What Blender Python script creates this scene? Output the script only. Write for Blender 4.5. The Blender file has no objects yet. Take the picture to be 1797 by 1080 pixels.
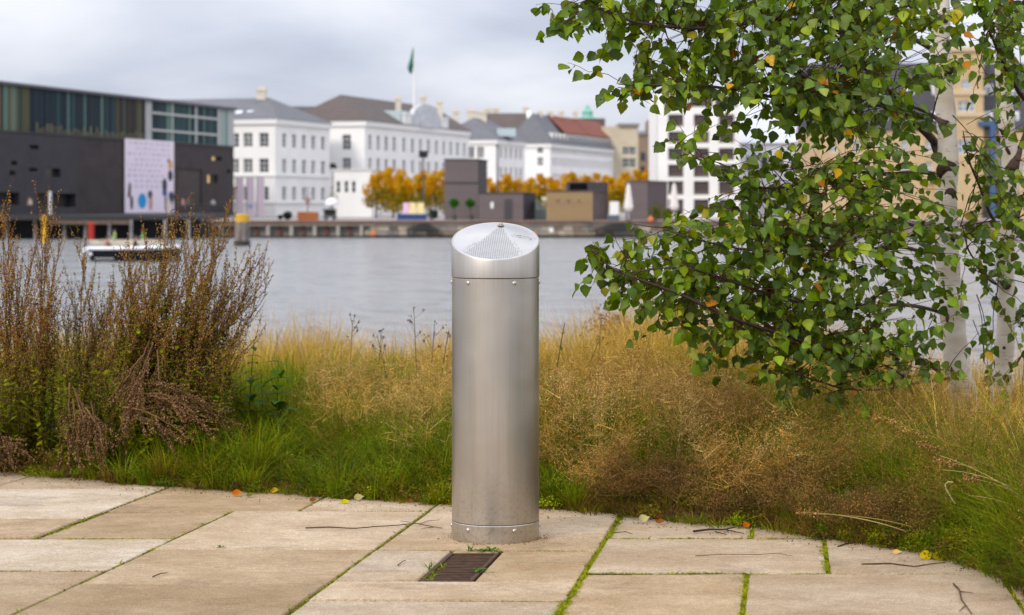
import bpy, bmesh, math, random
import numpy as np
from mathutils import Vector, Matrix

R = math.radians
SC = bpy.context.scene
COL = SC.collection
random.seed(11)
RNG = np.random.default_rng(7)

# ------------------------------------------------------------------ camera, sky, sun, exposure
FPX, CX, HZ, CZ = 3600.0, 898.5, 360.0, 1.14       # focal length in photo pixels, image centre, horizon row, eye height
cam_d = bpy.data.cameras.new('camera')
cam_d.sensor_width = 36.0
cam_d.lens = 36.0 * FPX / 1797.0
cam_d.shift_y = -(540.0 - HZ) / 1797.0
cam_d.clip_start, cam_d.clip_end = 0.2, 4000.0
cam_d.dof.use_dof = True
cam_d.dof.focus_distance = 7.35
cam_d.dof.aperture_fstop = 4.6
cam_d.dof.aperture_blades = 9
cam = bpy.data.objects.new('camera', cam_d)
cam.location = (0, 0, CZ)
cam.rotation_euler = (R(90), 0, 0)
COL.objects.link(cam)
SC.camera = cam

SUN_EL, SUN_AZ = R(33), R(218)        # azimuth measured from +Y towards +X: the sun stands behind the camera, to its left
world = bpy.data.worlds.new('World')
SC.world = world
world.use_nodes = True
wn, wl = world.node_tree.nodes, world.node_tree.links
wn.clear()
wo = wn.new('ShaderNodeOutputWorld')
bg = wn.new('ShaderNodeBackground'); bg.inputs['Strength'].default_value = 0.1
sky = wn.new('ShaderNodeTexSky'); sky.sky_type = 'NISHITA'; sky.sun_disc = False
sky.sun_elevation = SUN_EL; sky.sun_rotation = SUN_AZ
tc = wn.new('ShaderNodeTexCoord')
mp = wn.new('ShaderNodeMapping'); mp.inputs['Scale'].default_value = (5.5, 5.5, 17.0); mp.inputs['Location'].default_value = (0.7, 0.1, 0.35)
nz = wn.new('ShaderNodeTexNoise'); nz.inputs['Scale'].default_value = 1.0; nz.inputs['Detail'].default_value = 5.0; nz.inputs['Roughness'].default_value = 0.48
nz.inputs['Distortion'].default_value = 0.3
rp = wn.new('ShaderNodeValToRGB')
rp.color_ramp.elements[0].position = 0.34; rp.color_ramp.elements[0].color = (0.455, 0.49, 0.60, 1)
rp.color_ramp.elements[1].position = 0.66; rp.color_ramp.elements[1].color = (0.77, 0.788, 0.855, 1)
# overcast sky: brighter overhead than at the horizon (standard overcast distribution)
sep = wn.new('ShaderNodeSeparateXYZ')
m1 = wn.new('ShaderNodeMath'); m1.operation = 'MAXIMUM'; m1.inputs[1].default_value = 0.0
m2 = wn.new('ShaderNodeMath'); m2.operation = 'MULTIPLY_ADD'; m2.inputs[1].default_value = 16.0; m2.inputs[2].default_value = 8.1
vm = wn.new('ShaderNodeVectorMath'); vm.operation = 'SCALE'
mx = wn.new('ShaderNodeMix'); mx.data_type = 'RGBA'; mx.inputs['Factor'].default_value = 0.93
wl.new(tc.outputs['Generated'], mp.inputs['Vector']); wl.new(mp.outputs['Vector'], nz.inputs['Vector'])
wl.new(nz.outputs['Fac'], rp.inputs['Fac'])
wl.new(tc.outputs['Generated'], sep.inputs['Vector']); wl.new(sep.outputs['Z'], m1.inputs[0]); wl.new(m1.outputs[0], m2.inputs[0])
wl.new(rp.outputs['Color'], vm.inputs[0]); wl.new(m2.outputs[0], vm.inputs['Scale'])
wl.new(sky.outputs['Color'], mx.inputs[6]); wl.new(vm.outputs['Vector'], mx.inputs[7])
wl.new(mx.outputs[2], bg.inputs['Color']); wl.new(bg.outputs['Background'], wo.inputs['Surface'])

sun_d = bpy.data.lights.new('sun', 'SUN')
sun_d.energy = 1.5; sun_d.angle = R(14); sun_d.color = (1.0, 0.93, 0.83)
sun = bpy.data.objects.new('sun', sun_d)
to_sun = Vector((math.sin(SUN_AZ) * math.cos(SUN_EL), math.cos(SUN_AZ) * math.cos(SUN_EL), math.sin(SUN_EL)))
sun.rotation_euler = to_sun.to_track_quat('Z', 'Y').to_euler()
sun.location = (0, 0, 60)
COL.objects.link(sun)
SC.view_settings.view_transform = 'Standard'
SC.view_settings.look = 'None'
SC.view_settings.exposure = 0.42
SC.view_settings.gamma = 1.0
SC.view_settings.use_curve_mapping = False
SC.render.engine = 'CYCLES'
SC.cycles.max_bounces = 6
SC.cycles.diffuse_bounces = 3
SC.cycles.glossy_bounces = 3
SC.cycles.transmission_bounces = 4
SC.cycles.use_denoising = True
SC.cycles.denoiser = 'OPENIMAGEDENOISE'
SC.cycles.denoising_input_passes = 'RGB_ALBEDO_NORMAL'

# ------------------------------------------------------------------ helpers
def P(px, py, d):
    """The point that stands d metres away and shows at photo pixel px, py."""
    return Vector(((px - CX) / FPX * d, d, CZ - (py - HZ) / FPX * d))

def Zat(py, d): return CZ - (py - HZ) / FPX * d
def Xat(px, d): return (px - CX) / FPX * d

SLOPE = 0.0233
def pz(y): return -SLOPE * (y - 7.0)
def G(px, py, up=0.0):
    """Photo pixel to a point on the sloping pavement."""
    y = (CZ - SLOPE * 7.0) * FPX / ((py - HZ) - SLOPE * FPX)
    return Vector(((px - CX) / FPX * y, y, pz(y) + up))

def s2l(r, g, b):
    f = lambda c: (c / 255 / 12.92) if c / 255 <= 0.04045 else ((c / 255 + 0.055) / 1.055) ** 2.4
    return (f(r), f(g), f(b))

MATS = {}
def mat(name, col, rough=0.7, metal=0.0, spec=0.4, noise=0.0, nscale=8.0, bump=0.0, bscale=40.0, emit=0.0, stretch=(1, 1, 1)):
    """A plain procedural material: base colour broken up by noise, optional fine relief."""
    if name in MATS: return MATS[name]
    m = bpy.data.materials.new(name); m.use_nodes = True
    n, l = m.node_tree.nodes, m.node_tree.links
    b = n['Principled BSDF']
    b.inputs['Roughness'].default_value = rough
    b.inputs['Metallic'].default_value = metal
    b.inputs['Specular IOR Level'].default_value = spec
    b.inputs['Base Color'].default_value = (*col, 1)
    if noise or bump:
        t = n.new('ShaderNodeTexCoord'); mpn = n.new('ShaderNodeMapping'); mpn.inputs['Scale'].default_value = stretch
        l.new(t.outputs['Object'], mpn.inputs['Vector'])
    if noise:
        x = n.new('ShaderNodeTexNoise'); x.inputs['Scale'].default_value = nscale; x.inputs['Detail'].default_value = 6
        l.new(mpn.outputs['Vector'], x.inputs['Vector'])
        r = n.new('ShaderNodeValToRGB')
        r.color_ramp.elements[0].position = 0.28; r.color_ramp.elements[1].position = 0.72
        r.color_ramp.elements[0].color = (*[max(0, c * (1 - noise)) for c in col], 1)
        r.color_ramp.elements[1].color = (*[min(1, c * (1 + noise)) for c in col], 1)
        l.new(x.outputs['Fac'], r.inputs['Fac']); l.new(r.outputs['Color'], b.inputs['Base Color'])
    if bump:
        x2 = n.new('ShaderNodeTexNoise'); x2.inputs['Scale'].default_value = bscale; x2.inputs['Detail'].default_value = 4
        l.new(mpn.outputs['Vector'], x2.inputs['Vector'])
        bp = n.new('ShaderNodeBump'); bp.inputs['Strength'].default_value = bump; bp.inputs['Distance'].default_value = 0.02
        l.new(x2.outputs['Fac'], bp.inputs['Height']); l.new(bp.outputs['Normal'], b.inputs['Normal'])
    if emit:
        b.inputs['Emission Color'].default_value = (*col, 1); b.inputs['Emission Strength'].default_value = emit
    MATS[name] = m
    return m

def tag(o, label=None, cat=None, group=None, kind=None):
    if label: o['label'] = label
    if cat: o['category'] = cat
    if group: o['group'] = group
    if kind: o['kind'] = kind
    return o

def link(o, parent=None, local=False):
    COL.objects.link(o)
    if parent is not None:
        o.parent = parent
        if not local:                               # mesh written in world coordinates
            par = parent; M = Matrix.Identity(4)
            chain = []
            while par is not None:
                chain.append(par); par = par.parent
            for q in reversed(chain):
                M = M @ q.matrix_parent_inverse @ q.matrix_basis
            o.matrix_parent_inverse = M.inverted()
    return o

def thing(name, loc, label, cat, group=None, rz=0.0):
    o = bpy.data.objects.new(name, None); o.empty_display_size = 0.2
    o.location = loc; o.rotation_euler = (0, 0, rz)
    COL.objects.link(o)
    return tag(o, label, cat, group)

class MB:
    """Collects boxes, tubes, prisms and free faces; build() links them as ONE mesh object."""
    def __init__(s): s.v, s.f, s.mi, s.cur = [], [], [], 0
    def add(s, vs, fs):
        k = len(s.v); s.v += [tuple(v) for v in vs]
        for f in fs: s.f.append(tuple(i + k for i in f)); s.mi.append(s.cur)
        return s
    def box(s, x0, x1, y0, y1, z0, z1):
        return s.add([(x0, y0, z0), (x1, y0, z0), (x1, y1, z0), (x0, y1, z0), (x0, y0, z1), (x1, y0, z1), (x1, y1, z1), (x0, y1, z1)],
                     [(0, 3, 2, 1), (4, 5, 6, 7), (0, 1, 5, 4), (1, 2, 6, 5), (2, 3, 7, 6), (3, 0, 4, 7)])
    def obox(s, o, u, L, n, D, z0, z1):
        """Box from plan corner o along unit u by L and along n by D."""
        a = (o[0], o[1]); b = (o[0] + u[0] * L, o[1] + u[1] * L)
        c = (b[0] + n[0] * D, b[1] + n[1] * D); d = (a[0] + n[0] * D, a[1] + n[1] * D)
        q = [a, b, c, d]
        if (b[0] - a[0]) * (d[1] - a[1]) - (b[1] - a[1]) * (d[0] - a[0]) < 0: q = [a, d, c, b]
        return s.add([(*p, z0) for p in q] + [(*p, z1) for p in q],
                     [(3, 2, 1, 0), (4, 5, 6, 7), (0, 1, 5, 4), (1, 2, 6, 5), (2, 3, 7, 6), (3, 0, 4, 7)])
    def prism(s, poly, z0, z1):
        n = len(poly)
        return s.add([(*p, z0) for p in poly] + [(*p, z1) for p in poly],
                     [tuple(range(n - 1, -1, -1)), tuple(range(n, 2 * n))] + [(i, (i + 1) % n, n + (i + 1) % n, n + i) for i in range(n)])
    def tube(s, pts, rad, n=6, caps=True):
        pts = [Vector(p) for p in pts]; m = len(pts)
        rad = [rad] * m if isinstance(rad, (int, float)) else rad
        rings = []; ref = Vector((0.31, 0.52, 0.79))
        for i in range(m):
            t = (pts[min(i + 1, m - 1)] - pts[max(i - 1, 0)]).normalized()
            a = t.cross(ref)
            if a.length < 1e-3: a = t.cross(Vector((1, 0, 0)))
            a.normalize(); b = t.cross(a)
            rings += [pts[i] + (a * math.cos(2 * math.pi * j / n) + b * math.sin(2 * math.pi * j / n)) * rad[i] for j in range(n)]
        fs = [(i * n + j, i * n + (j + 1) % n, (i + 1) * n + (j + 1) % n, (i + 1) * n + j) for i in range(m - 1) for j in range(n)]
        if caps: fs += [tuple(range(n - 1, -1, -1)), tuple(range((m - 1) * n, m * n))]
        return s.add(rings, fs)
    def lathe(s, prof, n=16, c=(0, 0, 0)):
        """prof: list of (r, z)."""
        m = len(prof); vs = [(c[0] + r * math.cos(2 * math.pi * j / n), c[1] + r * math.sin(2 * math.pi * j / n), c[2] + z) for r, z in prof for j in range(n)]
        fs = [(i * n + j, i * n + (j + 1) % n, (i + 1) * n + (j + 1) % n, (i + 1) * n + j) for i in range(m - 1) for j in range(n)]
        fs += [tuple(range(n - 1, -1, -1)), tuple(range((m - 1) * n, m * n))]
        return s.add(vs, fs)
    def mesh(s, name, mats):
        me = bpy.data.meshes.new(name)
        me.from_pydata(s.v, [], s.f)
        for m in (mats if isinstance(mats, (list, tuple)) else [mats]): me.materials.append(m)
        if any(s.mi): me.polygons.foreach_set('material_index', s.mi)
        return me
    def build(s, name, mats, parent=None, smooth=False, local=False, angle=None):
        me = s.mesh(name, mats)
        if smooth: me.polygons.foreach_set('use_smooth', [True] * len(me.polygons))
        me.update()
        if smooth and angle is not None: me.set_sharp_from_angle(angle=angle)
        return link(bpy.data.objects.new(name, me), parent, local)

def np_mesh(name, V, T, C, material, parent=None, smooth=False, local=False):
    """One mesh from numpy triangles with a per-vertex colour called tint."""
    me = bpy.data.meshes.new(name)
    V = np.ascontiguousarray(V, np.float32); T = np.ascontiguousarray(T, np.int32)
    me.vertices.add(len(V)); me.vertices.foreach_set('co', V.ravel())
    me.loops.add(T.size); me.loops.foreach_set('vertex_index', T.ravel())
    me.polygons.add(len(T)); me.polygons.foreach_set('loop_start', np.arange(0, T.size, 3, dtype=np.int32))
    if smooth: me.polygons.foreach_set('use_smooth', np.ones(len(T), bool))
    if C is not None:
        at = me.color_attributes.new('tint', 'FLOAT_COLOR', 'POINT')
        at.data.foreach_set('color', np.concatenate([C, np.ones((len(C), 1))], 1).astype(np.float32).ravel())
    me.materials.append(material)
    me.update(calc_edges=True); me.validate()
    return link(bpy.data.objects.new(name, me), parent, local)

def veg_material(name, rough=0.6, trans=0.25, spec=0.3, gain=1.0, sat=1.0):
    m = bpy.data.materials.new(name); m.use_nodes = True
    n, l = m.node_tree.nodes, m.node_tree.links
    b = n['Principled BSDF']; out = n['Material Output']
    a = n.new('ShaderNodeAttribute'); a.attribute_name = 'tint'
    x = n.new('ShaderNodeTexNoise'); x.inputs['Scale'].default_value = 9.0
    t = n.new('ShaderNodeTexCoord'); l.new(t.outputs['Object'], x.inputs['Vector'])
    hs = n.new('ShaderNodeHueSaturation'); hs.inputs['Saturation'].default_value = sat
    mr = n.new('ShaderNodeMapRange'); mr.inputs['From Min'].default_value = 0.3; mr.inputs['From Max'].default_value = 0.7
    mr.inputs['To Min'].default_value = 0.75 * gain; mr.inputs['To Max'].default_value = 1.3 * gain
    l.new(x.outputs['Fac'], mr.inputs['Value']); l.new(mr.outputs['Result'], hs.inputs['Value'])
    l.new(a.outputs['Color'], hs.inputs['Color'])
    l.new(hs.outputs['Color'], b.inputs['Base Color'])
    b.inputs['Roughness'].default_value = rough; b.inputs['Specular IOR Level'].default_value = spec
    tr = n.new('ShaderNodeBsdfTranslucent'); l.new(hs.outputs['Color'], tr.inputs['Color'])
    mxs = n.new('ShaderNodeMixShader'); mxs.inputs['Fac'].default_value = trans
    l.new(b.outputs['BSDF'], mxs.inputs[1]); l.new(tr.outputs['BSDF'], mxs.inputs[2]); l.new(mxs.outputs['Shader'], out.inputs['Surface'])
    MATS[name] = m
    return m

def copy_tree(o, parent=None):
    c = o.copy(); COL.objects.link(c)
    if parent is not None: c.parent = parent
    for ch in list(o.children): copy_tree(ch, c)
    return c

VEG = veg_material('grass_blade', 0.65, 0.2, 0.12, 0.95, 1.3)
LEAF = veg_material('birch_leaf', 0.45, 0.25, 0.28, 1.08, 1.1)
DRY = veg_material('dry_stalk', 0.75, 0.12, 0.10, 0.9, 1.25)
# ------------------------------------------------------------------ water, far quay ground
WZ = CZ - 3.2                      # water level
QZ = CZ - 28 / FPX * 200           # top of the far quay
def water_material():
    m = bpy.data.materials.new('harbour_water'); m.use_nodes = True
    n, l = m.node_tree.nodes, m.node_tree.links; b = n['Principled BSDF']
    b.inputs['Base Color'].default_value = (0.245, 0.243, 0.235, 1); b.inputs['Roughness'].default_value = 0.18
    b.inputs['IOR'].default_value = 1.33
    t = n.new('ShaderNodeTexCoord')
    def nt(scale, sx, sy, det):
        mpn = n.new('ShaderNodeMapping'); mpn.inputs['Scale'].default_value = (sx, sy, 1)
        x = n.new('ShaderNodeTexNoise'); x.inputs['Scale'].default_value = scale; x.inputs['Detail'].default_value = det
        l.new(t.outputs['Object'], mpn.inputs['Vector']); l.new(mpn.outputs['Vector'], x.inputs['Vector']); return x
    a, c = nt(0.75, 0.8, 1.0, 5), nt(0.30, 0.9, 0.75, 3)
    ad = n.new('ShaderNodeMath'); ad.operation = 'MULTIPLY_ADD'; ad.inputs[1].default_value = 3.2
    l.new(c.outputs['Fac'], ad.inputs[0]); l.new(a.outputs['Fac'], ad.inputs[2])
    bp = n.new('ShaderNodeBump'); bp.inputs['Strength'].default_value = 1.0; bp.inputs['Distance'].default_value = 1.1
    l.new(ad.outputs[0], bp.inputs['Height']); l.new(bp.outputs['Normal'], b.inputs['Normal'])
    return m
w = MB(); w.add([(-900, 12, WZ), (900, 12, WZ), (900, 215, WZ), (-900, 215, WZ)], [(0, 1, 2, 3)])
tag(w.build('water', water_material()), 'grey rippled harbour water', None, kind='structure')
q = MB(); q.box(-900, 900, 200.6, 2600, WZ - 2, QZ)
tag(q.build('quay_ground', mat('quay_paving', (0.27, 0.24, 0.22), 0.9, noise=0.2, nscale=0.5)), 'pale paved ground of the far quay', None, kind='structure')

# ------------------------------------------------------------------ materials of the far shore
M_WHITE = mat('white_render', (0.80, 0.79, 0.76), 0.85, noise=0.05, nscale=0.4)
M_TRIM = mat('white_trim', (0.74, 0.735, 0.71), 0.8)
M_PANE = mat('window_glass', (0.035, 0.042, 0.05), 0.12, spec=0.5)
M_PANE2 = mat('curtained_glass', (0.13, 0.135, 0.14), 0.2, spec=0.5)
M_FRAME = mat('window_frame_white', (0.78, 0.77, 0.74), 0.6)
M_SLATE = mat('slate_roof', (0.135, 0.135, 0.145), 0.8, noise=0.22, nscale=1.2, stretch=(1, 1, 6))
M_TILE_BROWN = mat('brown_roof', (0.105, 0.082, 0.072), 0.85, noise=0.25, nscale=1.0, stretch=(1, 1, 6))
M_TILE_RED = mat('red_roof', (0.21, 0.062, 0.036), 0.85, noise=0.25, nscale=0.9, stretch=(1, 1, 5))
M_CREAM = mat('cream_chimney', (0.62, 0.55, 0.45), 0.9, noise=0.1, nscale=2)
M_DARKBRICK = mat('dark_brick', (0.040, 0.038, 0.042), 0.8, noise=0.18, nscale=0.8, bump=0.3, bscale=14)
M_DARKBROWN = mat('brown_brick', (0.046, 0.036, 0.035), 0.85, noise=0.22, nscale=0.6)
M_BLACK = mat('black_void', (0.008, 0.009, 0.011), 0.5)
M_TAN = mat('tan_brick', (0.50, 0.36, 0.20), 0.9, noise=0.12, nscale=0.8)
M_STEELBLUE = mat('blue_steel', (0.05, 0.10, 0.20), 0.5)

def facade(mb, o, u, n, L, z0, z1, holes, depth):
    """A wall face from plan point o along u, facing n, with real openings: holes are (t0, t1, za, zb)."""
    ts = sorted({0.0, L, *[h[0] for h in holes], *[h[1] for h in holes]})
    zs = sorted({z0, z1, *[h[2] for h in holes], *[h[3] for h in holes]})
    pt = lambda t, z, d=0.0: (o[0] + u[0] * t - n[0] * d, o[1] + u[1] * t - n[1] * d, z)
    flip = (u[0] * n[1] - u[1] * n[0]) > 0
    def quad(*p): mb.add(p if not flip else p[::-1], [(0, 1, 2, 3)])
    for i in range(len(ts) - 1):
        for j in range(len(zs) - 1):
            tm, zm = (ts[i] + ts[i + 1]) / 2, (zs[j] + zs[j + 1]) / 2
            if any(h[0] < tm < h[1] and h[2] < zm < h[3] for h in holes): continue
            quad(pt(ts[i], zs[j]), pt(ts[i + 1], zs[j]), pt(ts[i + 1], zs[j + 1]), pt(ts[i], zs[j + 1]))
    for a, b, c, d in holes:
        quad(pt(a, c), pt(a, c, depth), pt(a, d, depth), pt(a, d)); quad(pt(b, c, depth), pt(b, c), pt(b, d), pt(b, d, depth))
        quad(pt(a, c, depth), pt(a, c), pt(b, c), pt(b, c, depth)); quad(pt(a, d), pt(a, d, depth), pt(b, d, depth), pt(b, d))
        quad(pt(a, c, depth), pt(b, c, depth), pt(b, d, depth), pt(a, d, depth))

WIN = {}
def window(parent, o, u, n, hole, depth, nx=2, ny=3, frame=None, pane=None, bar=0.09):
    """Frame with glazing bars (one part) and the glass behind it (its sub-part), set in an opening."""
    a, b, c, d = hole; wd, ht = round(b - a, 2), round(d - c, 2)
    frame = frame or M_FRAME; pane = pane or M_PANE
    key = (wd, ht, nx, ny, frame.name, pane.name, bar)
    if key not in WIN:
        f = MB(); e = 0.004
        f.box(e, bar, -0.05, 0.04, e, ht - e); f.box(wd - bar, wd - e, -0.05, 0.04, e, ht - e)
        f.box(bar, wd - bar, -0.05, 0.04, e, bar); f.box(bar, wd - bar, -0.05, 0.04, ht - bar, ht - e)
        for i in range(1, nx): f.box(wd * i / nx - bar * .45, wd * i / nx + bar * .45, -0.045, 0.035, bar, ht - bar)
        for j in range(1, ny): f.box(bar, wd - bar, -0.04, 0.03, ht * j / ny - bar * .35, ht * j / ny + bar * .35)
        g = MB(); g.box(bar * .5, wd - bar * .5, -0.015, 0.015, bar * .5, ht - bar * .5)
        WIN[key] = (f.mesh('window', frame), g.mesh('pane', pane))
    fm, gm = WIN[key]
    yaw = math.atan2(u[1], u[0])
    inset = depth - 0.08
    w = bpy.data.objects.new('window', fm)
    w.matrix_basis = Matrix.Translation((o[0] + u[0] * a - n[0] * inset, o[1] + u[1] * a - n[1] * inset, c)) @ Matrix.Rotation(yaw, 4, 'Z')
    link(w, parent)
    pn = bpy.data.objects.new('pane', gm); pn.parent = w; COL.objects.link(pn)
    return w

U = Vector((0.323, 1.0)).normalized()              # the receding fronts
Wd = Vector((-U.y, U.x))                           # along the fronts that face the water
NU = Vector((U.y, -U.x))                           # outward normal of the receding fronts
NW = -U                                            # outward normal of the water fronts

def tpx(px, o, u):
    """Distance along u from plan point o at which the photo column px is met."""
    k = (px - CX) / FPX
    return (k * o[1] - o[0]) / (u[0] - k * u[1])

def roof_hip(corner, LR, LL, ze, zr, axis, inset0, inset1, over=0.45):
    c = Vector(corner); a = c - U * over - Wd * over
    b = c + U * (LR + over) - Wd * over; d = c - U * over + Wd * (LL + over); e = c + U * (LR + over) + Wd * (LL + over)
    if axis == 'R':
        r0 = c + Wd * LL / 2 + U * inset0; r1 = c + Wd * LL / 2 + U * (LR - inset1)
        fs = [(0, 4, 3 - 1), (0, 1, 5, 4), (1, 3, 5), (3, 2, 4, 5)]
    else:
        r0 = c + U * LR / 2 + Wd * inset0; r1 = c + U * LR / 2 + Wd * (LL - inset1)
        fs = [(0, 1, 4), (0, 4, 5, 2), (2, 5, 3), (1, 3, 5, 4)]
    m = MB()
    vs = [(*a, ze), (*b, ze), (*d, ze), (*e, ze), (*r0, zr), (*r1, zr)]
    m.add(vs, fs); m.add(vs[:4], [(0, 2, 3, 1)])
    return m, r0, r1

def block(name, label, px_corner, dist, LR, LL, y_eaves, zr, axis, inset0, inset1, roofm, cols_u, cols_w, rows, win_w, wallm=None, bands=(), nx=2, ny=3, depth=0.34):
    """A town house: two seen fronts with real window openings, cornice, string courses and a hipped roof."""
    c = Vector((Xat(px_corner, dist), dist)); ze = Zat(y_eaves, dist); wallm = wallm or M_WHITE
    root = thing(name, (c.x, c.y, QZ), label, 'building')
    m = MB()
    for (o, u, n, L, cols) in ((c, U, NU, LR, cols_u), (c, Wd, NW, LL, cols_w)):
        holes = []
        for t in cols:
            for za, zb in rows:
                if win_w / 2 + .2 < t < L - win_w / 2 - .2: holes.append((t - win_w / 2, t + win_w / 2, za, zb))
        facade(m, o, u, n, L, QZ, ze, holes, depth)
        for h in holes: window(root, o, u, n, h, depth, nx, ny, None, random.choice((M_PANE, M_PANE, M_PANE2)))
    e = c + U * LR; f = c + Wd * LL; g = c + U * LR + Wd * LL
    m.add([(*e, QZ), (*g, QZ), (*g, ze), (*e, ze)], [(0, 1, 2, 3)]); m.add([(*g, QZ), (*f, QZ), (*f, ze), (*g, ze)], [(0, 1, 2, 3)])
    m.build('wall', wallm, root)
    k = MB()
    for z0, z1, pr in [(ze - 0.75, ze - 0.03, 0.32)] + [(zb, zb + .28, 0.16) for zb in bands]:
        k.obox(c + NU * 0.003, U, LR, NU, pr, z0, z1); k.obox(c + NU * pr + NW * 0.003, Wd, LL + pr, NW, pr, z0, z1)
    k.build('cornice', M_TRIM, root)
    rm, r0, r1 = roof_hip(c, LR, LL, ze, zr, axis, inset0, inset1)
    ro = rm.build('roof', roofm, root)
    return root, ro, c, ze, r0, r1

def chimney(roof, x, y, z0, z1, s=0.55, m=None):
    k = MB(); k.box(x - s, x + s, y - s, y + s, z0, z1 - .35); k.box(x - s - .12, x + s + .12, y - s - .12, y + s + .12, z1 - .35, z1)
    for dx in (-.25, .25): k.lathe([(.14, z1), (.11, z1 + .4)], 8, (x + dx, y, 0))
    k.build('chimney', m or M_CREAM, roof)

def skylight(roof, p, d=0.0):
    k = MB(); k.add([(p.x - .45, p.y - .75, p.z - .5), (p.x + .45, p.y - .75, p.z - .5), (p.x + .45, p.y - .05, p.z + .35), (p.x - .45, p.y - .05, p.z + .35),
                     (p.x - .45, p.y + .6, p.z - .5), (p.x + .45, p.y + .6, p.z - .5), (p.x + .45, p.y + .6, p.z + .35), (p.x - .45, p.y + .6, p.z + .35)],
                    [(0, 1, 2, 3), (1, 5, 6, 2), (5, 4, 7, 6), (4, 0, 3, 7), (3, 2, 6, 7)])
    k.build('skylight', mat('skylight_glass', (0.7, 0.72, 0.75), 0.08, spec=1.0), roof)

# ---- first white corner house
def rows_at(pys, d): return [(Zat(b, d), Zat(a, d)) for a, b in pys]
o1 = Vector((Xat(483, 270), 270))
b1, r1o, c1, ze1, ra, rb = block('white_town_house', 'white corner house with grey hipped roof beside the dark glass theatre', 483, 270, 18.3, 24, 208, Zat(172, 280),
      'L', 5.0, -1, M_SLATE, [tpx(x, o1, U) for x in (499, 516.5, 533.5, 550, 567)], [tpx(x, o1, Wd) for x in (463, 435, 411, 384)],
      rows_at([(234, 259), (279, 304), (328, 352)], 272), 1.35, bands=(Zat(310, 270), Zat(358, 270)))
chimney(r1o, *(Xat(459, 280), 280), Zat(176, 280), Zat(156, 280), .6)
for px in (420, 440): skylight(r1o, P(px, 199, 274.2))
# ---- second white house with the arched pediment
o2 = Vector((Xat(640, 290), 290))
b2, r2o, c2, ze2, ra2, rb2 = block('white_pediment_house', 'long white house with brown roof, arched pediment and rows of tall windows', 640, 290, 45, 12, 212, Zat(167, 298),
      'R', 5.5, 0, M_TILE_BROWN, [tpx(x, o2, U) for x in (649.5, 664, 678, 692, 709, 724, 738, 752, 766, 779, 791, 803, 815)], [tpx(608, o2, Wd), tpx(560, o2, Wd)],
      rows_at([(236, 263), (277, 301), (322, 350)], 290), 1.3, bands=(Zat(310, 290),))
for px in (570, 599): skylight(r2o, P(px, 200, 294.5))
for px, ya, yb, d in ((699, 172, 197, 310), (743, 170, 185, 318), (772, 178, 205, 323)): chimney(r2o, Xat(px, d), d, Zat(yb, d), Zat(ya, d), .4)
# the pediment stands flush on the front, a segment of a disc with a moulded rim
t0, t1 = tpx(720, o2, U), tpx(772, o2, U); tm, hw = (t0 + t1) / 2, (t1 - t0) / 2
pk = MB(); arc = [(-hw, 0.0)] + [(hw * math.cos(a) * .96, 1.0 + 2.5 * math.sin(a)) for a in np.linspace(math.pi, 0, 15)] + [(hw, 0.0)]
def arch(scale, d0, d1):
    f0 = [(*(c2 + U * (tm + s * scale) + NU * d0), ze2 - .05 + z * scale) for s, z in arc]; f1 = [(*(c2 + U * (tm + s * scale) + NU * d1), ze2 - .05 + z * scale) for s, z in arc]
    n = len(arc); pk.add(f0 + f1, [tuple(range(n)), tuple(range(2 * n - 1, n - 1, -1))] + [(i, (i + 1) % n, n + (i + 1) % n, n + i) for i in range(n)])
arch(1.0, -.45, .30); arch(.86, .30, .42); arch(.55, .42, .62)
pk.build('pediment', mat('pediment_stone', (0.50, 0.51, 0.52), .85, noise=.15, nscale=.8), b2)
for s_, e_ in ((t0 - 3.2, 0), (t1 + .05, 1)): ak_ = MB(); ak_.obox(c2 + U * s_ - NU * .9, U, 3.15, NU, 1.15, ze2 - .02, ze2 + 1.5); ak_.obox(c2 + U * (s_ - .1 + .05 * e_) - NU * .95, U, 3.25, NU, 1.3, ze2 + 1.5, ze2 + 1.8); ak_.build('attic_wall', M_TRIM, b2)
dk = MB(); td = tpx(711, o2, U); dk.obox(c2 + U * (td - 1.5) - NU * .2, U, 3.0, -NU, 3.0, ze2 - .02, ze2 + 2.1); dk.build('dormer', mat('verdigris_sheet', (0.42, 0.52, 0.54), .6), b2)
window(b2, c2 - NU * .12 + U * (td - 1.0), U, NU, (0, 2.0, ze2 + .45, ze2 + 1.8), .08, 3, 2)
# low annex in front
an = thing('white_annex', (Xat(612, 262), 262, QZ), 'low white annex with narrow windows in front of the corner house', 'building')
ak = MB(); oa = Vector((Xat(586, 262), 262)); ua = Vector((1, 0)); na = Vector((0, -1)); La = Xat(652, 262) - oa.x
hs_ = [(tpx(x, oa, ua) - .28, tpx(x, oa, ua) + .28, Zat(339, 262), Zat(318, 262)) for x in (594, 608, 621)]
facade(ak, oa, ua, na, La, QZ, Zat(299, 262), hs_, .25)
ak.add([(oa.x, 262, QZ), (oa.x, 270, QZ), (oa.x, 270, Zat(299, 262)), (oa.x, 262, Zat(299, 262)), (oa.x + La, 262, QZ), (oa.x + La, 270, QZ), (oa.x + La, 270, Zat(299, 262)), (oa.x + La, 262, Zat(299, 262))],
       [(0, 1, 2, 3), (4, 7, 6, 5), (3, 2, 6, 7), (1, 5, 6, 2)])
ak.build('wall', M_WHITE, an)
for h in hs_: window(an, oa, ua, na, h, .25, 1, 2)
cp = MB(); cp.box(oa.x - .2, oa.x + La + .2, 261.8, 270.2, Zat(299, 262) + .003, Zat(297, 262)); cp.build('coping', M_TRIM, an)

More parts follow.
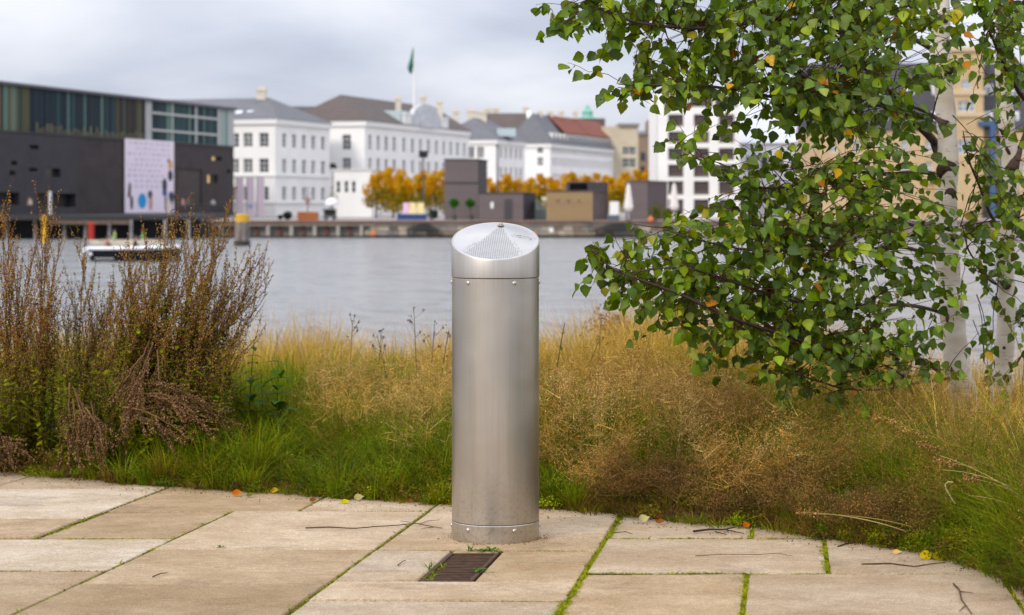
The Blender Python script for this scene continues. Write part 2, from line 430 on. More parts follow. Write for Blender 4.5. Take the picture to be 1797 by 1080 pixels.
# ---- third and fourth houses further along
o3 = Vector((Xat(870, 360), 360))
b3, r3o, *_ = block('grey_roof_house', 'white house with low grey roof next to the arched pediment house', 870, 360, 17, 12, 245, Zat(207, 367),
      'R', 5.5, 3, M_SLATE, [tpx(x, o3, U) for x in (879, 888, 897, 906, 914)], [tpx(843, o3, Wd), tpx(826, o3, Wd)], rows_at([(258, 278), (293, 313), (330, 350)], 362), 1.3)
for px, ya, yb, w_ in ((800, 195, 212, .5), (828, 194, 212, .8), (846, 196, 214, .8)): chimney(r3o, Xat(px, 371), 371, Zat(yb + 4, 371), Zat(ya, 371), w_)
tq = MB(); d3 = 366.5; tq.box(Xat(872, d3), Xat(905, d3), d3 - 1.5, d3 + 2, Zat(240, d3), Zat(226, d3)); tq.build('glazed_dormer', mat('verdigris_sheet', (0.42, 0.52, 0.54), .6), b3)
b5 = thing('brown_roof_house', (Xat(890, 404), 404, QZ), 'house with plain brown tiled slope and white fire wall', 'building')
k5 = MB(); k5.box(Xat(838, 404), Xat(930, 404), 404, 420, QZ, Zat(252, 404)); k5.build('wall', M_WHITE, b5)
k5 = MB(); xa, xb = Xat(836, 404), Xat(929, 404); xc = Xat(852, 412); xd = Xat(923, 412); zt = Zat(199, 412); zb = Zat(251, 404)
k5.add([(xa, 403.5, zb), (xb, 403.5, zb), (xd, 412, zt), (xc, 412, zt), (xa, 420.5, zb), (xb, 420.5, zb)], [(0, 1, 2, 3), (5, 4, 3, 2), (1, 5, 2), (4, 0, 3), (0, 4, 5, 1)])
r5 = k5.build('roof', M_TILE_BROWN, b5)
for px in (856, 870, 923): chimney(r5, Xat(px, 413), 413, Zat(202, 413), Zat(191 if px != 923 else 189, 413), .6)
k5 = MB(); k5.add([(xb + .1, 403.2, zb), (xb + .9, 403.2, zb), (xd + .9, 412, zt + .5), (xd + .1, 412, zt + .5), (xb + .1, 403.2, zb - 1), (xb + .9, 403.2, zb - 1), (xd + .9, 412, zb - 1), (xd + .1, 412, zb - 1)],
                  [(0, 1, 2, 3), (1, 5, 6, 2), (4, 0, 3, 7), (0, 4, 5, 1), (3, 2, 6, 7)]); k5.build('fire_wall', M_TRIM, b5)
o4 = Vector((Xat(965, 400), 400))
cols4 = [tpx(x, o4, U) for x in np.linspace(971, 1083, 20)]
b4, r4o, c4, ze4, *_ = block('mansard_house', 'long white house with slate and red roof and a row of dormers', 965, 400, 50, 9, 252, Zat(200, 406),
      'R', 3, 0, M_SLATE, cols4, [tpx(948, o4, Wd)], rows_at([(256, 270), (277, 292), (305, 322), (335, 355)], 404), 1.15, nx=2, ny=2)
rr = MB()          # the far half of the roof is newer red tile, laid a hand's breadth proud of the slate
for s0, s1 in ((12.5, 30.0), (30.6, 50.4)):
    lift = .14
    pe = lambda t: Vector((*(c4 + U * t + NU * -.6), ze4 + 2.35)); pr_ = lambda t: Vector((*(c4 + U * t - NU * 4.45), Zat(200, 406) + .05))
    qv = [pe(s0), pe(s1), pr_(s1), pr_(s0)]; qv = [v + Vector((NU.x * lift, NU.y * lift, lift * .8)) for v in qv]
    rr.add(qv + [v - Vector((NU.x * lift, NU.y * lift, lift)) for v in qv], [(0, 1, 2, 3), (0, 4, 5, 1), (1, 5, 6, 2), (2, 6, 7, 3), (3, 7, 4, 0)])
rr.build('red_tiles', M_TILE_RED, r4o)
dm, dg = None, None
for i, t in enumerate(np.linspace(4, 48, 17)):
    if dm is None:
        k = MB(); k.box(-.75, .75, -.2, 3.2, 0, 1.75); dm = k.mesh('dormer', M_TRIM)
        k = MB(); k.box(-.5, .5, -.28, -.203, .25, 1.5); dg = k.mesh('pane', M_PANE)
    d_ = bpy.data.objects.new('dormer', dm); pp = c4 + U * t - NU * .55
    d_.matrix_basis = Matrix.Translation((pp.x, pp.y, ze4 + .45)) @ Matrix.Rotation(math.atan2(U.y, U.x), 4, 'Z'); link(d_, b4)
    g_ = bpy.data.objects.new('pane', dg); g_.parent = d_; COL.objects.link(g_)
for px, d in ((948, 408), (966, 414), (985, 420), (1010, 430)): chimney(r4o, Xat(px, d), d + 1, Zat(206, d), Zat(196, d), .5)
# copper spire
sp = thing('copper_spire', (Xat(1031, 600), 600, QZ), 'slender green copper church spire above the red roof', 'tower')
k = MB(); k.lathe([(2.4, QZ), (2.4, Zat(216, 600)), (2.6, Zat(215, 600)), (2.5, Zat(209, 600)), (1.6, Zat(204, 600)), (1.5, Zat(199, 600)), (1.7, Zat(197, 600)), (.9, Zat(192, 600)), (.3, Zat(185, 600))], 10, (Xat(1031, 600), 600, 0))
k.build('spire', mat('copper_green', (0.19, 0.42, 0.33), .7, noise=.15, nscale=1), sp)
# sand-coloured block, brown house with tower
sb = thing('sandstone_block', (Xat(1090, 440), 440, QZ), 'pale sandstone block with flat top behind the red roof', 'building')
M_SAND = mat('sandstone', (0.52, 0.45, 0.33), .9, noise=.1, nscale=.5)
k = MB(); ob = Vector((Xat(1056, 445), 445)); L_ = Xat(1120, 445) - ob.x
hb = [(tpx(x, ob, ua) - .7, tpx(x, ob, ua) + .7, Zat(b, 445), Zat(a, 445)) for x in (1098, 1110) for a, b in ((258, 272), (278, 294))]
facade(k, ob, ua, na, L_, QZ, Zat(222, 445), hb, .3); k.box(ob.x, ob.x + L_, 445.4, 460, QZ, Zat(222.3, 445)); k.build('wall', M_SAND, sb)
for h in hb: window(sb, ob, ua, na, h, .3, 2, 2)
k = MB(); k.box(Xat(1085, 445), Xat(1122, 445), 444.3, 461, Zat(222, 445) + .004, Zat(217, 445)); k.build('cornice', mat('grey_cornice', (.22, .21, .2), .8), sb)
bt = thing('brown_tower_house', (Xat(1138, 500), 500, QZ), 'brown brick house with a square turret beside the white apartments', 'building')
k = MB(); k.box(Xat(1118, 500), Xat(1158, 500), 500, 515, QZ, Zat(236, 500)); k.build('wall', mat('brown_house_brick', (.23, .16, .11), .9, noise=.2, nscale=.5), bt)
k = MB(); xa, xb = Xat(1117, 500), Xat(1160, 500); k.add([(xa, 499.5, Zat(236, 500)), (xb, 499.5, Zat(236, 500)), (xb, 515, Zat(226, 500)), (xa, 515, Zat(226, 500))], [(0, 1, 2, 3)]); k.build('roof', M_SLATE, bt)
k = MB(); k.box(Xat(1133, 505), Xat(1146, 505), 505, 507, Zat(238, 505), Zat(216, 505)); k.box(Xat(1135, 505), Xat(1144, 505), 505.2, 506.8, Zat(216, 505), Zat(211, 505)); k.build('turret', mat('brown_house_brick', (.23, .16, .11), .9), bt)
for x, y in ((1124, 268), (1139, 268), (1124, 292), (1139, 292)): k = MB(); k.box(Xat(x, 500), Xat(x + 8, 500), 499.8, 499.99, Zat(y + 14, 500), Zat(y, 500)); k.build('window', M_PANE, bt)
# distant roofs peeking over
for i, (x0, x1, y0, d, lb) in enumerate(((500, 560, 187, 330, 'grey ridge of a distant house between two white corner houses'), (1000, 1062, 208, 520, 'hazy brown distant roof beside the copper spire'))):
    k = MB(); k.box(Xat(x0, d), Xat(x1, d), d, d + 12, QZ, Zat(y0, d)); tag(k.build('distant_house', M_SLATE if i == 0 else M_TILE_BROWN), lb, 'building')

# ---- white modern apartment block with deep balconies
wb = thing('white_apartment_block', (Xat(1230, 250), 250, QZ), 'white modern apartment block with deep square balcony openings', 'building')
D6 = 250; o6 = Vector((Xat(1154, D6), D6)); k = MB(); L6 = Xat(1298, D6) - o6.x
cells = []
for xc_ in (1186, 1231, 1275):
    for ya, yb in ((168, 188), (201, 222), (231, 251), (260, 281), (289, 311), (318, 342), (350, 377)):
        hw_ = 13.5 if ya > 190 else 20
        cells.append((tpx(xc_ - hw_, o6, ua), tpx(xc_ + hw_, o6, ua), Zat(yb, D6), Zat(ya, D6)))
facade(k, o6, ua, na, L6, QZ, Zat(163, D6), cells, .5)
k.box(o6.x, o6.x + L6, D6 + .55, D6 + 16, QZ, Zat(163.3, D6)); k.add([(o6.x, D6, QZ), (o6.x, D6 + 1.16, QZ), (o6.x, D6 + 1.16, Zat(163, D6)), (o6.x, D6, Zat(163, D6))], [(3, 2, 1, 0)]); k.build('wall', M_WHITE, wb)
M_WARM = mat('bronze_frame', (0.10, 0.06, 0.045), .5); M_PANEB = mat('balcony_glass', (0.07, 0.055, 0.05), .15, spec=.5)
for h in cells: window(wb, o6, ua, na, h, .5, 4, 1, M_WARM, M_PANEB, .1)
k = MB(); zr_ = Zat(163, D6); k.box(Xat(1172, D6), Xat(1262, D6), D6 + 2.5, D6 + 12, zr_ + .004, Zat(150, D6)); k.build('penthouse', mat('dark_cladding', (.06, .055, .055), .6), wb)
bal = MB(); [bal.box(Xat(xc_ - 13, D6), Xat(xc_ + 13, D6), D6 + .1, D6 + .14, Zat(yb, D6) + .02, Zat(yb - 6, D6)) for xc_ in (1186, 1231, 1275) for yb in (222, 251, 281, 311, 342)]
bal.build('balustrade', mat('balustrade_glass', (.11, .075, .06), .3), wb)
# grey-white gable building
gb = thing('pale_gable_warehouse', (Xat(1350, 270), 270, QZ), 'pale grey gabled warehouse between the white apartments and tan warehouse', 'building')
D7 = 272; k = MB(); k.box(Xat(1296, D7), Xat(1432, D7), D7, D7 + 20, QZ, Zat(252, D7)); k.build('wall', mat('pale_grey_render', (.62, .62, .64), .85, noise=.06, nscale=.3), gb)
k = MB(); xa, xb, xm = Xat(1294, D7), Xat(1434, D7), Xat(1345, D7); k.add([(xa, D7 - .4, Zat(251.9, D7)), (xb, D7 - .4, Zat(251.9, D7)), (xm, D7 + 8, Zat(158, D7)), (xa, D7 + 8, Zat(178, D7)), (xb, D7 + 8, Zat(188, D7)), (xa, D7 + 20, Zat(252, D7)), (xb, D7 + 20, Zat(252, D7))],
            [(0, 1, 4, 2, 3), (0, 3, 5), (1, 6, 4), (3, 2, 4, 6, 5)]); k.build('roof', mat('pale_zinc', (.50, .51, .55), .5, noise=.08, nscale=.5), gb)
for x, y in [(x, y) for x in (1310, 1336, 1362, 1388) for y in (275, 330)]: k = MB(); k.box(Xat(x, D7), Xat(x + 11, D7), D7 - .12, D7 - .004, Zat(y + 24, D7), Zat(y, D7)); k.build('window', M_PANE, gb)

# ---- tan warehouse with dark mansard
tw = thing('tan_warehouse', (Xat(1640, 235), 235, QZ), 'tan brick warehouse with dark mansard roof and white dormers behind the birch', 'building')
D8 = 235; o8 = Vector((Xat(1438, D8), D8)); k = MB(); L8 = Xat(2060, D8) - o8.x
hol = []
for xc_ in range(1462, 2040, 42):
    if abs(xc_ - 1696) < 24: continue
    for ya, yb in ((246, 268), (284, 306)): hol.append((tpx(xc_ - 6, o8, ua), tpx(xc_ + 6, o8, ua), Zat(yb, D8), Zat(ya, D8)))
hol.append((tpx(1618, o8, ua), tpx(1640, o8, ua), QZ + .02, Zat(322, D8)))
facade(k, o8, ua, na, L8, QZ, Zat(228, D8), hol, .3); k.box(o8.x, o8.x + L8, D8 + .35, D8 + 18, QZ, Zat(228.3, D8)); k.build('wall', M_TAN, tw)
M_GREYPANE = mat('grey_pane', (.22, .25, .28), .15, spec=.6)
for h in hol[:-1]: window(tw, o8, ua, na, h, .3, 2, 2, None, M_GREYPANE)
k = MB(); x0, x1 = Xat(1436, D8), Xat(2062, D8); za_, zb_ = Zat(227.8, D8), Zat(112, D8 + 5)
k.add([(x0, D8 - .3, za_), (x1, D8 - .3, za_), (x1, D8 + 4.5, zb_), (x0, D8 + 4.5, zb_), (x0, D8 + 18, za_), (x1, D8 + 18, za_), (x1, D8 + 13, zb_), (x0, D8 + 13, zb_)],
      [(0, 1, 2, 3), (3, 2, 6, 7), (5, 4, 7, 6), (0, 3, 7, 4), (1, 5, 6, 2)])
rw = k.build('roof', mat('dark_mansard', (.055, .052, .062), .75, noise=.15, nscale=.8), tw)
for xr, yy in [(x, y) for x in range(1458, 2040, 46) for y in (148, 196) if abs(x - 1696) > 34]:
    dd = D8 + 4.5 * (228 - (yy + 14)) / 116; k = MB(); k.box(Xat(xr - 7, dd), Xat(xr + 7, dd), dd - .35, dd + 2, Zat(yy + 24, dd), Zat(yy, dd)); dq = k.build('dormer', M_TRIM, tw)
    k = MB(); k.box(Xat(xr - 2.5, dd), Xat(xr + 2.5, dd), dd - .42, dd - .354, Zat(yy + 21, dd), Zat(yy + 5, dd)); k.build('pane', M_GREYPANE, dq)
gk = MB(); og = Vector((Xat(1668, D8 - 1), D8 - 1)); Lg = Xat(1726, D8 - 1) - og.x
gh = [(tpx(1687, og, ua), tpx(1705, og, ua), Zat(158, D8), Zat(142, D8)), (tpx(1681, og, ua), tpx(1711, og, ua), Zat(197, D8), Zat(178, D8)), (tpx(1681, og, ua), tpx(1711, og, ua), Zat(270, D8), Zat(246, D8))]
facade(gk, og, ua, na, Lg, QZ, Zat(84, D8), gh, .25); gk.box(og.x, og.x + Lg, D8 - .7, D8 + 9, QZ, Zat(84.3, D8)); gk.build('gable', M_TAN, tw)
for h in gh: window(tw, og, ua, na, h, .25, 3, 2, None, M_GREYPANE)
for zz, pr in ((Zat(168, D8), .2), (Zat(206, D8), .25), (Zat(84, D8) - .5, .3)):
    k = MB(); k.box(og.x - .1, og.x + Lg + .1, D8 - 1 - pr, D8 - 1.003, zz, zz + .5); k.build('string_course', mat('light_brick', (.56, .43, .27), .9), tw)
k = MB(); k.box(Xat(1732, D8), Xat(1742, D8), D8 - 1.6, D8 - .6, QZ, Zat(214, D8)); k.box(Xat(1712, D8), Xat(1732, D8) - .003, D8 - 1.6, D8 - .6, Zat(222, D8), Zat(214, D8))
k.box(Xat(1716, D8), Xat(1732, D8) - .003, D8 - 1.4, D8 - 1.02, Zat(281, D8), Zat(278, D8)); k.build('steel_frame', M_STEELBLUE, tw)
k = MB(); [k.box(Xat(x, D8), Xat(x + 5, D8), D8 - 1.5, D8 - 1.1, QZ + .01, Zat(322, D8)) for x in (1719, 1728, 1745, 1754)]; k.build('slatted_screen', mat('dark_slat', (.05, .045, .045), .6), tw)
# ------------------------------------------------------------------ the dark theatre on the water
ut = Vector((0.277, 1.0)).normalized(); nt_ = Vector((ut.y, -ut.x)); o_t = Vector((Xat(0, 200), 200)) - ut * 9
T = lambda px, off=0.0: tpx(px, o_t + nt_ * off, ut)
def Dt(t): return (o_t + ut * t).y
th = thing('theatre', (*(o_t + ut * 30), QZ), 'dark brick theatre with a glazed upper storey standing over the water', 'theatre')
zg0, zg1 = 8.3, 13.2; zb0 = Zat(379, 210)
def hz(px0, px1, py0, py1, off=0.0):
    a, b = T(px0, off), T(px1, off); d = (o_t + nt_ * off + ut * ((a + b) / 2)).y
    return (a, b, Zat(py1, d), Zat(py0, d))
OFF = 2.4
tl = T(137, OFF)
h1 = [hz(50, 68, 255, 262, OFF), hz(20, 30, 283, 290, OFF), hz(17, 27, 300, 308, OFF), hz(51, 66, 295, 301, OFF), hz(81, 106, 296, 311, OFF)]
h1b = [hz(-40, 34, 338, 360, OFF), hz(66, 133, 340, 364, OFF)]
k = MB(); facade(k, o_t + nt_ * OFF, ut, nt_, tl, zb0, zg0 - .25, h1 + h1b, .8)
pe_ = o_t + nt_ * OFF + ut * tl; pi_ = o_t + ut * tl
k.add([(*pe_, zb0), (*pi_, zb0), (*pi_, zg0 - .25), (*pe_, zg0 - .25)], [(0, 1, 2, 3)])
ps_ = o_t + nt_ * OFF; k.add([(*ps_, zb0), (*(ps_ - nt_ * 30), zb0), (*(ps_ - nt_ * 30), zg0 - .25), (*ps_, zg0 - .25)], [(3, 2, 1, 0)])
k.add([(*(o_t + nt_ * OFF), zg0 - .25), (*pe_, zg0 - .25), (*pi_, zg0 - .25), (*o_t, zg0 - .25)], [(0, 1, 2, 3)])
k.build('brick_wall', M_DARKBRICK, th)
te = T(410); ee = o_t + ut * te
h2 = [hz(313, 354, 297, 362), hz(372, 381, 275, 282), hz(382, 389, 275, 283), hz(364, 372, 307, 321), hz(374, 382, 307, 321), hz(396, 405, 298, 304)]
h2 = [(a, b, max(c, zb0 + .02), d) for a, b, c, d in h2]
k = MB(); facade(k, o_t + ut * tl, ut, nt_, te - tl, zb0, zg0 - .003, [(a - tl, b - tl, c, d) for a, b, c, d in h2], .5)
k.add([(*ee, zb0), (*(ee - nt_ * 30), zb0), (*(ee - nt_ * 30), zg0), (*ee, zg0)], [(0, 1, 2, 3)])
k.build('brick_wall', M_DARKBROWN, th)
M_LIT = mat('lit_window', (0.75, 0.55, 0.22), .4, emit=.35)
M_SHUT = mat('brown_gate', (0.055, 0.04, 0.036), .7, noise=.2, nscale=1)
def pane_at(h, off, m, nm, inset):
    k = MB(); k.obox(o_t + nt_ * (off - inset) + ut * h[0], ut, h[1] - h[0], -nt_, .1, h[2], h[3]); return k.build(nm, m, th)
for h in h1: pane_at(h, OFF, M_PANE, 'window', .5)
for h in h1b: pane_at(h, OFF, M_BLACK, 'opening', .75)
pane_at(h2[0], 0, M_SHUT, 'gate', .15)
for i, m in zip(range(1, 6), (M_LIT, M_PANE, M_LIT, M_PANE, M_PANE)): pane_at(h2[i], 0, m, 'window', .3)
# upper storey: dark core, coloured cast-glass strips, slab edges, roof
k = MB(); k.obox(o_t - nt_ * .5, ut, te, -nt_, 29, zg0, zg1 - .3); k.build('upper_core', mat('dark_interior', (.012, .016, .022), .5), th)
k = MB(); k.obox(o_t + nt_ * .45 - ut * .3, ut, te + .5, -nt_, 30, zg1 - .3, zg1); k.build('roof', mat('dark_roof_edge', (.09, .09, .1), .6), th)
k = MB(); k.obox(o_t + nt_ * .12 - ut * .3, ut, te + .5, -nt_, .6, zg0 + .001, zg0 + .16); k.build('sill', mat('sill_metal', (.05, .05, .055), .5), th)
pal = {'green': (.11, .19, .155), 'olive': (.085, .08, .04), 'tan': (.19, .155, .09), 'navy': (.012, .024, .034), 'teal': (.024, .062, .066), 'pale': (.42, .43, .42), 'brown': (.04, .032, .024), 'mint': (.24, .36, .32)}
gm = {c: mat('glass_' + c, v, .45, spec=.08) for c, v in pal.items()}
tg = 0.0; gmesh = {}
while tg < te - .3:
    t_ = tg; w_ = random.choice((.42, .5, .62))
    px_ = CX + FPX * (o_t + ut * t_).x / (o_t + ut * t_).y
    if px_ < 30: c_ = random.choice(('green', 'olive', 'brown', 'tan', 'green'))
    elif px_ < 52: c_ = random.choice(('olive', 'tan', 'teal', 'navy'))
    elif px_ < 200: c_ = random.choice(('navy', 'navy', 'navy', 'teal', 'navy', 'navy', 'green'))
    elif px_ < 252: c_ = random.choice(('brown', 'olive', 'tan', 'brown', 'navy', 'olive'))
    else:
        c_ = random.choice(('teal', 'navy', 'teal', 'green', 'navy'))
        if abs(px_ - 257) < 4 or abs(px_ - 300) < 2.5 or abs(px_ - 340) < 2.5 or 379 < px_ < 386 or 398 < px_ < 404: c_ = 'pale'
        elif px_ > 386: c_ = random.choice(('mint', 'green', 'pale'))
    key = (w_, c_, int(random.random() * 2) if c_ == 'navy' else 0)
    low = key[2] and px_ < 210
    if key not in gmesh:
        k = MB(); k.box(.02, w_ - .02, 0, .05, zg0 + .17, zg1 - .31); gmesh[key] = k.mesh('glass_panel', gm[c_])
    o_ = bpy.data.objects.new('glass_panel', gmesh[key]); p_ = o_t + ut * t_ + nt_ * (.10 + .06 * random.random())
    o_.matrix_basis = Matrix.Translation((p_.x, p_.y, 0)) @ Matrix.Rotation(math.atan2(ut.y, ut.x), 4, 'Z'); link(o_, th)
    tg += w_
k = MB(); M_BAND = mat('slab_band', (.45, .46, .43), .6)
for py in (204, 233):
    t0_, t1_ = T(263), T(378); z_ = Zat(py, Dt((t0_ + t1_) / 2)); k.obox(o_t + nt_ * .2 + ut * t0_, ut, t1_ - t0_, nt_, .05, z_ - .12, z_ + .14)
k.build('floor_band', M_BAND, th)
lw = MB()
for i in range(34):
    t_ = T(60) + (T(250) - T(60)) * i / 34; hgt = random.uniform(.3, 1.0); lw.obox(o_t + nt_ * .2 + ut * t_, ut, random.uniform(.2, .34), nt_, .03, zg0 + .2, zg0 + .2 + hgt)
lw.build('lower_strips', mat('strip_tan', (.17, .15, .085), .5), th)['kind'] = 'stuff'
# deck over the water
dk_ = thing('theatre_deck', (Xat(150, 190), 190, WZ), 'dark timber promenade deck on posts in front of the theatre', 'deck')
zd = Zat(378.5, 190)
k = MB(); e0 = Vector((Xat(-130, 189), 189)); e1 = Vector((Xat(345, 193), 193)); e2 = Vector((Xat(412, 262), 262)); e3 = Vector((Xat(-130, 215), 225))
k.prism([tuple(e0), tuple(e1), tuple(e2), tuple(e3)], zd - .42, zd); k.build('deck_slab', mat('deck_dark', (.035, .033, .035), .8), dk_)
k = MB(); k.prism([(e0.x, 195.5), (e1.x, 195.5), (e1.x, 199.5), (e0.x, 199.5)], WZ - 1, zd - .43); k.build('deck_shade_wall', M_BLACK, dk_)  # black colour stands in for the shade below the deck
k = MB(); k.box(Xat(84, 191), Xat(228, 191), 191, 191.3, Zat(394, 191), Zat(387, 191)); k.build('waling', mat('old_timber', (.12, .085, .06), .9, noise=.3, nscale=2), dk_)
for px in (-40, 12, 62, 113, 150, 192, 230, 290, 331):
    k = MB(); k.tube([(Xat(px, 192), 192, WZ - 1.5), (Xat(px, 192), 192, zd - .43)], .16, 8); k.build('post', mat('pale_post', (.30, .29, .28), .8, noise=.3, nscale=3), dk_)
for px0, px1 in ((225, 405),):
    k = MB()
    for i in range(26):
        a = e1.lerp(e2, .02 + .96 * i / 25); k.box(a.x - .9, a.x - .86, a.y - .02, a.y + .02, zd, zd + 1.05)
    a, b = e1 + Vector((-.88, .5)), e2 + Vector((-.88, -.5))
    for zz in (.3, .65, 1.05): k.tube([(*a, zd + zz), (*b, zd + zz)], .02, 4)
    k.build('railing', M_BLACK, dk_)
# big banner on the theatre wall
M_POSTER = mat('banner_lilac', (.80, .70, .79), .8); M_INK = mat('banner_ink', (.47, .41, .51), .8)
t0_, t1_ = T(221, .3), T(307, .3); ob_ = o_t + nt_ * .12
zt_, zl_ = Zat(246, Dt((t0_ + t1_) / 2)), Zat(374, Dt((t0_ + t1_) / 2))
po = MB(); po.obox(ob_ + ut * t0_, ut, t1_ - t0_, nt_, .06, zl_, zt_); po = tag(po.build('banner', M_POSTER), 'huge pale lilac poster with lines of text hung on the dark theatre wall', 'banner')
hh = zt_ - zl_; ww = t1_ - t0_
for j, fy in enumerate(np.linspace(.945, .36, 9)):
    k = MB(); x = .04 + (.14 if j in (1, 3, 7) else 0) + random.uniform(0, .05)
    while x < (.93 if fy > .75 else .74):
        lw_ = random.uniform(.03, .10); nl = max(1, int(lw_ / .022))
        for c_ in range(nl): k.obox(ob_ + nt_ * .062 + ut * (t0_ + (x + c_ * .022) * ww), ut, .015 * ww, nt_, .006, zl_ + fy * hh - random.choice((.1, .14)), zl_ + fy * hh + random.choice((.1, .16, .12)))
        x += lw_ + .03
    k.build('text_line', M_INK, po)['kind'] = 'stuff'
def fig(fx, fy, parts, nm='printed_figure'):
    for (dx, dy, sx, sy, col) in parts:
        k = MB(); n_ = 14; c0 = ob_ + nt_ * .064
        vs = [(*(c0 + ut * (t0_ + (fx + dx + sx * math.cos(a)) * ww)), zl_ + (fy + dy + sy * math.sin(a)) * hh) for a in np.linspace(0, 2 * math.pi, n_, endpoint=False)]
        vs2 = [(v[0] + nt_.x * .01, v[1] + nt_.y * .01, v[2]) for v in vs]
        k.add(vs + vs2, [tuple(range(n_, 2 * n_))] + [(i, (i + 1) % n_, n_ + (i + 1) % n_, n_ + i) for i in range(n_)])
        k.build(nm, mat('print_%02x%02x%02x' % tuple(int(c * 255) for c in col), col, .8), po)
fig(.34, .165, [(0, 0, .085, .105, (.01, .30, .62))])
fig(.50, .15, [(0, .10, .05, .06, (.10, .09, .10)), (.01, -.02, .045, .10, (.55, .33, .30))])
fig(.09, .22, [(0, .10, .025, .10, (.06, .04, .05)), (.04, -.08, .03, .10, (.05, .04, .045)), (-.01, .03, .03, .05, (.25, .08, .09))])
fig(.92, .62, [(0, .05, .05, .07, (.62, .36, .16)), (-.04, .11, .02, .03, (.05, .05, .05)), (0, -.10, .05, .08, (.03, .03, .045))])
fig(.80, .38, [(0, 0, .05, .10, (.035, .035, .06)), (.0, -.1, .05, .05, (.05, .13, .40))])
fig(.88, .12, [(0, -.02, .055, .12, (.70, .62, .58)), (.06, .1, .06, .08, (.03, .045, .09)), (-.06, .05, .02, .15, (.10, .05, .05))])

# ------------------------------------------------------------------ quay edge: timber apron, stone wall, rail beam
qw = thing('quay_wall', (0, 200, WZ), 'long stone and timber quay wall with rust brown coping beam across the harbour', 'quay wall')
YQ = 200.0
k = MB(); k.box(Xat(346, 199), 160, 199.55, 200.55, QZ - .20, QZ + .02); k.build('coping_beam', mat('rust_coping', (.155, .085, .065), .85, noise=.25, nscale=.7), qw)
k = MB(); k.box(Xat(346, 199), 160, 199.75, 200.5, QZ - .48, QZ - .203); k.build('concrete_beam', mat('quay_concrete', (.30, .26, .21), .9, noise=.25, nscale=.8), qw)
k = MB(); k.box(Xat(346, 199), Xat(640, 200), 201.2, 201.6, WZ - 1, QZ - .25); k.build('shadow_wall', mat('shade_brown_wall', (.06, .035, .03), .9, noise=.4, nscale=1.5), qw)  # dark wall colour stands in for the shade under the apron
M_POSTC = mat('apron_post', (.36, .33, .29), .9, noise=.2, nscale=2)
pm = MB(); pm.box(-.17, .17, 0, .4, WZ - 1, QZ - .485); pm = pm.mesh('apron_post', M_POSTC)
rm_ = MB(); rm_.box(-.14, .14, .5, .8, WZ - 1, QZ - .485); rm_ = rm_.mesh('fender_pile', mat('red_brown_pile', (.16, .065, .045), .9, noise=.3, nscale=2))
for i, px in enumerate(range(388, 640, 41)):
    o_ = bpy.data.objects.new('apron_post', pm); o_.location = (Xat(px, 199.8), 199.8, 0); link(o_, qw, True); o_.parent = qw; o_.matrix_parent_inverse = Matrix.Translation((0, -200, -WZ))
    o_ = bpy.data.objects.new('fender_pile', rm_); o_.location = (Xat(px + 20, 199.8), 199.8, 0); link(o_, qw, True); o_.matrix_parent_inverse = Matrix.Translation((0, -200, -WZ))
k = MB(); k.box(Xat(640, 200), 160, 200.12, 200.7, WZ - 1, QZ - .485); k.build('mortar_core', mat('mortar', (.17, .15, .125), .95), qw)
smats = [mat('quay_stone_%s' % n_, c_, .9, noise=.25, nscale=1.5) for n_, c_ in (('tan', (.34, .27, .19)), ('grey', (.27, .25, .23)), ('brown', (.22, .165, .12)), ('buff', (.42, .36, .28)))]
hrow = (QZ - .49 - (WZ + .22)) / 2; sm = {}
for r_ in range(2):
    x = Xat(640, 200) + .02 + (.5 if r_ else 0)
    while x < 92:
        w_ = random.choice((.75, .95, 1.2)); key = (w_, random.randrange(4))
        if key not in sm:
            k = MB(); k.box(0, w_ - .05, 0, .25, .03, hrow - .02); k.v = [(v[0] + random.uniform(-.02, .02), v[1] + random.uniform(-.03, .03), v[2]) for v in k.v]; sm[key] = k.mesh('stone', smats[key[1]])
        o_ = bpy.data.objects.new('stone', sm[key]); o_.location = (x, 199.9 - YQ + random.uniform(-.03, .03), .22 + r_ * hrow); o_.parent = qw; COL.objects.link(o_); x += w_
k = MB(); k.box(Xat(346, 199), 160, 199.6, 200.65, WZ - 1, WZ + .2); k.build('wet_plinth', mat('wet_stone', (.022, .02, .018), .5), qw)
M_STEP = mat('dark_steel_steps', (.025, .025, .028), .7)
for px0, px1 in ((712, 772), (1042, 1122), (1360, 1420)):
    s_ = thing('landing_steps', (Xat(px0, 199), 199.2, WZ), 'dark landing steps against the quay wall ' + {712: 'near the yellow panels', 1042: 'beside the closed white parasol', 1360: 'behind the birch leaves'}[px0], 'steps', 'landing steps on the quay')
    xa, xb = Xat(px0, 199), Xat(px1, 199)
    for i in range(7):
        f = i / 6; k = MB(); k.box(xa + (xb - xa) * f * .45, xb - (xb - xa) * f * .35, 199.1 + .06 * i, 199.5, WZ + .75 + f * .62, WZ + .84 + f * .62); k.build('step', M_STEP, s_)
    for x in (xa + .3, xb - .3): k = MB(); k.tube([(x, 199.1, WZ - 1), (x, 199.1, WZ + .86)], .09, 6); k.build('leg', M_STEP, s_)
M_LAD = mat('ladder_steel', (.07, .08, .085), .6)
